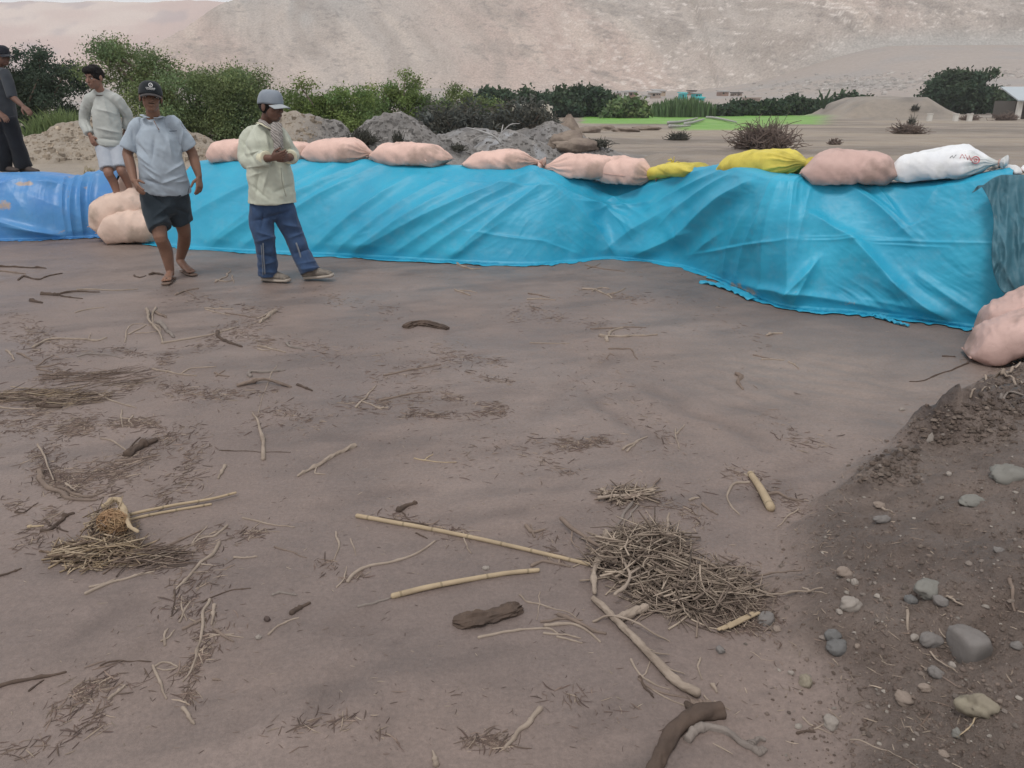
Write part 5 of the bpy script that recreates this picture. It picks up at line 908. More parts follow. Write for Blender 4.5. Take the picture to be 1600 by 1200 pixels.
# ---- the man in the grey-green shirt, pale cap and jeans
def man_jeans():
    Y = 7.22; g = lambda px, py, dy=0: pj(px, py, Y+dy); fr = GM([428], [442])[0]; root = empty('person', (fr[0], Y, floor_z(fr[0], Y)), 'man in long pale green shirt, grey cap and blue jeans, hands clasped', 'person')
    A = frame(np.array([1, -.50, -.22]), np.array([.10, -.02, 1])); hc = g(424, 166)
    shl, shr = g(391, 214, .10), g(438, 211, -.02); sv = unit(np.array([.72, .55, 0])); sv = unit(np.array([.85, .45, 0.])); neck = g(418, 192, .06)
    el, er = g(387, 250, .04), g(455, 242, .06); wl, wr = g(424, 247, -.20), g(452, 247, -.10)
    hl_, hr_ = g(412, 322, .02), g(436, 318, .08); kl, kr = g(413, 372, -.02), g(459, 367, .10); al, ar = g(418, 429, .04), g(483, 423, .06)
    mb = MB(); head_shapes(mb, hc, A, 1.10); limb(mb, [g(416, 196, .07), g(419, 182, .04), hc-A[2]*.03-A[1]*.02], [.060, .055, .052])
    limb(mb, [g(424, 315, .06), g(422, 270, .06), g(419, 228, .07), g(416, 206, .08)], [.15, .14, .14, .06], 20, side=sv, R2=np.full(10, .105))
    limb(mb, [shl, neck+np.array([0, .02, -.06]), shr], [.046, .050, .046])
    for s_, e_, w_ in ((shl, el, wl), (shr, er, wr)): limb(mb, [s_, e_], [.056, .044]); limb(mb, [e_, e_*.5+w_*.5, w_], [.044, .042, .028])
    hand_shapes(mb, wl, unit(g(444, 243, -.22)-wl), np.array([0, .6, .2]), np.array([0, 0, 1.]), .75, 1.0, .175); hand_shapes(mb, wr, unit(g(438, 247, -.20)-wr), np.array([-.2, .9, 0]), np.array([0, 0, 1.]), .8, 1.0, .17)
    for h_, k_, a_ in ((hl_, kl, al), (hr_, kr, ar)): limb(mb, [h_, k_], [.088, .060]); limb(mb, [k_, a_], [.058, .04])
    zf = floor_z(al[0], al[1]); f1 = unit(np.array([.93, -.36, 0])); h1 = np.array([al[0]-.045, al[1]+.03, zf+.025]); t1 = h1+f1*.235; foot_shapes(mb, al, h1, t1, toes=False)
    zf2 = floor_z(ar[0], ar[1]); f2 = unit(np.array([.97, -.22, .10])); h2 = np.array([ar[0]-.045, ar[1]+.02, zf2+.028]); t2 = h2+f2*.235; foot_shapes(mb, ar, h2, t2, toes=False)
    body('body', mb, M_SKIN2, root); face_bits(root, hc, A, 1.10)
    P = lambda l, f, u: hc+(A[0]*l+A[1]*f+A[2]*u)*1.10
    mb = MB(); ellip(mb, P(0, -.022, .018), np.array((.079, .090, .088))*1.10, A); build(mb, 'hair', M_HAIR, root)
    M = cloth('faded grey blue cap', (.24, .27, .31), (.19, .22, .26)); cap_shapes(root, hc, A, M, cloth('pale brim', (.36, .39, .41)), s=1.10)
    MS = cloth('grey green cotton', (.52, .54, .45), (.44, .46, .385), .3); mb = MB()
    limb(mb, [g(426, 317, .04), g(424, 290, .04), g(420, 255, .04), g(417, 220, .05), g(416, 197, .06)], [.212, .200, .185, .190, .085], 26, k=16, side=sv, R2=np.interp(np.linspace(0, 1, 16), [0, .5, .8, 1], [.150, .140, .125, .08]), cap=False)
    limb(mb, [shl*.6+neck*.4, shl, shl*.5+el*.5+np.array([-.02, 0, 0]), el, el*.55+wl*.45+np.array([0, 0, -.015]), el*.22+wl*.78], [.068, .074, .072, .074, .066, .056], 18, k=16, cap=False)
    limb(mb, [shr*.6+neck*.4, shr, shr*.5+er*.5, er, er*.35+wr*.65], [.066, .070, .068, .066, .056], 18, k=14, cap=False)
    limb(mb, [shl, neck+np.array([0, .02, -.050]), shr], [.060, .074, .060], 16)
    shirt = clothes('shirt', mb, MS, root, .007, .012, 6, 13, mod=creases([(380, 222, 396, 250), (386, 240, 412, 236), (384, 262, 420, 256), (404, 262, 398, 312), (420, 262, 410, 300), (438, 262, 446, 300), (392, 290, 420, 312), (398, 210, 408, 236), (414, 206, 420, 232), (430, 300, 456, 290), (448, 215, 456, 236), (392, 275, 412, 268)]))
    MC = cloth('cream cuff', (.70, .67, .50)); 
    for e_, w_, k0, k1, r in ((el, wl, .62, .80, .062), (er, wr, .45, .72, .060)): mb = MB(); limb(mb, [e_*(1-k0)+w_*k0, e_*(1-k1)+w_*k1], [r, r*1.02], 18, cap=False); V, N_, F = remesh(mb, .006, 3); mesh_obj('cuff', V+N_*(.004*ridge3(V, 14, 3))[:, None], F, MC, parent=shirt)
    mb = MB(); cc = hc-A[2]*.145-A[1]*.035; ring = [cc+A[0]*.084*math.cos(t)+A[1]*(.080*math.sin(t)+.010)+A[2]*(-.045*max(0, math.sin(t))) for t in np.linspace(math.pi/2+.35, math.pi/2+2*math.pi-.35, 30)]; tube(mb, ring, .006, 8, R2=.026, side=np.array([0, 0, 1.])); build(mb, 'collar', MC, shirt)
    # striped scarf around the neck, hanging down the chest
    m = mat('striped scarf', (.34, .32, .30), (.34, .32, .30), rough=.9); t = m.node_tree; wv = t.nodes.new('ShaderNodeTexWave'); wv.inputs['Scale'].default_value = 22; wv.inputs['Distortion'].default_value = 3; wv.bands_direction = 'DIAGONAL'; rp = t.nodes.new('ShaderNodeValToRGB'); rp.color_ramp.elements[0].color = (.17, .155, .15, 1); rp.color_ramp.elements[1].color = (.40, .37, .34, 1)
    tcn = [n for n in t.nodes if n.type == 'TEX_COORD'][0]; t.links.new(tcn.outputs['Object'], wv.inputs['Vector']); t.links.new(wv.outputs['Fac'], rp.inputs[0]); t.links.new(rp.outputs[0], [n for n in t.nodes if n.type == 'BSDF_PRINCIPLED'][0].inputs['Base Color'])
    mb = MB(); ring = [cc+A[0]*.070*math.cos(t_)+A[1]*(.072*math.sin(t_)+.014)+A[2]*(.008-.05*max(0, math.sin(t_))) for t_ in np.linspace(0, 2*math.pi, 24)]; tube(mb, ring, .020, 10, cap=False)
    ch = lambda px, py, dy: pj(px, py, Y+dy)
    for a_, b_, c_, d_, r in (((430, 193, -.09), (428, 207, -.12), (431, 220, -.13), (434, 236, -.135), .026), ((436, 193, -.08), (438, 208, -.10), (438, 222, -.11), (440, 232, -.12), .020), ((425, 196, -.10), (433, 205, -.125), (436, 214, -.13), (437, 228, -.13), .016)): tube(mb, smooth_path([ch(*a_), ch(*b_), ch(*c_), ch(*d_)], 12), r, 10, R2=.011, side=np.array([1., .3, 0]))
    clothes('scarf', mb, m, root, .005, .006, 22, 17, 2)
    mb = MB(); tube(mb, smooth_path([pj(439, 262, Y-.115), pj(441, 285, Y-.125), pj(447, 307, Y-.12)], 10), .003, 6); build(mb, 'button_seam', cloth('seam', (.24, .25, .20)), shirt)
    MJ = cloth('blue denim', (.045, .082, .165), (.032, .058, .12), .35); mb = MB()
    limb(mb, [g(424, 298, .05), g(424, 318, .05), g(423, 330, .05)], [.160, .158, .15], 22, side=sv, R2=np.full(10, .12))
    limb(mb, [hl_+np.array([0, 0, .03]), hl_*.5+kl*.5+np.array([-.02, 0, 0]), kl, kl*.5+al*.5+np.array([.01, 0, 0]), g(419, 430, .03)], [.104, .104, .086, .082, .088], 20, k=16, cap=False)
    limb(mb, [hr_+np.array([0, 0, .07]), hr_*.5+kr*.5, kr, kr*.5+ar*.5, g(484, 424, .05)], [.112, .104, .086, .082, .090], 20, k=16, cap=False)
    jn = clothes('jeans', mb, MJ, root, .007, .013, 6, 23, mod=creases([(398, 345, 428, 338), (402, 362, 430, 372), (400, 378, 428, 370), (404, 398, 430, 402), (406, 414, 432, 408), (406, 424, 434, 426), (428, 338, 452, 330), (440, 350, 470, 356), (452, 372, 478, 362), (462, 396, 484, 388), (468, 412, 494, 408), (472, 421, 496, 418), (412, 330, 408, 360)]))
    MW = cloth('pale stripe', (.20, .22, .25))
    for a_, b_, c_, rr in (((411, 380, -.11), (412, 400, -.105), (414, 428, -.075), .005), ((408, 382, -.10), (409.5, 402, -.10), (411, 430, -.065), .004), ((463, 380, .00), (469, 398, -.005), (474, 418, .00), .008)): mb = MB(); tube(mb, smooth_path([pj(a_[0], a_[1], Y+a_[2]), pj(b_[0], b_[1], Y+b_[2]), pj(c_[0], c_[1], Y+c_[2])], 10), rr, 6); build(mb, 'stripe', MW, jn)
    MO = mat('muddy shoe', (.23, .20, .17), (.13, .115, .10), 30, .9, .15); MSO = mat('dusty sole', (.38, .33, .28), rough=.9)
    for h_, t_, f in ((h1, t1, f1), (h2, t2, f2)):
        upv = unit(np.cross(np.cross(f, [0, 0, 1.]), f)); sdv = np.cross(f, upv); mb = MB(); tube(mb, [h_+upv*.030, h_+f*.09+upv*.045, h_+f*.17+upv*.028, t_+f*.02+upv*.016], [.044, .046, .050, .040], 16, side=sdv, R2=[.046, .050, .036, .024]); tube(mb, [h_+f*.02+upv*.02, h_+f*.03+upv*.10], [.048, .046], 14); V, N_, F = remesh(mb, .006, 3); so_ = mesh_obj('shoe', V, F, MO, parent=root)
        mb = MB(); tube(mb, [h_-upv*.006, h_+f*.1-upv*.006, h_+f*.18-upv*.004, t_+f*.035+upv*.002], [.046, .044, .053, .040], 16, side=sdv, R2=[.016]*4, sq=3); build(mb, 'sole', MSO, so_)
man_jeans()

# ---- the boy stepping down the sacks
def boy():
    Y = 9.55; g = lambda px, py, dy=0: pj(px, py, Y+dy); r0 = g(182, 313, -.08); root = empty('person', r0, 'black-haired boy in pale long-sleeved top and shorts stepping down the sacks', 'person')
    A = frame(np.array([-.34, -1, -.42]), np.array([-.05, -.14, 1])); hc = g(147, 121, -.03); sv = unit(np.array([1, .12, 0.])); shl, shr = g(139, 158, .03), g(182, 156, .05); neck = g(158, 144, .06)
    el, er = g(132, 187, .05), g(199, 180, .14); wl, wr = g(141, 212, -.06), g(196, 205, .16); hl_, hr_ = g(164, 236, .02), g(184, 234, .06)
    kl, kr = g(170, 272, -.14), g(190, 268, -.08); al, ar = g(184, 306, -.10), g(203, 296, .0)
    mb = MB(); head_shapes(mb, hc, A, 1.07); limb(mb, [g(161, 150, .06), g(156, 140, .02), hc-A[2]*.03-A[1]*.02], [.052, .046, .045])
    limb(mb, [g(172, 235, .04), g(170, 205, .04), g(164, 175, .05), g(160, 156, .05)], [.125, .115, .125, .06], 18, side=sv, R2=np.full(10, .078))
    limb(mb, [shl, neck+np.array([0, 0, -.03]), shr], [.040, .048, .040])
    for s_, e_, w_ in ((shl, el, wl), (shr, er, wr)): limb(mb, [s_, e_], [.040, .034]); limb(mb, [e_, w_], [.034, .024])
    hand_shapes(mb, wl, unit(g(147, 225, -.08)-wl), np.array([.3, .9, 0]), np.array([.6, -.5, .2]), .8, .92); hand_shapes(mb, wr, unit(g(196, 219, .16)-wr), np.array([-.6, .5, 0]), np.array([0, -1, 0]), .5, .92)
    for h_, k_, a_ in ((hl_, kl, al), (hr_, kr, ar)): limb(mb, [h_, k_], [.072, .052]); limb(mb, [k_, k_*.6+a_*.4+np.array([0, .03, 0]), a_], [.050, .048, .031])
    for a_ in (al, ar): h_ = a_+np.array([.02, .04, -.062]); foot_shapes(mb, a_, h_, h_+unit(np.array([-.45, -1, -.12]))*.20, .92)
    body('body', mb, M_SKIN3, root); face_bits(root, hc, A, 1.07)
    P = lambda l, f, u: hc+(A[0]*l+A[1]*f+A[2]*u)*1.07
    mb = MB(); ellip(mb, P(0, -.020, .036), np.array((.090, .104, .094)), A); ellip(mb, P(0, .034, .072), np.array((.078, .066, .046)), A); ellip(mb, P(0, .058, .062), np.array((.058, .036, .026)), A)
    V, N_, F = remesh(mb, .006, 2); V = V+N_*(.010*ridge3(V, 26, 7))[:, None]; mesh_obj('hair', V, F, M_HAIR, parent=root)
    MS = cloth('pale grey green jersey', (.45, .465, .44), (.39, .405, .385)); mb = MB()
    limb(mb, [g(171, 227, .03), g(169, 205, .03), g(164, 172, .03), g(160, 150, .05)], [.148, .148, .150, .070], 24, k=14, side=sv, R2=np.interp(np.linspace(0, 1, 14), [0, .6, 1], [.110, .108, .065]), cap=False)
    limb(mb, [shl*.7+neck*.3, shl, el, wl*.85+el*.15], [.060, .060, .054, .044], 16, k=14, cap=False); limb(mb, [shr*.7+neck*.3, shr, er, wr*.85+er*.15], [.060, .060, .054, .044], 16, k=14, cap=False); limb(mb, [shl, neck+np.array([0, .0, -.030]), shr], [.058, .078, .058], 16)
    sh = clothes('jersey', mb, MS, root, .007, .010, 6, 33, mod=creases([(130, 165, 142, 182), (150, 170, 180, 178), (152, 200, 188, 208), (154, 216, 190, 220), (160, 150, 172, 190), (186, 165, 198, 180), (134, 190, 140, 206)], w=2.2)); mb = MB(); cc = g(159, 146, .035); tube(mb, [cc+np.array([1, .1, 0])*.064*math.cos(t)+np.array([0, -1, 0])*(.058*math.sin(t)+.004)+np.array([0, 0, 1.])*(-.022*max(0, math.sin(t))) for t in np.linspace(0, 2*math.pi, 24)], .006, 8, cap=False); build(mb, 'neckband', cloth('dark neckband', (.12, .10, .09)), sh)
    mb = MB(); limb(mb, [g(173, 220, .03), g(173, 236, .03), g(174, 244, .03)], [.130, .136, .13], 20, side=sv, R2=np.full(10, .096)); limb(mb, [hl_+np.array([0, 0, .04]), g(169, 264, -.10)], [.098, .086], 18, cap=False); limb(mb, [hr_+np.array([0, 0, .04]), g(188, 262, -.05)], [.098, .086], 18, cap=False)
    clothes('shorts', mb, cloth('pale blue grey cotton', (.42, .45, .50), (.36, .39, .44)), root, .008, .008, 7, 37)
boy()

# ---- the man in dark clothes at the left edge, standing on the dyke
def man_dark():
    Y = 11.0; g = lambda px, py, dy=0: pj(px, py, Y+dy); r0 = g(12, 272); z = floor_z(r0[0], Y); root = empty('person', (r0[0], Y, z), 'man in dark clothes and dark cap standing on the bank at the left edge', 'person')
    A = frame(np.array([1, -.35, -.15]), np.array([.05, 0, 1])); hc = g(3, 88); sv = unit(np.array([.75, .65, 0.])); shl, shr = g(-18, 118, .06), g(9, 118, -.05); neck = g(-3, 108, .03)
    el, er = g(-22, 160, .1), g(20, 152, -.08); wl, wr = g(2, 178, -.16), g(36, 166, -.20); hl_, hr_ = g(-6, 190, .02), g(12, 190, .02); kl, kr = g(2, 232, -.02), g(27, 230, .06); al, ar = g(6, 262, .03), g(37, 260, .10)
    mb = MB(); head_shapes(mb, hc, A, 1.0); limb(mb, [g(-4, 114, .04), g(-1, 102, .02), hc-A[2]*.03], [.058, .052, .05])
    limb(mb, [g(3, 190, .03), g(0, 160, .03), g(-3, 130, .03), g(-4, 114, .03)], [.15, .14, .16, .09], 18, side=sv, R2=np.full(10, .10))
    for s_, e_, w_ in ((shl, el, wl), (shr, er, wr)): limb(mb, [s_, e_], [.052, .041]); limb(mb, [e_, w_], [.042, .026])
    hand_shapes(mb, wr, unit(g(44, 173, -.24)-wr), np.array([0, .3, -1.]), np.array([0, -1, .2]), .35); hand_shapes(mb, wl, unit(g(8, 184, -.22)-wl), np.array([0, .3, -1.]), np.array([0, -1, .2]), .5)
    for h_, k_, a_ in ((hl_, kl, al), (hr_, kr, ar)): limb(mb, [h_, k_], [.085, .06]); limb(mb, [k_, a_], [.056, .038])
    ft = []
    for a_ in (al, ar): zz = floor_z(a_[0], a_[1]); h_ = np.array([a_[0]-.04, a_[1], zz+.03]); f = unit(np.array([.95, -.3, 0])); foot_shapes(mb, a_, h_, h_+f*.23, toes=False); ft.append((h_, f))
    body('body', mb, M_SKIN2, root); face_bits(root, hc, A, 1.0)
    mb = MB(); ellip(mb, hc-A[1]*.020+A[2]*.02, np.array((.079, .090, .088)), A); build(mb, 'hair', M_HAIR, root); cap_shapes(root, hc, A, cloth('navy cap', (.02, .022, .03)), s=1.10)
    MS = cloth('charcoal cotton', (.055, .062, .072), (.04, .046, .055)); mb = MB()
    limb(mb, [g(3, 184, .02), g(1, 160, .02), g(-3, 130, .03), g(-4, 113, .03)], [.175, .170, .180, .085], 22, k=14, side=sv, R2=np.interp(np.linspace(0, 1, 14), [0, .7, 1], [.125, .12, .07]), cap=False)
    for s_, e_ in ((shl, el), (shr, er)): limb(mb, [s_*.7+neck*.3, s_, e_], [.064, .066, .062], 16, cap=False)
    limb(mb, [shl, neck-np.array([0, 0, .03]), shr], [.056, .07, .056], 14); clothes('shirt', mb, MS, root, .010, .008, 7, 43)
    mb = MB(); limb(mb, [g(3, 176, .03), g(3, 192, .03), g(3, 200, .03)], [.160, .165, .15], 20, side=sv, R2=np.full(10, .12)); limb(mb, [hl_+np.array([0, 0, .06]), kl, al+np.array([0, 0, -.01])], [.112, .096, .10], 18, k=14, cap=False); limb(mb, [hr_+np.array([0, 0, .06]), kr, ar+np.array([0, 0, -.01])], [.112, .098, .105], 18, k=14, cap=False)
    clothes('trousers', mb, cloth('black trousers', (.016, .020, .028), (.012, .014, .02)), root, .010, .009, 7, 47)
    MO = mat('dark shoe', (.07, .055, .05), rough=.8)
    for h_, f in ft: mb = MB(); tube(mb, [h_+np.array([0, 0, .02]), h_+f*.10+np.array([0, 0, .025]), h_+f*.19+np.array([0, 0, .01]), h_+f*.27+np.array([0, 0, .004])], [.045, .046, .050, .038], 14, side=np.cross(f, [0, 0, 1.]), R2=[.045, .048, .034, .024]); build(mb, 'shoe', MO, root)
man_dark()
# ================================================================== driftwood, canes and stones on the mud
def wood(name, c, c2, s=10): return mat(name, c, c2, s, .85, .2, bump=.6, bscale=45, bdist=.004, stretch=(1, 1, 1), lo=.3, hi=.7)
WD = {'p': wood('bleached stick', (.36, .295, .24), (.22, .175, .14)), 'c': wood('pale cane', (.44, .345, .23), (.32, .25, .17)), 'b': wood('brown stick', (.235, .18, .145), (.15, .115, .095)), 'd': wood('dark wet wood', (.115, .082, .064), (.062, .046, .038)), 'g': wood('grey stick', (.25, .215, .19), (.16, .135, .12))}
def trace(pts, k=None):
    P = GM([p[0] for p in pts], [p[1] for p in pts]); n = k or max(8, int(6*len(pts))); Q = smooth_path(P, n); return Q
def depth(P): return P[1]*CP+(HC-P[2])*SP
def add_stick(mb, pts, w, seed, taper=(1, .55), wob=1.0, lift=0.0, arch=0, knots=2, sides=8):
    P = trace(pts); n = len(P); L = np.sum(np.linalg.norm(np.diff(P, axis=0), axis=1)); r = w*depth(P[n//2])/FPX/2; t = np.linspace(0, 1, n); rng = np.random.default_rng(seed)
    rr = r*np.interp(t, [0, 1], taper)*(1+.14*vn(t*7, t*0+seed, 5)*wob)
    for _ in range(knots): rr = rr+r*.35*wob*np.exp(-((t-rng.uniform(.1, .9))/.03)**2)
    P = P+np.c_[vn(t*5, t*0+seed, 7), vn(t*5, t*0+seed, 8), 0*t]*min(.012, L*.02)*wob
    z = Hq(P[:, 0], P[:, 1]); P[:, 2] = z+rr*.35+lift+arch*np.sin(math.pi*t)
    if r > .010 and sides > 5:
        k = 22; n2 = max(36, n*3); P = smooth_path(P, n2); t = np.linspace(0, 1, n2); rr = np.interp(t, np.linspace(0, 1, n), rr); rr[0] *= .35; rr[-1] *= .35; rr[1] *= .85; rr[-2] *= .85; T = unit(np.gradient(P, axis=0)); S1 = unit(np.cross(T, [0, 0, 1.])); S2 = np.cross(S1, T); th = np.linspace(0, 2*math.pi, k, endpoint=False); A_, B_ = np.meshgrid(th, t*L/r)
        q = 1+.22*vn(np.cos(A_)*1.3+B_*.35, np.sin(A_)*1.3+B_*.2, seed)+.12*vn(np.cos(A_)*2.5+B_*.9, np.sin(A_)*2.5-B_*.5, seed+4)+.13*ridged(A_*2.2, B_*.10, seed+1, 2)*np.minimum(1, np.minimum(A_, 2*math.pi-A_)*2)+.06*vn(np.cos(A_)*5+B_*1.1, np.sin(A_)*5, seed+2)+.07*ridged(np.cos(A_)*7+B_*.5, np.sin(A_)*7-B_*.3, seed+6, 2)
        Vv = P[:, None]+S1[:, None]*(np.cos(A_)*q*rr[:, None])[..., None]+S2[:, None]*(np.sin(A_)*q*rr[:, None])[..., None]; F = grid_faces(k, n2, True).tolist(); F += [list(range(k))[::-1], [(n2-1)*k+i for i in range(k)]]; mb.add(Vv.reshape(-1, 3), F)
    else: tube(mb, P, rr, sides)
    return P, rr
NS = [100]; M_NODE = wood('cane node', (.30, .24, .16), (.22, .17, .11))
def stick(label, pts, w, k='p', forks=(), name='stick', cat='stick', **kw):
    NS[0] += 1; mb = MB(); P, rr = add_stick(mb, pts, w, NS[0], **kw)
    for i, f in enumerate(forks): add_stick(mb, f[0], f[1], NS[0]*7+i, knots=1, lift=kw.get('lift', 0))
    c = P[len(P)//2].copy(); c[2] = Hq(c[0], c[1]); return build(mb, name, WD[k], origin=c, label=label, cat=cat)
def cane(label, pts, w, nodes=5, k='c', lift=0.0, taper=(1, .8), name='cane', **kw):
    P = trace(pts, 40); n = len(P); r = w*depth(P[n//2])/FPX/2; t = np.linspace(0, 1, n); rr = r*np.interp(t, [0, 1], taper); mb = MB()
    P[:, 2] = Hq(P[:, 0], P[:, 1]); P[:, 2] = np.maximum(P[:, 2], np.interp(t, [0, 1], [P[0, 2], P[-1, 2]]))+rr*.7+lift; tube(mb, P, rr, 14); o = build(mb, name, WD[k], origin=P[n//2]-np.array([0, 0, r]), label=label, cat='cane')
    nb = MB()
    for q in np.linspace(.06, .94, nodes): i = int(q*(n-1)); i = min(max(i, 1), n-2); d = unit(P[i+1]-P[i-1]); tube(nb, [P[i]-d*.004, P[i], P[i]+d*.004], [rr[i]*1.0, rr[i]*1.08, rr[i]*1.0], 14)
    build(nb, 'node_rings', M_NODE, o); return o
cane('long straight pale cane running from mid left up to the brushwood heap', [(558, 808), (700, 834), (800, 856), (921, 884)], 7.5, 7)
cane('short thick jointed cane lying below the long straight one', [(614, 934), (665, 922), (720, 911), (792, 898), (841, 893)], 9, 4)
cane('stubby pale cane stump pointing down left of the earth bank', [(1172, 743), (1188, 770), (1204, 798)], 12, 2, taper=(.85, 1.15))
cane('upper of two long canes pointing right out of the straw clump', [(196, 812), (262, 797), (330, 785), (369, 775)], 5, 4, lift=.012)
cane('lower of two long canes pointing right out of the straw clump', [(183, 819), (230, 807), (262, 801), (330, 789)], 5, 4)
S = stick
S('grey splintered twig touching the left end of the short thick cane', [(559, 949), (585, 943), (612, 934)], 5, 'g')
S('wavy bleached branch curving up towards the long straight cane', [(545, 910), (555, 895), (575, 885), (610, 879), (640, 870), (660, 860), (678, 847)], 6, 'p', [(((526, 919), (538, 903), (542, 885)), 3)], wob=.6)
S('thin curved twig standing alone left of the wavy branch', [(523, 832), (529, 848), (527, 862), (521, 878)], 3.5)
S('slim short twig right of the thin curved one', [(548, 842), (553, 856), (556, 868)], 2.5)
S('dark splintered sliver under the long cane near its left end', [(592, 811), (630, 815), (668, 822)], 6, 'd', [(((628, 798), (634, 808), (640, 813)), 3), (((650, 833), (660, 838), (668, 842)), 3)])
S('dark chunky stick just above the long cane', [(620, 800), (634, 792), (652, 786)], 8, 'd')
S('thin straight pale twig crossing the middle of the long cane', [(700, 833), (726, 830), (752, 829)], 2, 'p')
S('short twig crossing under the long cane at its middle', [(724, 833), (728, 848), (735, 864)], 3)
S('brown crooked stick under the right end of the long cane', [(830, 885), (845, 878), (870, 882), (890, 886)], 6, 'b')
S('pale branch lying below the dark bark chunk', [(750, 997), (775, 990), (800, 986), (855, 984), (872, 990)], 5, 'p')
S('thin zigzag pale twig right of the dark bark chunk', [(810, 931), (825, 940), (845, 944), (885, 957), (900, 966)], 3, 'p', [(((843, 925), (843, 945), (838, 968)), 2)])
S('forked branch cluster left of the long pole, upper limb', [(872, 960), (895, 970), (925, 985), (946, 990)], 8, 'b', [(((845, 972), (880, 968), (910, 970)), 5)])
S('forked branch cluster left of the long pole, lower limb', [(850, 978), (890, 976), (915, 985), (938, 1004)], 6, 'p', [(((850, 990), (880, 992), (908, 998)), 4), (((870, 995), (890, 1000), (910, 1005)), 4)])
S('thick bleached stick at bottom centre pointing up right', [(791, 1170), (808, 1148), (828, 1128), (845, 1107)], 9, 'p', taper=(.7, 1.1))
S('small pale wedge of wood at the bottom edge of the photo', [(676, 1174), (680, 1186), (681, 1196)], 9, 'p', taper=(.3, 1.2))
# the big pole, root and limbs by the heap
S('long thick pole running down from the brushwood heap to the dark root', [(926, 938), (948, 962), (975, 990), (1005, 1018), (1030, 1042), (1060, 1072), (1091, 1093)], 11.5, 'p', [(((1005, 1018), (1025, 1025), (1045, 1027)), 3), (((1035, 1042), (1050, 1052), (1070, 1057)), 3)], taper=(.8, 1.1), lift=.01, name='pole', cat='pole', sides=14, knots=0, wob=.5)
S('upright pale limb joining the pole to the heap', [(949, 836), (944, 862), (934, 880), (926, 905), (928, 936)], 11, 'p', lift=.015, sides=12)
S('brown branch entering the heap from upper left', [(876, 823), (895, 838), (915, 852), (940, 868), (962, 886)], 8, 'b', [(((893, 842), (893, 858), (905, 868)), 3), (((915, 862), (935, 874), (955, 878)), 3)], lift=.03)
S('broken stump end poking out of the heap beside the pole', [(966, 974), (985, 963), (1012, 953)], 13, 'p', lift=.01, taper=(.9, 1.0))
S('forked bare branch with long thin fingers in the heap front', [(962, 951), (978, 930), (979, 905), (970, 882), (950, 870)], 6, 'p', [(((980, 925), (1010, 912), (1045, 895)), 3), (((980, 918), (1010, 900), (1050, 862), (1056, 852)), 3.5), (((979, 905), (992, 880), (1005, 848)), 3)], lift=.05)
S('smooth twig bowing down right across the pole', [(925, 972), (950, 971), (980, 980), (1015, 993), (1046, 1003)], 4, 'p', arch=.03)
def plank():
    P = trace([(1124, 991), (1150, 979), (1182, 963)], 16); P[:, 2] = Hq(P[:, 0], P[:, 1])+.016; r = 6.5*depth(P[8])/FPX; t = np.linspace(0, 1, 16); T = unit(np.gradient(P, axis=0)); s_ = unit(np.cross(T, [0, 0, 1.]))+np.array([0, 0, .35]); mb = MB()
    for o, w_, l0, l1 in ((-.45, .5, 0, 15), (.12, .28, 1, 14), (.58, .35, 3, 16)): q = slice(l0, l1); tube(mb, P[q]+s_[q]*r*o, r*w_*(1+.15*vn(t[q]*9, t[q]*0+o*9, 3)), 6, side=s_[q], R2=np.full(l1-l0, .004), sq=4)
    build(mb, 'plank', WD['c'], origin=P[8], label='flat splintered plank at the lower right of the heap', cat='plank', smooth=False)
plank()
S('straight stick rising out of the heap top', [(1043, 868), (1043, 845), (1043, 820)], 6, 'p', lift=.05)
S('long thin stick pointing right from the heap, upper one', [(1100, 908), (1160, 906), (1210, 902), (1256, 899)], 4, 'b', lift=.02)
S('long bent stick pointing right from the heap, lower one', [(1095, 903), (1145, 918), (1203, 934), (1240, 930), (1290, 927)], 4.5, 'p', [(((1130, 940), (1170, 940), (1205, 934)), 3), (((1170, 912), (1172, 925), (1168, 938)), 3)], lift=.015)
S('forked stick leaning on the top left of the heap', [(990, 786), (978, 800), (968, 816), (965, 832)], 6, 'g', [(((996, 790), (984, 806), (972, 820)), 4)])
S('big dark gnarled root at the bottom edge below the pole', [(1130, 1112), (1100, 1117), (1074, 1128), (1055, 1145), (1038, 1168), (1022, 1200), (1015, 1230)], 27, 'd', [(((1090, 1116), (1078, 1108), (1072, 1098)), 14), (((1058, 1142), (1046, 1140), (1036, 1144)), 9)], taper=(.95, .8), wob=.5, name='root', cat='root', sides=18, knots=0)
S('smooth curved root with a knobbly right end beside the dark root', [(1070, 1158), (1088, 1143), (1108, 1137), (1135, 1146), (1158, 1163), (1180, 1172), (1192, 1170)], 14, 'g', [(((1172, 1166), (1185, 1156), (1196, 1158)), 12), (((1178, 1172), (1188, 1178), (1196, 1172)), 12)], wob=.6, name='root', cat='root', sides=14)
S('small dark knot of wood where the pole meets the root', [(1078, 1100), (1095, 1100), (1112, 1098)], 12, 'b')
S('thin pale twig lying on top of the dark root', [(1100, 1088), (1108, 1096), (1116, 1104)], 3); S('pale sliver across the right end of the dark root', [(1117, 1097), (1130, 1104), (1141, 1110)], 3.5)
S('twiggy fan left of the pole, topmost twig', [(985, 1030), (993, 1045), (1003, 1058), (1020, 1068), (1048, 1078)], 4, 'p', [(((1003, 1058), (1012, 1045), (1020, 1025)), 3)])
S('twiggy fan left of the pole, middle twig', [(998, 1062), (1020, 1078), (1045, 1085), (1078, 1092)], 4, 'b'); S('twiggy fan left of the pole, lowest twig', [(1000, 1058), (1005, 1072), (1022, 1090)], 5, 'd'); S('pale rod running under the end of the pole', [(1015, 1075), (1040, 1090), (1073, 1104)], 3)
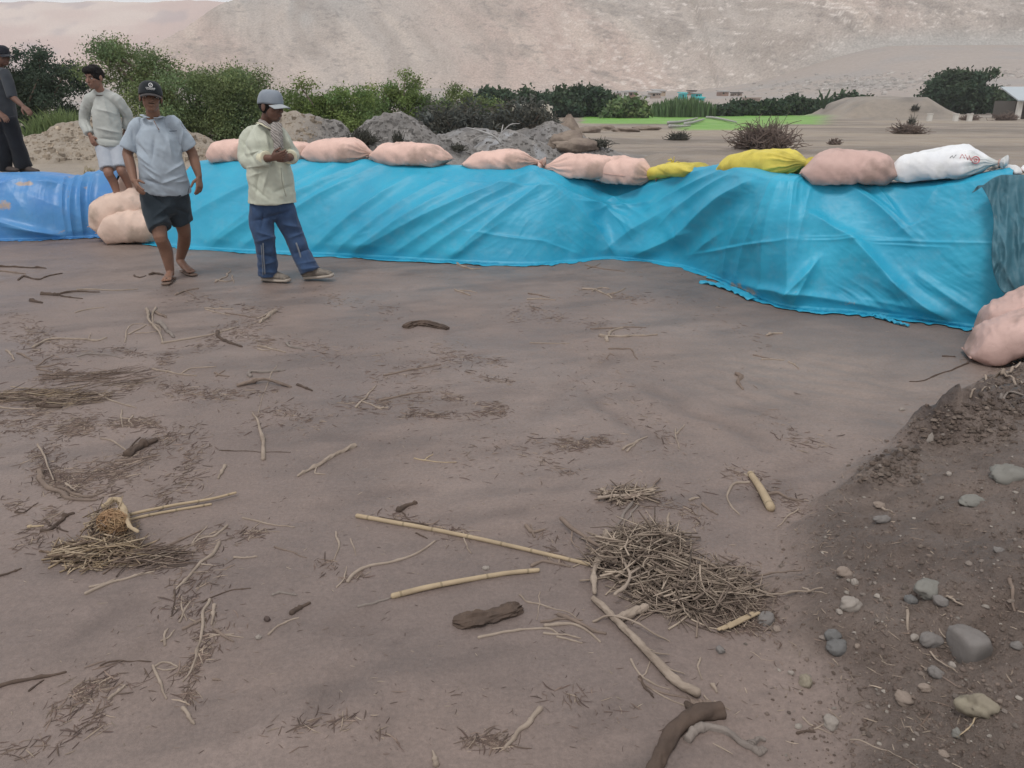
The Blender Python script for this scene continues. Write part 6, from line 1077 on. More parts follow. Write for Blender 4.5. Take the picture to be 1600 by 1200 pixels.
S('small curved twig standing alone right of the pole', [(1095, 1028), (1091, 1042), (1096, 1061)], 4, 'p'); S('short flat chip above the dark root', [(1112, 1070), (1117, 1076), (1120, 1082)], 7, 'p')
S('curved hooked twig left of the stubby cane stump', [(1172, 755), (1150, 757), (1139, 772), (1143, 790), (1154, 806)], 4.5, 'p'); S('bent stick right of the stubby cane stump', [(1198, 773), (1218, 771), (1232, 780), (1255, 784)], 6, 'b'); S('pale twig tip above the stubby cane stump', [(1163, 741), (1172, 745), (1178, 736)], 4)
S('angled pale twig at the foot of the earth bank', [(1249, 797), (1230, 808), (1216, 824)], 3.5)
S('pale stick along the front of the small upper brushwood bundle', [(936, 783), (965, 780), (1000, 779), (1022, 776)], 5.5, 'p', lift=.015); S('brown stick slanting through the small upper brushwood bundle', [(975, 782), (1000, 777), (1016, 767), (1030, 751)], 6, 'b', lift=.01); S('stub at the left end of the small upper brushwood bundle', [(940, 766), (948, 774), (955, 782)], 7, 'p')
S('short dark twig pointing right of the small upper bundle', [(1097, 788), (1108, 797), (1120, 804)], 5, 'b'); S('pale chip right of the small upper bundle', [(1078, 782), (1086, 779), (1092, 778)], 5, 'p'); S('leafy dry scrap below the middle of the long cane', [(822, 822), (832, 832), (850, 828)], 7, 'b', [(((835, 840), (832, 830), (829, 820)), 4)])
# middle of the flat
S('thick bleached stick with a short side shoot, left of centre', [(557, 697), (540, 704), (520, 713), (490, 731), (464, 746)], 7, 'p', [(((495, 730), (493, 740), (508, 741)), 3)], taper=(1.1, .6))
S('pale curved stick standing on end left of centre', [(394, 645), (402, 665), (409, 690), (411, 718)], 6, 'p', taper=(.6, 1.1)); S('very thin long weed stem leaning over the arched stick', [(431, 572), (420, 600), (408, 630), (402, 652)], 1.8, 'p'); S('thin dark line of root below the pale curved stick', [(345, 704), (400, 706), (455, 707)], 1.8, 'd')
S('short stubby stick below the pale curved stick', [(351, 729), (347, 738), (341, 748)], 6, 'p'); S('arched brown driftwood stick left of centre', [(372, 604), (395, 600), (415, 598), (435, 602), (457, 606)], 6.5, 'b', arch=.02); S('L-shaped grey stick just above the arched one', [(390, 590), (392, 582), (415, 582), (445, 579)], 5.5, 'g'); S('dark crooked stick right of the arched one', [(465, 602), (476, 606), (488, 611)], 5, 'd')
S('pale forked stick, left half of the long Y on the left flat', [(240, 577), (262, 581), (282, 585), (306, 587)], 4, 'p', [(((283, 584), (300, 576), (338, 573)), 3)]); S('small crossed twig right of the long Y', [(335, 583), (345, 587), (358, 588)], 3.5, 'b', [(((338, 588), (345, 583), (351, 579)), 3)])
S('thick split stick with dark tip, right of the jeans man', [(432, 486), (420, 494), (405, 506)], 7, 'p', [(((426, 487), (412, 494), (402, 498)), 4)]); S('long thin pale stick trailing left of the split stick', [(255, 537), (285, 532), (320, 525), (350, 517), (372, 511)], 4, 'p'); S('dark angular stick below the thin trailing one', [(338, 519), (348, 531), (362, 538), (381, 542)], 6, 'd')
S('pair of thin pale stalks below the jeans man, upper stalk', [(320, 482), (345, 483), (365, 483)], 3, 'p', [(((321, 484), (340, 488), (358, 493)), 2.5)]); S('thin brown stalk joining the split stick', [(352, 489), (375, 493), (402, 497)], 3, 'b'); S('pale twig below the dark angular stick', [(402, 541), (422, 545), (446, 551)], 4, 'p', [(((403, 546), (415, 548), (425, 546)), 3)]); S('short grey hooked stick right of the pale twig', [(448, 536), (454, 543), (476, 546)], 5, 'g')
S('brown slim stick just below the left man, near his sandal', [(274, 462), (290, 455), (311, 451)], 4, 'b', [(((290, 455), (297, 459), (302, 462)), 2.5)]); S('small twig cluster right of the sandals', [(335, 441), (348, 436), (355, 430), (360, 420)], 3, 'p', [(((337, 438), (352, 440), (366, 438)), 2.5), (((362, 430), (364, 436), (367, 442)), 2.5)]); S('dark short stick behind the front sandal', [(233, 430), (245, 428), (256, 430)], 5, 'd', [(((209, 431), (218, 434), (228, 431)), 3)])
S('pale root with twin upright prongs on the left flat', [(232, 482), (233, 500), (238, 512), (247, 522), (254, 537)], 4.5, 'p', [(((243, 482), (240, 495), (238, 508)), 4), (((238, 506), (249, 512), (250, 521)), 3), (((198, 535), (199, 512), (215, 506), (236, 509)), 2.5), (((201, 523), (215, 516), (228, 508)), 3), (((212, 521), (230, 520), (244, 518)), 2.5)], arch=.02, name='root', cat='root')
S('thick short log beside the twin pronged root', [(248, 504), (258, 514), (272, 528)], 7.5, 'g'); S('stub behind the twin pronged root', [(244, 489), (252, 493), (261, 497)], 5, 'b')
S('dark butted branch lying flat at upper left', [(65, 460), (80, 461), (95, 462)], 7, 'd', [(((95, 463), (110, 465), (129, 467)), 3.5), (((90, 460), (120, 456), (155, 457)), 4)]); S('pale thin stalk trailing right of the dark butted branch', [(120, 453), (150, 453), (185, 454), (215, 452)], 3, 'p'); S('dark wood chip below the dark butted branch', [(48, 469), (56, 472), (66, 474)], 6, 'd')
S('faint pale twig left of the twin pronged root', [(117, 489), (135, 484), (162, 480)], 2.5, 'p'); S('long crooked branch with a knobbed middle on the left flat', [(53, 543), (65, 537), (80, 531), (105, 530), (130, 530), (150, 533), (167, 528)], 4.5, 'p', [(((138, 532), (140, 527), (142, 521)), 2.5)]); S('grey thin stick below the crooked branch', [(120, 558), (140, 553), (165, 555), (192, 560)], 3, 'g')
S('short pale stick near the left edge', [(10, 548), (17, 553), (23, 562)], 4, 'p'); S('second short brown stick near the left edge', [(27, 552), (38, 556), (49, 564)], 4, 'b'); S('brown stick with forked tip below the crooked branch', [(57, 577), (68, 579), (82, 581)], 4, 'b', [(((58, 574), (66, 566), (84, 556)), 3), (((60, 574), (80, 572), (96, 567)), 3)])
S('two dark thin sticks at the far left below the blue tarpaulin, upper', [(-10, 417), (30, 418), (73, 420)], 4, 'd'); S('two dark thin sticks at the far left below the blue tarpaulin, lower', [(-10, 424), (20, 426), (40, 428)], 3.5, 'b'); S('crooked dark twig below the two dark sticks', [(31, 438), (36, 432), (58, 437), (75, 432), (97, 427)], 3.5, 'd')
S('stout dark log end in the reed trash at left', [(58, 635), (75, 637), (98, 637)], 9, 'd', name='log', cat='log'); S('pale stick lying across the reed trash at left', [(152, 615), (170, 623), (190, 630), (216, 637)], 3.5, 'p'); S('long pale reed along the bottom of the reed trash', [(-5, 636), (30, 640), (60, 638)], 3.5, 'p'); S('pale upright splinter right of the reed trash', [(190, 640), (190, 654), (190, 668)], 3, 'p'); S('tiny pale hooked twig right of the splinter', [(208, 650), (202, 658), (206, 664)], 3, 'p')
S('straight pale stick leaning over the curved dark root', [(62, 699), (68, 715), (75, 735), (82, 756)], 3.5, 'p', lift=.015); S('curved dark root sweeping through the left debris', [(64, 736), (70, 752), (84, 768), (105, 778), (130, 782), (152, 782)], 9, 'b', name='root', cat='root', sides=12); S('pale short stick on the curved dark root', [(104, 763), (111, 767), (119, 773)], 4, 'p', lift=.02); S('brown stick parallel to the curved root, just above it', [(92, 762), (115, 772), (143, 777), (162, 768)], 6, 'b')
S('thin stick between the two debris arcs at left', [(158, 686), (178, 691), (198, 704)], 3.5, 'p'); S('reddish bark wedge in the left debris', [(197, 714), (212, 704), (232, 694), (246, 688)], 14, 'd', [(((194, 712), (205, 698), (218, 684)), 4)], name='bark_piece', cat='bark', sides=7); S('brown stalk trailing right from the bark wedge', [(180, 721), (215, 718), (250, 711)], 4, 'b')
S('star shaped dark root left of the straw clump', [(62, 832), (78, 828), (95, 815), (104, 806), (116, 802)], 8, 'd', [(((78, 822), (74, 815), (70, 812)), 4), (((86, 823), (96, 828), (106, 831)), 4)], name='root', cat='root'); S('pale cane scrap left of the star shaped root', [(44, 824), (56, 823), (68, 822)], 5, 'c'); S('thin bent twig above the star shaped root', [(24, 800), (38, 801), (52, 791), (60, 786)], 3, 'd', [(((24, 800), (30, 796), (40, 797)), 2.5)])
S('split stick below the straw clump', [(135, 928), (165, 915), (200, 903), (240, 893)], 6, 'p', [(((140, 918), (160, 914), (180, 905)), 5)]); S('dark thick twig tip at the left edge above the bare mud', [(-5, 902), (12, 897), (33, 889)], 5, 'd')
S('dark branch entering from the lower left edge', [(-8, 1076), (20, 1068), (60, 1060), (104, 1050)], 8, 'd', [(((45, 1080), (58, 1070), (68, 1063)), 4)], taper=(1, .5)); S('short pale stick in the lower left', [(170, 1093), (182, 1083), (196, 1071)], 6, 'p'); S('pale split stick low on the left', [(286, 1107), (294, 1118), (304, 1132)], 7, 'p')
S('thin dark twig ending at the looped twig', [(158, 1040), (175, 1034), (235, 1035)], 3, 'd'); S('looped pale twig low on the left', [(243, 1042), (258, 1034), (276, 1043), (262, 1047), (245, 1044)], 3.5, 'p'); S('pale stick hanging below the looped twig', [(238, 1040), (248, 1062), (261, 1092)], 5, 'p')
S('main forked driftwood stick low left, upper reach', [(340, 850), (334, 866), (315, 880), (300, 895), (275, 921)], 6, 'p', [(((300, 895), (315, 894), (326, 893)), 3), (((303, 892), (308, 884), (313, 876)), 3), (((315, 882), (327, 883), (337, 884)), 3)]); S('crossed thin branches above the forked driftwood', [(356, 822), (343, 832), (335, 838), (318, 841), (298, 853)], 4.5, 'p', [(((298, 853), (308, 838), (325, 823)), 3.5)]); S('long thin brown branch between straw clump and crossed branches', [(240, 865), (270, 850), (300, 836), (322, 826)], 4.5, 'b')
S('dark thin stem dropping from the forked driftwood', [(273, 922), (272, 940), (269, 963)], 3, 'd'); S('small pale Y twig in the lower left debris', [(280, 972), (288, 955), (298, 940)], 4.5, 'p', [(((286, 956), (284, 945), (285, 932)), 3), (((286, 958), (290, 965), (292, 970)), 3)]); S('long crooked stick, tallest of the lower left debris', [(326, 937), (322, 955), (321, 975), (316, 1000), (311, 1012), (306, 1030), (298, 1048), (282, 1066)], 6, 'p', taper=(1, .5)); S('pale forked prong right of the crooked stick', [(335, 947), (333, 962), (330, 976)], 6.5, 'p')
S('dark log stub crossing left of the crooked stick', [(286, 984), (302, 976), (321, 966)], 7, 'b'); S('twin thin rods pointing right of the crooked stick', [(325, 991), (350, 993), (380, 996)], 3, 'p', [(((328, 994), (345, 992), (365, 991)), 3)]); S('brown stub beneath the twin thin rods', [(336, 985), (350, 994), (364, 1003)], 6, 'b'); S('dark curved twig above the crooked stick', [(315, 942), (340, 930), (365, 921), (392, 920)], 3, 'd'); S('little branched twig far down left', [(258, 1009), (257, 995), (262, 982)], 5, 'p', [(((252, 1002), (264, 996), (272, 985)), 4)])
S('small brown rod alone on bare mud, low left', [(333, 1062), (338, 1062), (344, 1063)], 5, 'b'); S('short pale stick right of the crossed branches', [(366, 871), (385, 872), (402, 870)], 4, 'p'); S('thin dark twig right of the short pale stick', [(428, 855), (455, 863), (478, 872)], 3, 'b'); S('grey stick with raised middle, centre left', [(426, 930), (437, 926), (450, 928), (463, 930)], 5, 'g'); S('bundle of dark bark strips, centre left', [(456, 959), (468, 951), (484, 943)], 9, 'd', name='bark_piece', cat='bark'); S('pale stick ending at a pale pebble, centre left', [(421, 992), (432, 981), (450, 971), (468, 965)], 4, 'p')
S('dry twig spray right of the straw clump', [(380, 810), (405, 815), (430, 822), (462, 823)], 3.5, 'p', [(((392, 829), (405, 818), (412, 812)), 2), (((393, 830), (415, 831), (438, 831)), 2)])
S('thin split twig in the centre of the flat', [(646, 717), (665, 720), (690, 722), (712, 722)], 2.5, 'c', [(((662, 720), (670, 714), (677, 710)), 2.5)]); S('upright pale twig pair left of the centre', [(556, 637), (566, 628), (578, 615), (588, 602)], 4, 'p', [(((566, 628), (580, 632), (596, 640)), 3)]); S('small pale chip right of the twig pair', [(588, 637), (596, 638), (606, 637)], 4, 'p')
S('brown crumbly twig trail on the far middle flat', [(600, 587), (620, 583), (650, 577), (690, 570)], 4, 'b'); S('second crumbly twig trail below the first', [(594, 627), (620, 621), (645, 615), (671, 612)], 4, 'b'); S('straight white stick on the far centre flat', [(828, 536), (860, 537), (892, 537)], 2.2, 'p'); S('small twig at the foot of the turquoise tarpaulin', [(712, 412), (722, 416), (735, 420), (754, 420)], 3.5, 'p'); S('pale broken twigs below the foot of the tarpaulin', [(710, 453), (722, 457), (735, 462)], 3.5, 'p', [(((718, 454), (735, 455), (746, 458)), 2)])
S('low pale twig, lower of two under the tarpaulin', [(824, 468), (845, 467), (868, 469)], 3, 'p'); S('low brown twig, upper of two under the tarpaulin', [(825, 459), (840, 461), (858, 465)], 3, 'b'); S('long pale stick lying level on the far right flat', [(934, 525), (970, 526), (1000, 525), (1027, 523)], 4.5, 'p'); S('crossed stick under the long level one', [(947, 534), (952, 522), (962, 516), (975, 512)], 5, 'p'); S('thin twig above the long level stick', [(924, 514), (955, 513), (985, 511), (1010, 512)], 3, 'b')
S('bent twig below the long level stick', [(950, 545), (970, 546), (985, 546), (996, 561)], 3, 'b', [(((948, 560), (953, 553), (960, 556)), 2)]); S('tangle of thin twigs below the tarpaulin, main twig', [(912, 452), (930, 453), (945, 460), (958, 466)], 3.5, 'p', [(((925, 455), (938, 450), (952, 451)), 3), (((950, 460), (965, 457), (978, 450)), 2.5)]); S('thin twigs touching the tarpaulin foot, right of centre', [(915, 414), (930, 418), (945, 421), (975, 424)], 2.5, 'b', [(((918, 420), (930, 416), (938, 412)), 2)])
S('thick knobbly twig alone on the right flat', [(1149, 584), (1157, 590), (1153, 598), (1160, 609)], 6, 'b', [(((1155, 590), (1160, 587), (1160, 592)), 4)]); S('pale crossed sticks on the right of centre', [(972, 703), (985, 696), (1011, 683)], 4.5, 'p', [(((980, 706), (988, 698), (996, 690)), 4)]); S('thin forked twig right of the crossed sticks', [(1056, 670), (1057, 685), (1061, 700)], 3, 'p', [(((1058, 678), (1064, 672), (1069, 664)), 3.5)])
S('flat pale stick beneath the torn plastic, right flat', [(1190, 562), (1205, 562), (1225, 563)], 3.5, 'p'); S('thin dark stick above the flat pale one', [(1177, 555), (1190, 558), (1202, 560)], 2.5, 'b'); S('tiny curved twig right of the flat pale stick', [(1232, 566), (1240, 569), (1249, 577)], 3, 'p'); S('short stub below the tarpaulin edge, right flat', [(1197, 525), (1208, 522), (1223, 521)], 4.5, 'p')
S('brown twig in front of the turquoise flap', [(1100, 433), (1108, 434), (1120, 436)], 3, 'b')
S('thin dark root running from the front sack onto the mud', [(1512, 568), (1490, 577), (1465, 586), (1440, 596), (1425, 597)], 3, 'd'); S('short dark stick in front of the corner sacks', [(1473, 557), (1484, 557), (1493, 558)], 3, 'd'); S('pale forked twig on the bank crest by the sacks, lower', [(1543, 592), (1565, 590), (1580, 598), (1600, 606)], 4, 'p', [(((1565, 590), (1578, 580), (1592, 573)), 5)], lift=.02); S('pale hooked twig on the bank crest by the sacks, upper', [(1600, 554), (1578, 557), (1576, 560), (1582, 573)], 4, 'p', lift=.02); S('slim pale twig on the bank below the forked one', [(1519, 624), (1535, 614), (1545, 608), (1555, 608)], 3, 'p', lift=.01); S('pale root end at the right edge of the bank', [(1560, 628), (1572, 622), (1590, 618), (1610, 617)], 5, 'g', lift=.01)
S('flat pale splint standing up among the bank stones', [(1418, 955), (1418, 972), (1419, 990)], 6, 'p', wob=.3, knots=0); S('thin pale sliver beside the long grey stone', [(1479, 936), (1490, 943), (1504, 950)], 4, 'p', lift=.01); S('pale straw crossing in front of the big angular stone', [(1452, 1024), (1470, 1040), (1496, 1055)], 3, 'p', lift=.01); S('short straw left of the crossing one', [(1378, 1033), (1388, 1039), (1398, 1040)], 2.5, 'p'); S('ochre stick at the right edge of the bank', [(1577, 906), (1582, 925), (1585, 955)], 7, 'b', wob=.3, knots=0); S('thin straw hanging below the mossy yellow stone', [(1521, 1127), (1514, 1142), (1493, 1158)], 2.5, 'c', lift=.01)
S('long thin straw curving along the bottom of the bank', [(1328, 1158), (1360, 1163), (1400, 1178), (1440, 1202)], 3, 'p'); S('forked straw at the bottom left of the bank', [(1255, 1122), (1268, 1134), (1290, 1143), (1300, 1148)], 3, 'p', [(((1272, 1140), (1280, 1136), (1288, 1131)), 3)]); S('dark flat twig under the forked straw', [(1245, 1146), (1260, 1143), (1274, 1144)], 5, 'd'); S('pale twig just right of the brushwood heap tip', [(1255, 919), (1275, 925), (1292, 928)], 3.5, 'p'); S('pale straw on the upper bank', [(1378, 795), (1386, 798), (1394, 801)], 4, 'p')
# bark
def bark(label, pts, w, seed):
    P = trace(pts, 30); n = len(P); r = w*depth(P[15])/FPX/2; t = np.linspace(0, 1, n); rr = r*(.55+.45*np.sin(math.pi*t)**.5)*(1+.2*vn(t*6, 0*t, seed)); mb = MB(); k = 26; V = []; T = unit(np.gradient(P, axis=0)); S_ = unit(np.cross(T, [0, 0, 1.]))
    for i in range(n):
        for j in range(k):
            a = 2*math.pi*j/k; q = 1+.30*(1-2*abs(vn(a*3.2, t[i]*3, seed+1)))+.15*vn(a*9, t[i]*14, seed+2); V.append(P[i]+S_[i]*math.cos(a)*rr[i]*q+np.array([0, 0, 1])*(rr[i]*.30+math.sin(a)*rr[i]*.62*q))
    V = np.array(V); V[:, 2] += 0; F = grid_faces(k, n, True).tolist(); F += [list(range(k))[::-1], [(n-1)*k+i for i in range(k)]]; mesh_obj('bark_piece', V, F, WD['d'], origin=P[15], label=label, cat='bark', smooth=False)
bark('dark wrinkled chunk of bark in the lower centre', [(708, 972), (730, 973), (765, 967), (790, 960), (812, 950)], 30, 3); bark('dark brown bark mound on the far middle flat', [(633, 513), (648, 508), (668, 508), (700, 515)], 15, 5)
# tangled heap of brushwood
def heap(name, cx, cy, rx, ry, n, hz, label, seed, cols, lmin=.08, lmax=.45, wmin=.0012, wmax=.005, ang=None, spread=3.2, kind='stuff', cat='brushwood', poly=None, edge=1.0):
    rng = np.random.default_rng(seed); c = gp(cx, cy); e1 = gp(cx+rx, cy)-c; e2 = gp(cx, cy-ry)-c; mb = MB()
    for i in range(n):
        a = rng.uniform(0, 2*math.pi); q = rng.uniform(0, 1)**.6*edge; o = c+e1*math.cos(a)*q+e2*math.sin(a)*q; th = rng.uniform(0, math.pi) if ang is None else rad(ang)+rng.normal(0, spread*.25); l = rng.uniform(lmin, lmax)*(1-.35*q); h = hz*max(0, 1-q*q)*rng.uniform(.1, 1)
        d = np.array([math.cos(th), math.sin(th), rng.normal(0, .16)]); b = np.array([rng.normal(0, .09), rng.normal(0, .09), 0])*l; P = np.array([o-d*l/2, o+b, o+d*l/2]); P[:, 2] = np.maximum(P[:, 2]-o[2]+Hq(P[:, 0], P[:, 1])+h, Hq(P[:, 0], P[:, 1])+.003)
        r = rng.uniform(wmin, wmax)*.85; tube(mb, smooth_path(P, 5), [r, r, r*.9, r*.8, r*.5], 5, cap=False, c=np.array(cols[rng.integers(len(cols))])*rng.uniform(.75, 1.2))
        if rng.random() < .35: k = P[1]; d2 = unit(d+np.array([rng.normal(0, .7), rng.normal(0, .7), .2])); tube(mb, [k, k+d2*l*.2, k+d2*l*.33], [r*.7, r*.5, r*.3], 4, cap=False, c=cols[0])
    return build(mb, name, M_TW, origin=c, usecol=True, label=label, cat=cat, kind=kind)
M_TW = mat('twigs', (.85, .85, .85), (1.1, 1.1, 1.1), 30, .85, .2, attr=True)
CP_ = [(.27, .215, .17), (.20, .155, .125), (.13, .10, .08), (.35, .285, .225)]; CD_ = [(.17, .125, .10), (.22, .165, .135), (.12, .09, .075), (.30, .24, .19)]; CY_ = [(.31, .235, .155), (.24, .18, .125), (.40, .32, .23), (.18, .13, .095), (.15, .11, .085)]
heap('brushwood_heap', 1005, 872, 72, 46, 480, .11, 'big tangled heap of thin brushwood at lower right', 1, CP_, .07, .34); heap('brushwood_heap', 1085, 925, 100, 36, 400, .07, 'big tangled heap of thin brushwood, flatter right part', 2, CP_, .06, .36, ang=-35, spread=4.5)
heap('brushwood_fringe', 1150, 945, 70, 40, 260, .02, None, 3, CD_, .03, .16, .0008, .002); heap('brushwood_bundle', 980, 773, 44, 10, 90, .035, 'small flat bundle of brushwood above the big heap', 4, CP_, .06, .22)
heap('straw_clump', 158, 866, 72, 20, 330, .05, 'matted clump of yellow straw and cane leaves at left', 5, CY_, .05, .26, .0015, .005, ang=8, spread=3.6, edge=1.05); heap('straw_clump', 172, 832, 34, 26, 200, .12, 'upright tuft at the top of the yellow straw clump', 6, CY_, .05, .20, .001, .004, ang=100, spread=2.0); heap('straw_clump', 235, 872, 62, 18, 110, .03, 'thin brown straw trailing right of the yellow clump', 7, CD_, .06, .28, .001, .003, ang=15, spread=1.6)
def fibre_knot():
    rng = np.random.default_rng(4); c = gp(182, 842)+np.array([0, 0, .07]); mb = MB(); M_F = mat('rusty fibre', (.36, .22, .13), (.46, .32, .19), 20, .95, .1)
    for i in range(420): d = unit(rng.normal(0, 1, 3)*np.array([1, .7, .9])); s = unit(np.cross(d, rng.normal(0, 1, 3))); r = .055*rng.uniform(.7, 1.15); P = [c+(d*math.cos(t)+s*math.sin(t))*r*np.array([1, .8, .9]) for t in np.linspace(-.6, .6, 5)]; tube(mb, P, .0012, 4, cap=False)
    build(mb, 'fibre_knot', M_F, origin=c, label='rusty brown ball of root fibre on top of the straw clump', cat='root fibre')
fibre_knot()
for k, (pts, lb) in enumerate([([(196, 822), (203, 838), (208, 852), (222, 862)], 'broad pale husk leaf curling over the straw clump'), ([(168, 822), (182, 810), (192, 812), (200, 828)], 'pale husk arching over the rusty fibre ball')]): S(lb, pts, 9, 'c', lift=.08, name='husk', cat='husk')
heap('reed_trash', 75, 622, 90, 12, 190, .015, 'long mat of flattened brown and yellow reeds at the left edge', 8, CY_+CD_+CD_+CD_, .08, .45, .001, .0035, ang=20, spread=.7)
heap('reed_trash', 165, 590, 80, 14, 80, .01, None, 9, CD_, .08, .4, .001, .003, ang=28, spread=.8)
# fine litter drifted in strings
def litter(name, bands, seed, cols, lr=(.008, .06), rr=(.0007, .0022), label=None):
    rng = np.random.default_rng(seed); X = []; Y_ = []; An = []
    for pts, w, n in bands:
        n = int(n*2.1)
        p = np.array(pts, float); L = np.r_[0, np.cumsum(np.hypot(*np.diff(p, axis=0).T))]; s = rng.uniform(0, L[-1], n); x = np.interp(s, L, p[:, 0]); y = np.interp(s, L, p[:, 1]); cl = .5+.5*vn(s/25, s*0+seed, 3)
        x += (rng.normal(0, w*1.3, n)+rng.standard_t(2.5, n)*w*.5)*(.3+cl*1.2); y += (rng.normal(0, w*.75, n)+rng.standard_t(2.5, n)*w*.25)*(.3+cl*1.2); keep = rng.random(n) < .25+.75*ss(-.35, .3, vn(x/26, y/14, seed+5)); x = x[keep]; y = np.clip(y[keep], 425, 1260); s = s[keep]; n = len(x); i = np.clip(np.searchsorted(L, s)-1, 0, len(p)-2); dx = p[i+1, 0]-p[i, 0]; dy = p[i+1, 1]-p[i, 1]; X.append(x); Y_.append(y); An.append(np.arctan2(-dy*2.2, dx)+rng.normal(0, .85, n))
    X = np.concatenate(X); Y_ = np.concatenate(Y_); An = np.concatenate(An); P = GM(X, Y_); V = []; F = []; C = []; k = 0
    for p, a in zip(P, An):
        l = rng.uniform(*lr)*rng.uniform(.4, 1.3); r = rng.uniform(*rr)*(.6+l*12); d = np.array([math.cos(a), math.sin(a), rng.normal(0, .04)]); s = np.array([-d[1], d[0], 0]); bend = rng.normal(0, .06)*l; c = np.array(cols[rng.integers(len(cols))])*rng.uniform(.7, 1.25)
        for t, q in ((-.5, .5), (-.15, 1), (.2, .95), (.5, .35)):
            m_ = p+d*l*t+s*bend*(1-4*t*t)+np.array([0, 0, r*.5]); V += [m_+s*r*q, m_+np.array([0, 0, r*q*1.1]), m_-s*r*q]; C += [c]*3
        for j in range(3): b = k+3*j; F += [[b, b+1, b+4, b+3], [b+1, b+2, b+5, b+4]]
        F += [[k, k+2, k+1], [k+9, k+10, k+11]]; k += 12
    mesh_obj(name, np.array(V), F, M_TW, col=np.array(C), smooth=False, kind='stuff', label=label)
BANDS = [([(-20, 650), (60, 640), (150, 622), (215, 600), (240, 570), (300, 545), (360, 520), (430, 490)], 9, 800), ([(0, 668), (90, 655), (160, 660), (240, 660), (262, 680), (235, 702), (200, 728), (150, 745), (90, 752)], 12, 1500), ([(60, 705), (80, 745), (110, 772), (160, 770), (190, 740)], 10, 500), ([(70, 662), (120, 655), (135, 668), (90, 690), (85, 705)], 7, 300), ([(-10, 500), (60, 515), (50, 545), (110, 575), (60, 600)], 14, 700), ([(60, 540), (140, 545), (190, 550), (230, 555)], 8, 260),
 ([(245, 452), (320, 470), (360, 484), (440, 482)], 8, 260), ([(330, 505), (380, 525), (450, 540), (510, 545)], 8, 300), ([(460, 455), (520, 465), (560, 472), (620, 490)], 9, 240), ([(590, 590), (640, 580), (695, 568), (760, 590), (800, 600)], 9, 360), ([(540, 635), (600, 628), (680, 612), (720, 625), (800, 640)], 9, 420), ([(620, 645), (700, 650), (790, 645)], 5, 260), ([(790, 492), (830, 485), (870, 492)], 8, 220), ([(680, 545), (740, 560), (790, 570)], 6, 150), ([(840, 690), (890, 695), (960, 690)], 7, 260),
 ([(860, 500), (940, 505), (1000, 515)], 7, 120), ([(900, 455), (960, 462), (1010, 468)], 6, 120), ([(230, 600), (280, 612), (350, 618), (430, 612)], 9, 420), ([(500, 660), (450, 640), (380, 665)], 12, 150), ([(285, 660), (310, 690), (290, 740), (250, 790)], 10, 260), ([(20, 790), (90, 800), (60, 835), (20, 860)], 9, 200), ([(230, 880), (290, 870), (340, 840), (420, 830)], 9, 300), ([(330, 880), (280, 940), (330, 1000), (290, 1060), (300, 1100)], 14, 420), ([(90, 1120), (150, 1070), (200, 1060)], 11, 170), ([(30, 1180), (120, 1150), (170, 1100)], 11, 140), ([(740, 1165), (770, 1155), (800, 1172)], 7, 120), ([(500, 870), (540, 905), (570, 895)], 6, 60), ([(610, 800), (680, 825), (740, 838)], 6, 120),
 ([(930, 790), (1040, 780), (1080, 800), (1100, 830)], 12, 200), ([(1120, 880), (1170, 960), (1200, 985)], 14, 300), ([(1140, 735), (1220, 775), (1270, 800)], 9, 160), ([(1180, 640), (1240, 690), (1300, 690)], 9, 90), ([(900, 560), (980, 620), (1060, 700)], 25, 160), ([(440, 1150), (560, 1120), (620, 1160)], 14, 80), ([(850, 1080), (920, 1100), (980, 1130)], 12, 50), ([(480, 560), (560, 550), (640, 560)], 14, 120), ([(700, 720), (780, 700), (900, 740)], 20, 150), ([(860, 830), (850, 860), (880, 880)], 8, 60), ([(1000, 440), (1100, 480), (1200, 540)], 16, 100)]
litter('twig_litter', BANDS, 11, CD_+[(.14, .10, .085), (.11, .08, .07)])
litter('twig_litter', [([(0, 480), (800, 500), (1100, 560)], 70, 500), ([(0, 620), (700, 640), (1150, 700)], 90, 700), ([(0, 820), (600, 830), (1200, 860)], 90, 480), ([(0, 1050), (600, 1080), (1150, 1100)], 110, 330)], 12, [(.13, .095, .08), (.20, .155, .13), (.10, .075, .065), (.30, .25, .2)], (.004, .028), (.0006, .0018))
litter('bank_litter', [([(1600, 640), (1450, 700), (1330, 780), (1250, 900), (1290, 1050), (1350, 1180)], 60, 500), ([(1560, 560), (1600, 600)], 18, 200), ([(1600, 800), (1500, 900), (1450, 1050), (1500, 1180)], 70, 300)], 13, CP_+CD_, (.006, .05), (.0006, .002))
# stones
def stone_mat(n, c, c2): return mat(n, c, c2, 8, .8, .25, bump=.5, bscale=30, bdist=.004, c3=tuple(a*.75 for a in c), s3=4)
SM = {'g': stone_mat('grey stone', (.19, .175, .165), (.14, .125, .115)), 't': stone_mat('tan stone', (.26, .21, .175), (.19, .15, .125)), 'w': stone_mat('pale stone', (.31, .275, .245), (.22, .19, .165)), 'b': stone_mat('blue grey stone', (.150, .148, .145), (.115, .110, .105)), 'n': stone_mat('greenish stone', (.205, .20, .18), (.16, .150, .132)), 'y': stone_mat('mossy yellow stone', (.27, .24, .18), (.19, .16, .125)), 'd': stone_mat('wet dark earth', (.10, .075, .065), (.07, .05, .045))}
def stone(px, py, w, h, k, label, seed, p=2.1, amp=.12, yr=.8, flat=None, cat='stone', name='stone', sink=.62):
    g = gp(px, py+h*.35); sc = depth(g)/FPX; a = w*sc; b = h*sc; c = g+np.array([0, a*yr*.25, b*(1-sink)*.8]); rocklike(name, c, (a, a*yr, b*1.05), seed, SM[k], label, cat, amp*1.9, 18, flat, p, turn=seed*.7)
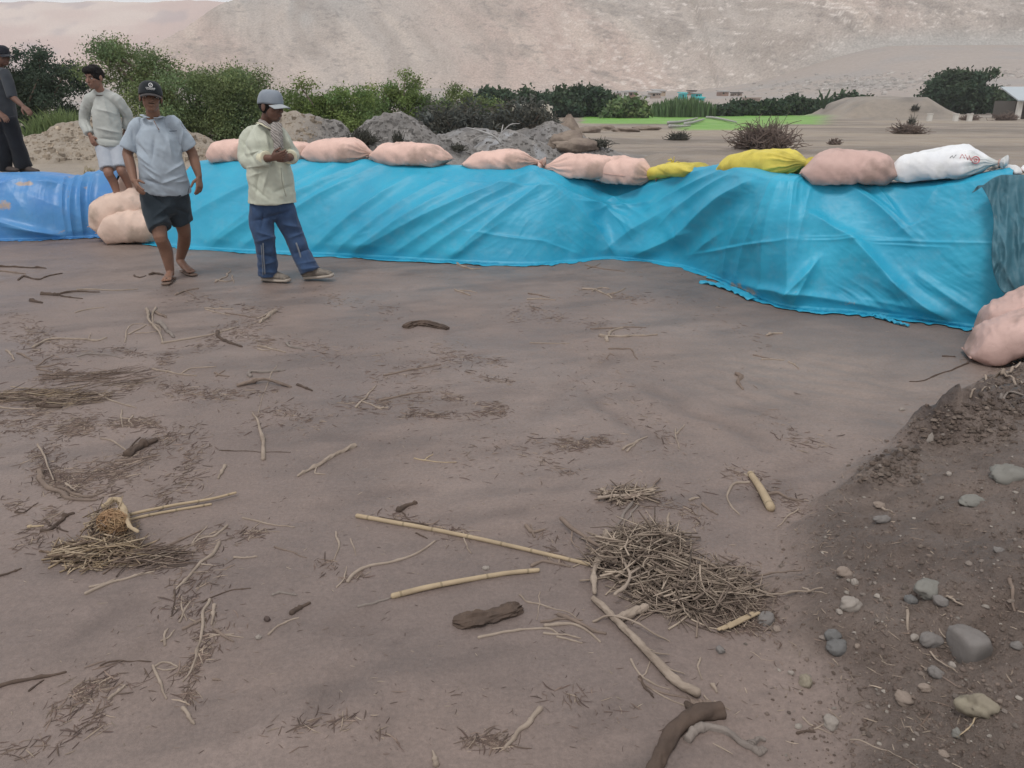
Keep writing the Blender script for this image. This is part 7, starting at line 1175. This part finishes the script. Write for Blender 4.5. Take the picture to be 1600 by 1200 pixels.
for i, a in enumerate([(1320, 896, 12, 8, 't', 'rounded tan pebble on the bank below the long bent stick'), (1330, 946, 17, 10, 'w', 'pale pitted stone at the left of the bank'), (1452, 921, 22, 11, 'n', 'long grey green stone topping the bank middle'), (1424, 938, 12, 8, 'b', 'small dark stone touching the long grey green one'), (1471, 940, 12, 7, 'g', 'dull stone right below the long grey green one'), (1301, 994, 12, 10, 'b', 'upper of two touching blue grey stones'), (1308, 1013, 18, 11, 'b', 'lower of two touching blue grey stones'), (1259, 1066, 12, 10, 'y', 'smooth yellowish pebble at the left foot of the bank'), (1413, 1093, 15, 8, 't', 'rounded brown pebble at the bottom of the bank'), (1446, 1076, 10, 7, 't', 'small tan pebble above the rounded brown one'), (1455, 1001, 17, 10, 'g', 'purplish grey stone left of the big angular one'), (1429, 997, 8, 5, 'w', 'little pale stone beside the purplish one'), (1488, 1040, 7, 5, 'w', 'tiny pale pebble below the big angular stone'), (1463, 1052, 12, 9, 'g', 'broken grey stone behind the crossing straw'), (1581, 745, 32, 16, 'n', 'large smooth greenish stone high on the bank at right'), (1520, 784, 21, 7, 'n', 'flat greenish stone left below the large smooth one'), (1495, 1147, 8, 7, 'n', 'small green grey pebble under the mossy stone'), (1126, 1017, 7, 6, 'g', 'lone round grey pebble on the mud below the heap'), (1375, 790, 9, 4, 't', 'flat tan pebble on the upper bank'), (1378, 812, 13, 5, 'g', 'flat grey pebble on the upper bank below the tan one'), (1483, 741, 5, 4, 'w', 'small pale pebble left of the large smooth stone'), (1336, 910, 7, 5, 'w', 'small pale stone under the rounded tan pebble'), (1313, 957, 6, 4, 'w', 'little stone at the left of the pale pitted one'), (1236, 1052, 5, 4, 'w', 'white pebble left of the smooth yellowish one'), (1340, 1010, 5, 4, 't', 'small tan pebble right of the blue grey pair'), (1299, 1130, 14, 9, 'w', 'crumbly pale lump at the bottom left of the bank'), (1475, 1180, 9, 4, 't', 'flat tan pebble at the bottom edge of the bank'), (404, 996, 5, 4, 'w', 'pale pebble at the end of the pale stick, centre left'), (759, 888, 6, 3, 'w', 'small white pebble right of the wavy branch'), (1196, 968, 16, 6, 'g', 'flat muddy slab at the right tip of the heap'), (1215, 984, 8, 5, 't', 'small stone below the flat muddy slab'), (1590, 1010, 9, 6, 'g', 'grey pebble at the right edge of the bank'), (1560, 860, 8, 5, 'g', 'small grey pebble high on the right bank'), (1410, 640, 5, 3, 'w', 'tiny white pebble at the foot of the dark ledge')]): stone(*a, 300+i)
stone(1512, 1012, 30, 27, 'g', 'big flat angular grey stone in the middle of the bank', 411, 5.0, .07, .7, sink=.6); stone(1531, 1108, 27, 20, 'y', 'lumpy mossy yellow stone at the lower right', 412, 2.1, .20, .8); 
def tri(V): z = (V[:, 2]-V[:, 2].min())/np.ptp(V[:, 2]); V = V.copy(); V[:, :2] *= (1.2-1.0*z)[:, None]; return V
stone(1455, 684, 7, 8, 'w', 'small pale triangular stone under the dark ledge', 413, 2.4, .1, .8, flat=tri)
stone(417, 968, 5, 5, 'd', 'dark round seed ball on the mud, centre left', 520, cat='seed ball', name='seed_ball')
def gravel(name, n, seed, box_, smin, smax, cols, bias=1.8):
    rng = np.random.default_rng(seed); px = rng.uniform(box_[0], box_[1], n*3); py = rng.uniform(box_[2], box_[3], n*3); P = GM(px, py); P = P[(P[:, 0]-xt(P[:, 1])) > rng.uniform(-.12, .25, len(P))][:n]; mb = MB()
    th = np.linspace(0, 2*math.pi, 8, endpoint=False); D = np.array([[0, 0, 1]]+[[math.cos(a)*.75, math.sin(a)*.75, .6] for a in th]+[[math.cos(a+.3), math.sin(a+.3), -.1] for a in th]); F0 = [[0, 1+i, 1+(i+1) % 8] for i in range(8)]+[[1+i, 9+i, 9+(i+1) % 8, 1+(i+1) % 8] for i in range(8)]
    for p in P:
        s = smin*(smax/smin)**(rng.uniform()**bias); q = D*(1+rng.normal(0, .13, (17, 1)))*np.array([s, s*rng.uniform(.55, .95), s*rng.uniform(.4, .7)]); a = rng.uniform(0, 6.28); ca, sa = math.cos(a), math.sin(a); q = q@np.array([[ca, sa, 0], [-sa, ca, 0], [0, 0, 1]])+p+np.array([0, 0, s*.15]); mb.add(q, F0, np.array(cols[rng.integers(len(cols))])*rng.uniform(.7, 1.2))
    build(mb, name, M_TW, usecol=True, smooth=True, kind='stuff')
gravel('gravel', 1500, 21, (1150, 1640, 560, 1230), .0018, .012, [(.19, .16, .14), (.16, .13, .11), (.14, .112, .095), (.27, .24, .21), (.13, .10, .085)], 2.6)
gravel('soil_crumbs', 3600, 22, (1130, 1640, 560, 1230), .0016, .008, [(.14, .105, .087), (.155, .12, .10), (.115, .087, .072)], 2.2)

def heap_gravel():
    rng = np.random.default_rng(31); px = rng.uniform(-20, 960, 5200); py = rng.uniform(178, 250, 5200); P = GM(px, py, 60); P = P[(P[:, 1] > 12) & (P[:, 1] < 26)]; mb = MB(); Q = np.array([[a_, b2, c2] for a_ in (-1, 1) for b2 in (-1, 1) for c2 in (-1, 1)], float); F0 = [[0, 1, 3, 2], [4, 6, 7, 5], [0, 4, 5, 1], [2, 3, 7, 6], [0, 2, 6, 4], [1, 5, 7, 3]]
    for p in P:
        s = .006*(8**(rng.uniform()**2.2)); t = rng.uniform(.6, 1.25); g = p[0] > -3.4; c = np.array((.20, .19, .18) if g else (.34, .285, .225))*t*(1.6 if rng.random() < .08 else 1); mb.add(Q*s*np.array([1, .8, .7])*rng.uniform(.6, 1.2, (8, 3))+p, F0, c)
    build(mb, 'heap_gravel', M_TW, usecol=True, smooth=False, kind='stuff')
heap_gravel()

for k, bx in enumerate(((1385, 1590, 628, 694, 420), (1325, 1440, 698, 756, 240), (1530, 1640, 585, 650, 220))): gravel('earth_crumbs', bx[4], 70+k, bx[:4], .003, .018, [(.10, .076, .062), (.125, .096, .08), (.085, .065, .053), (.15, .12, .10)], 1.6)
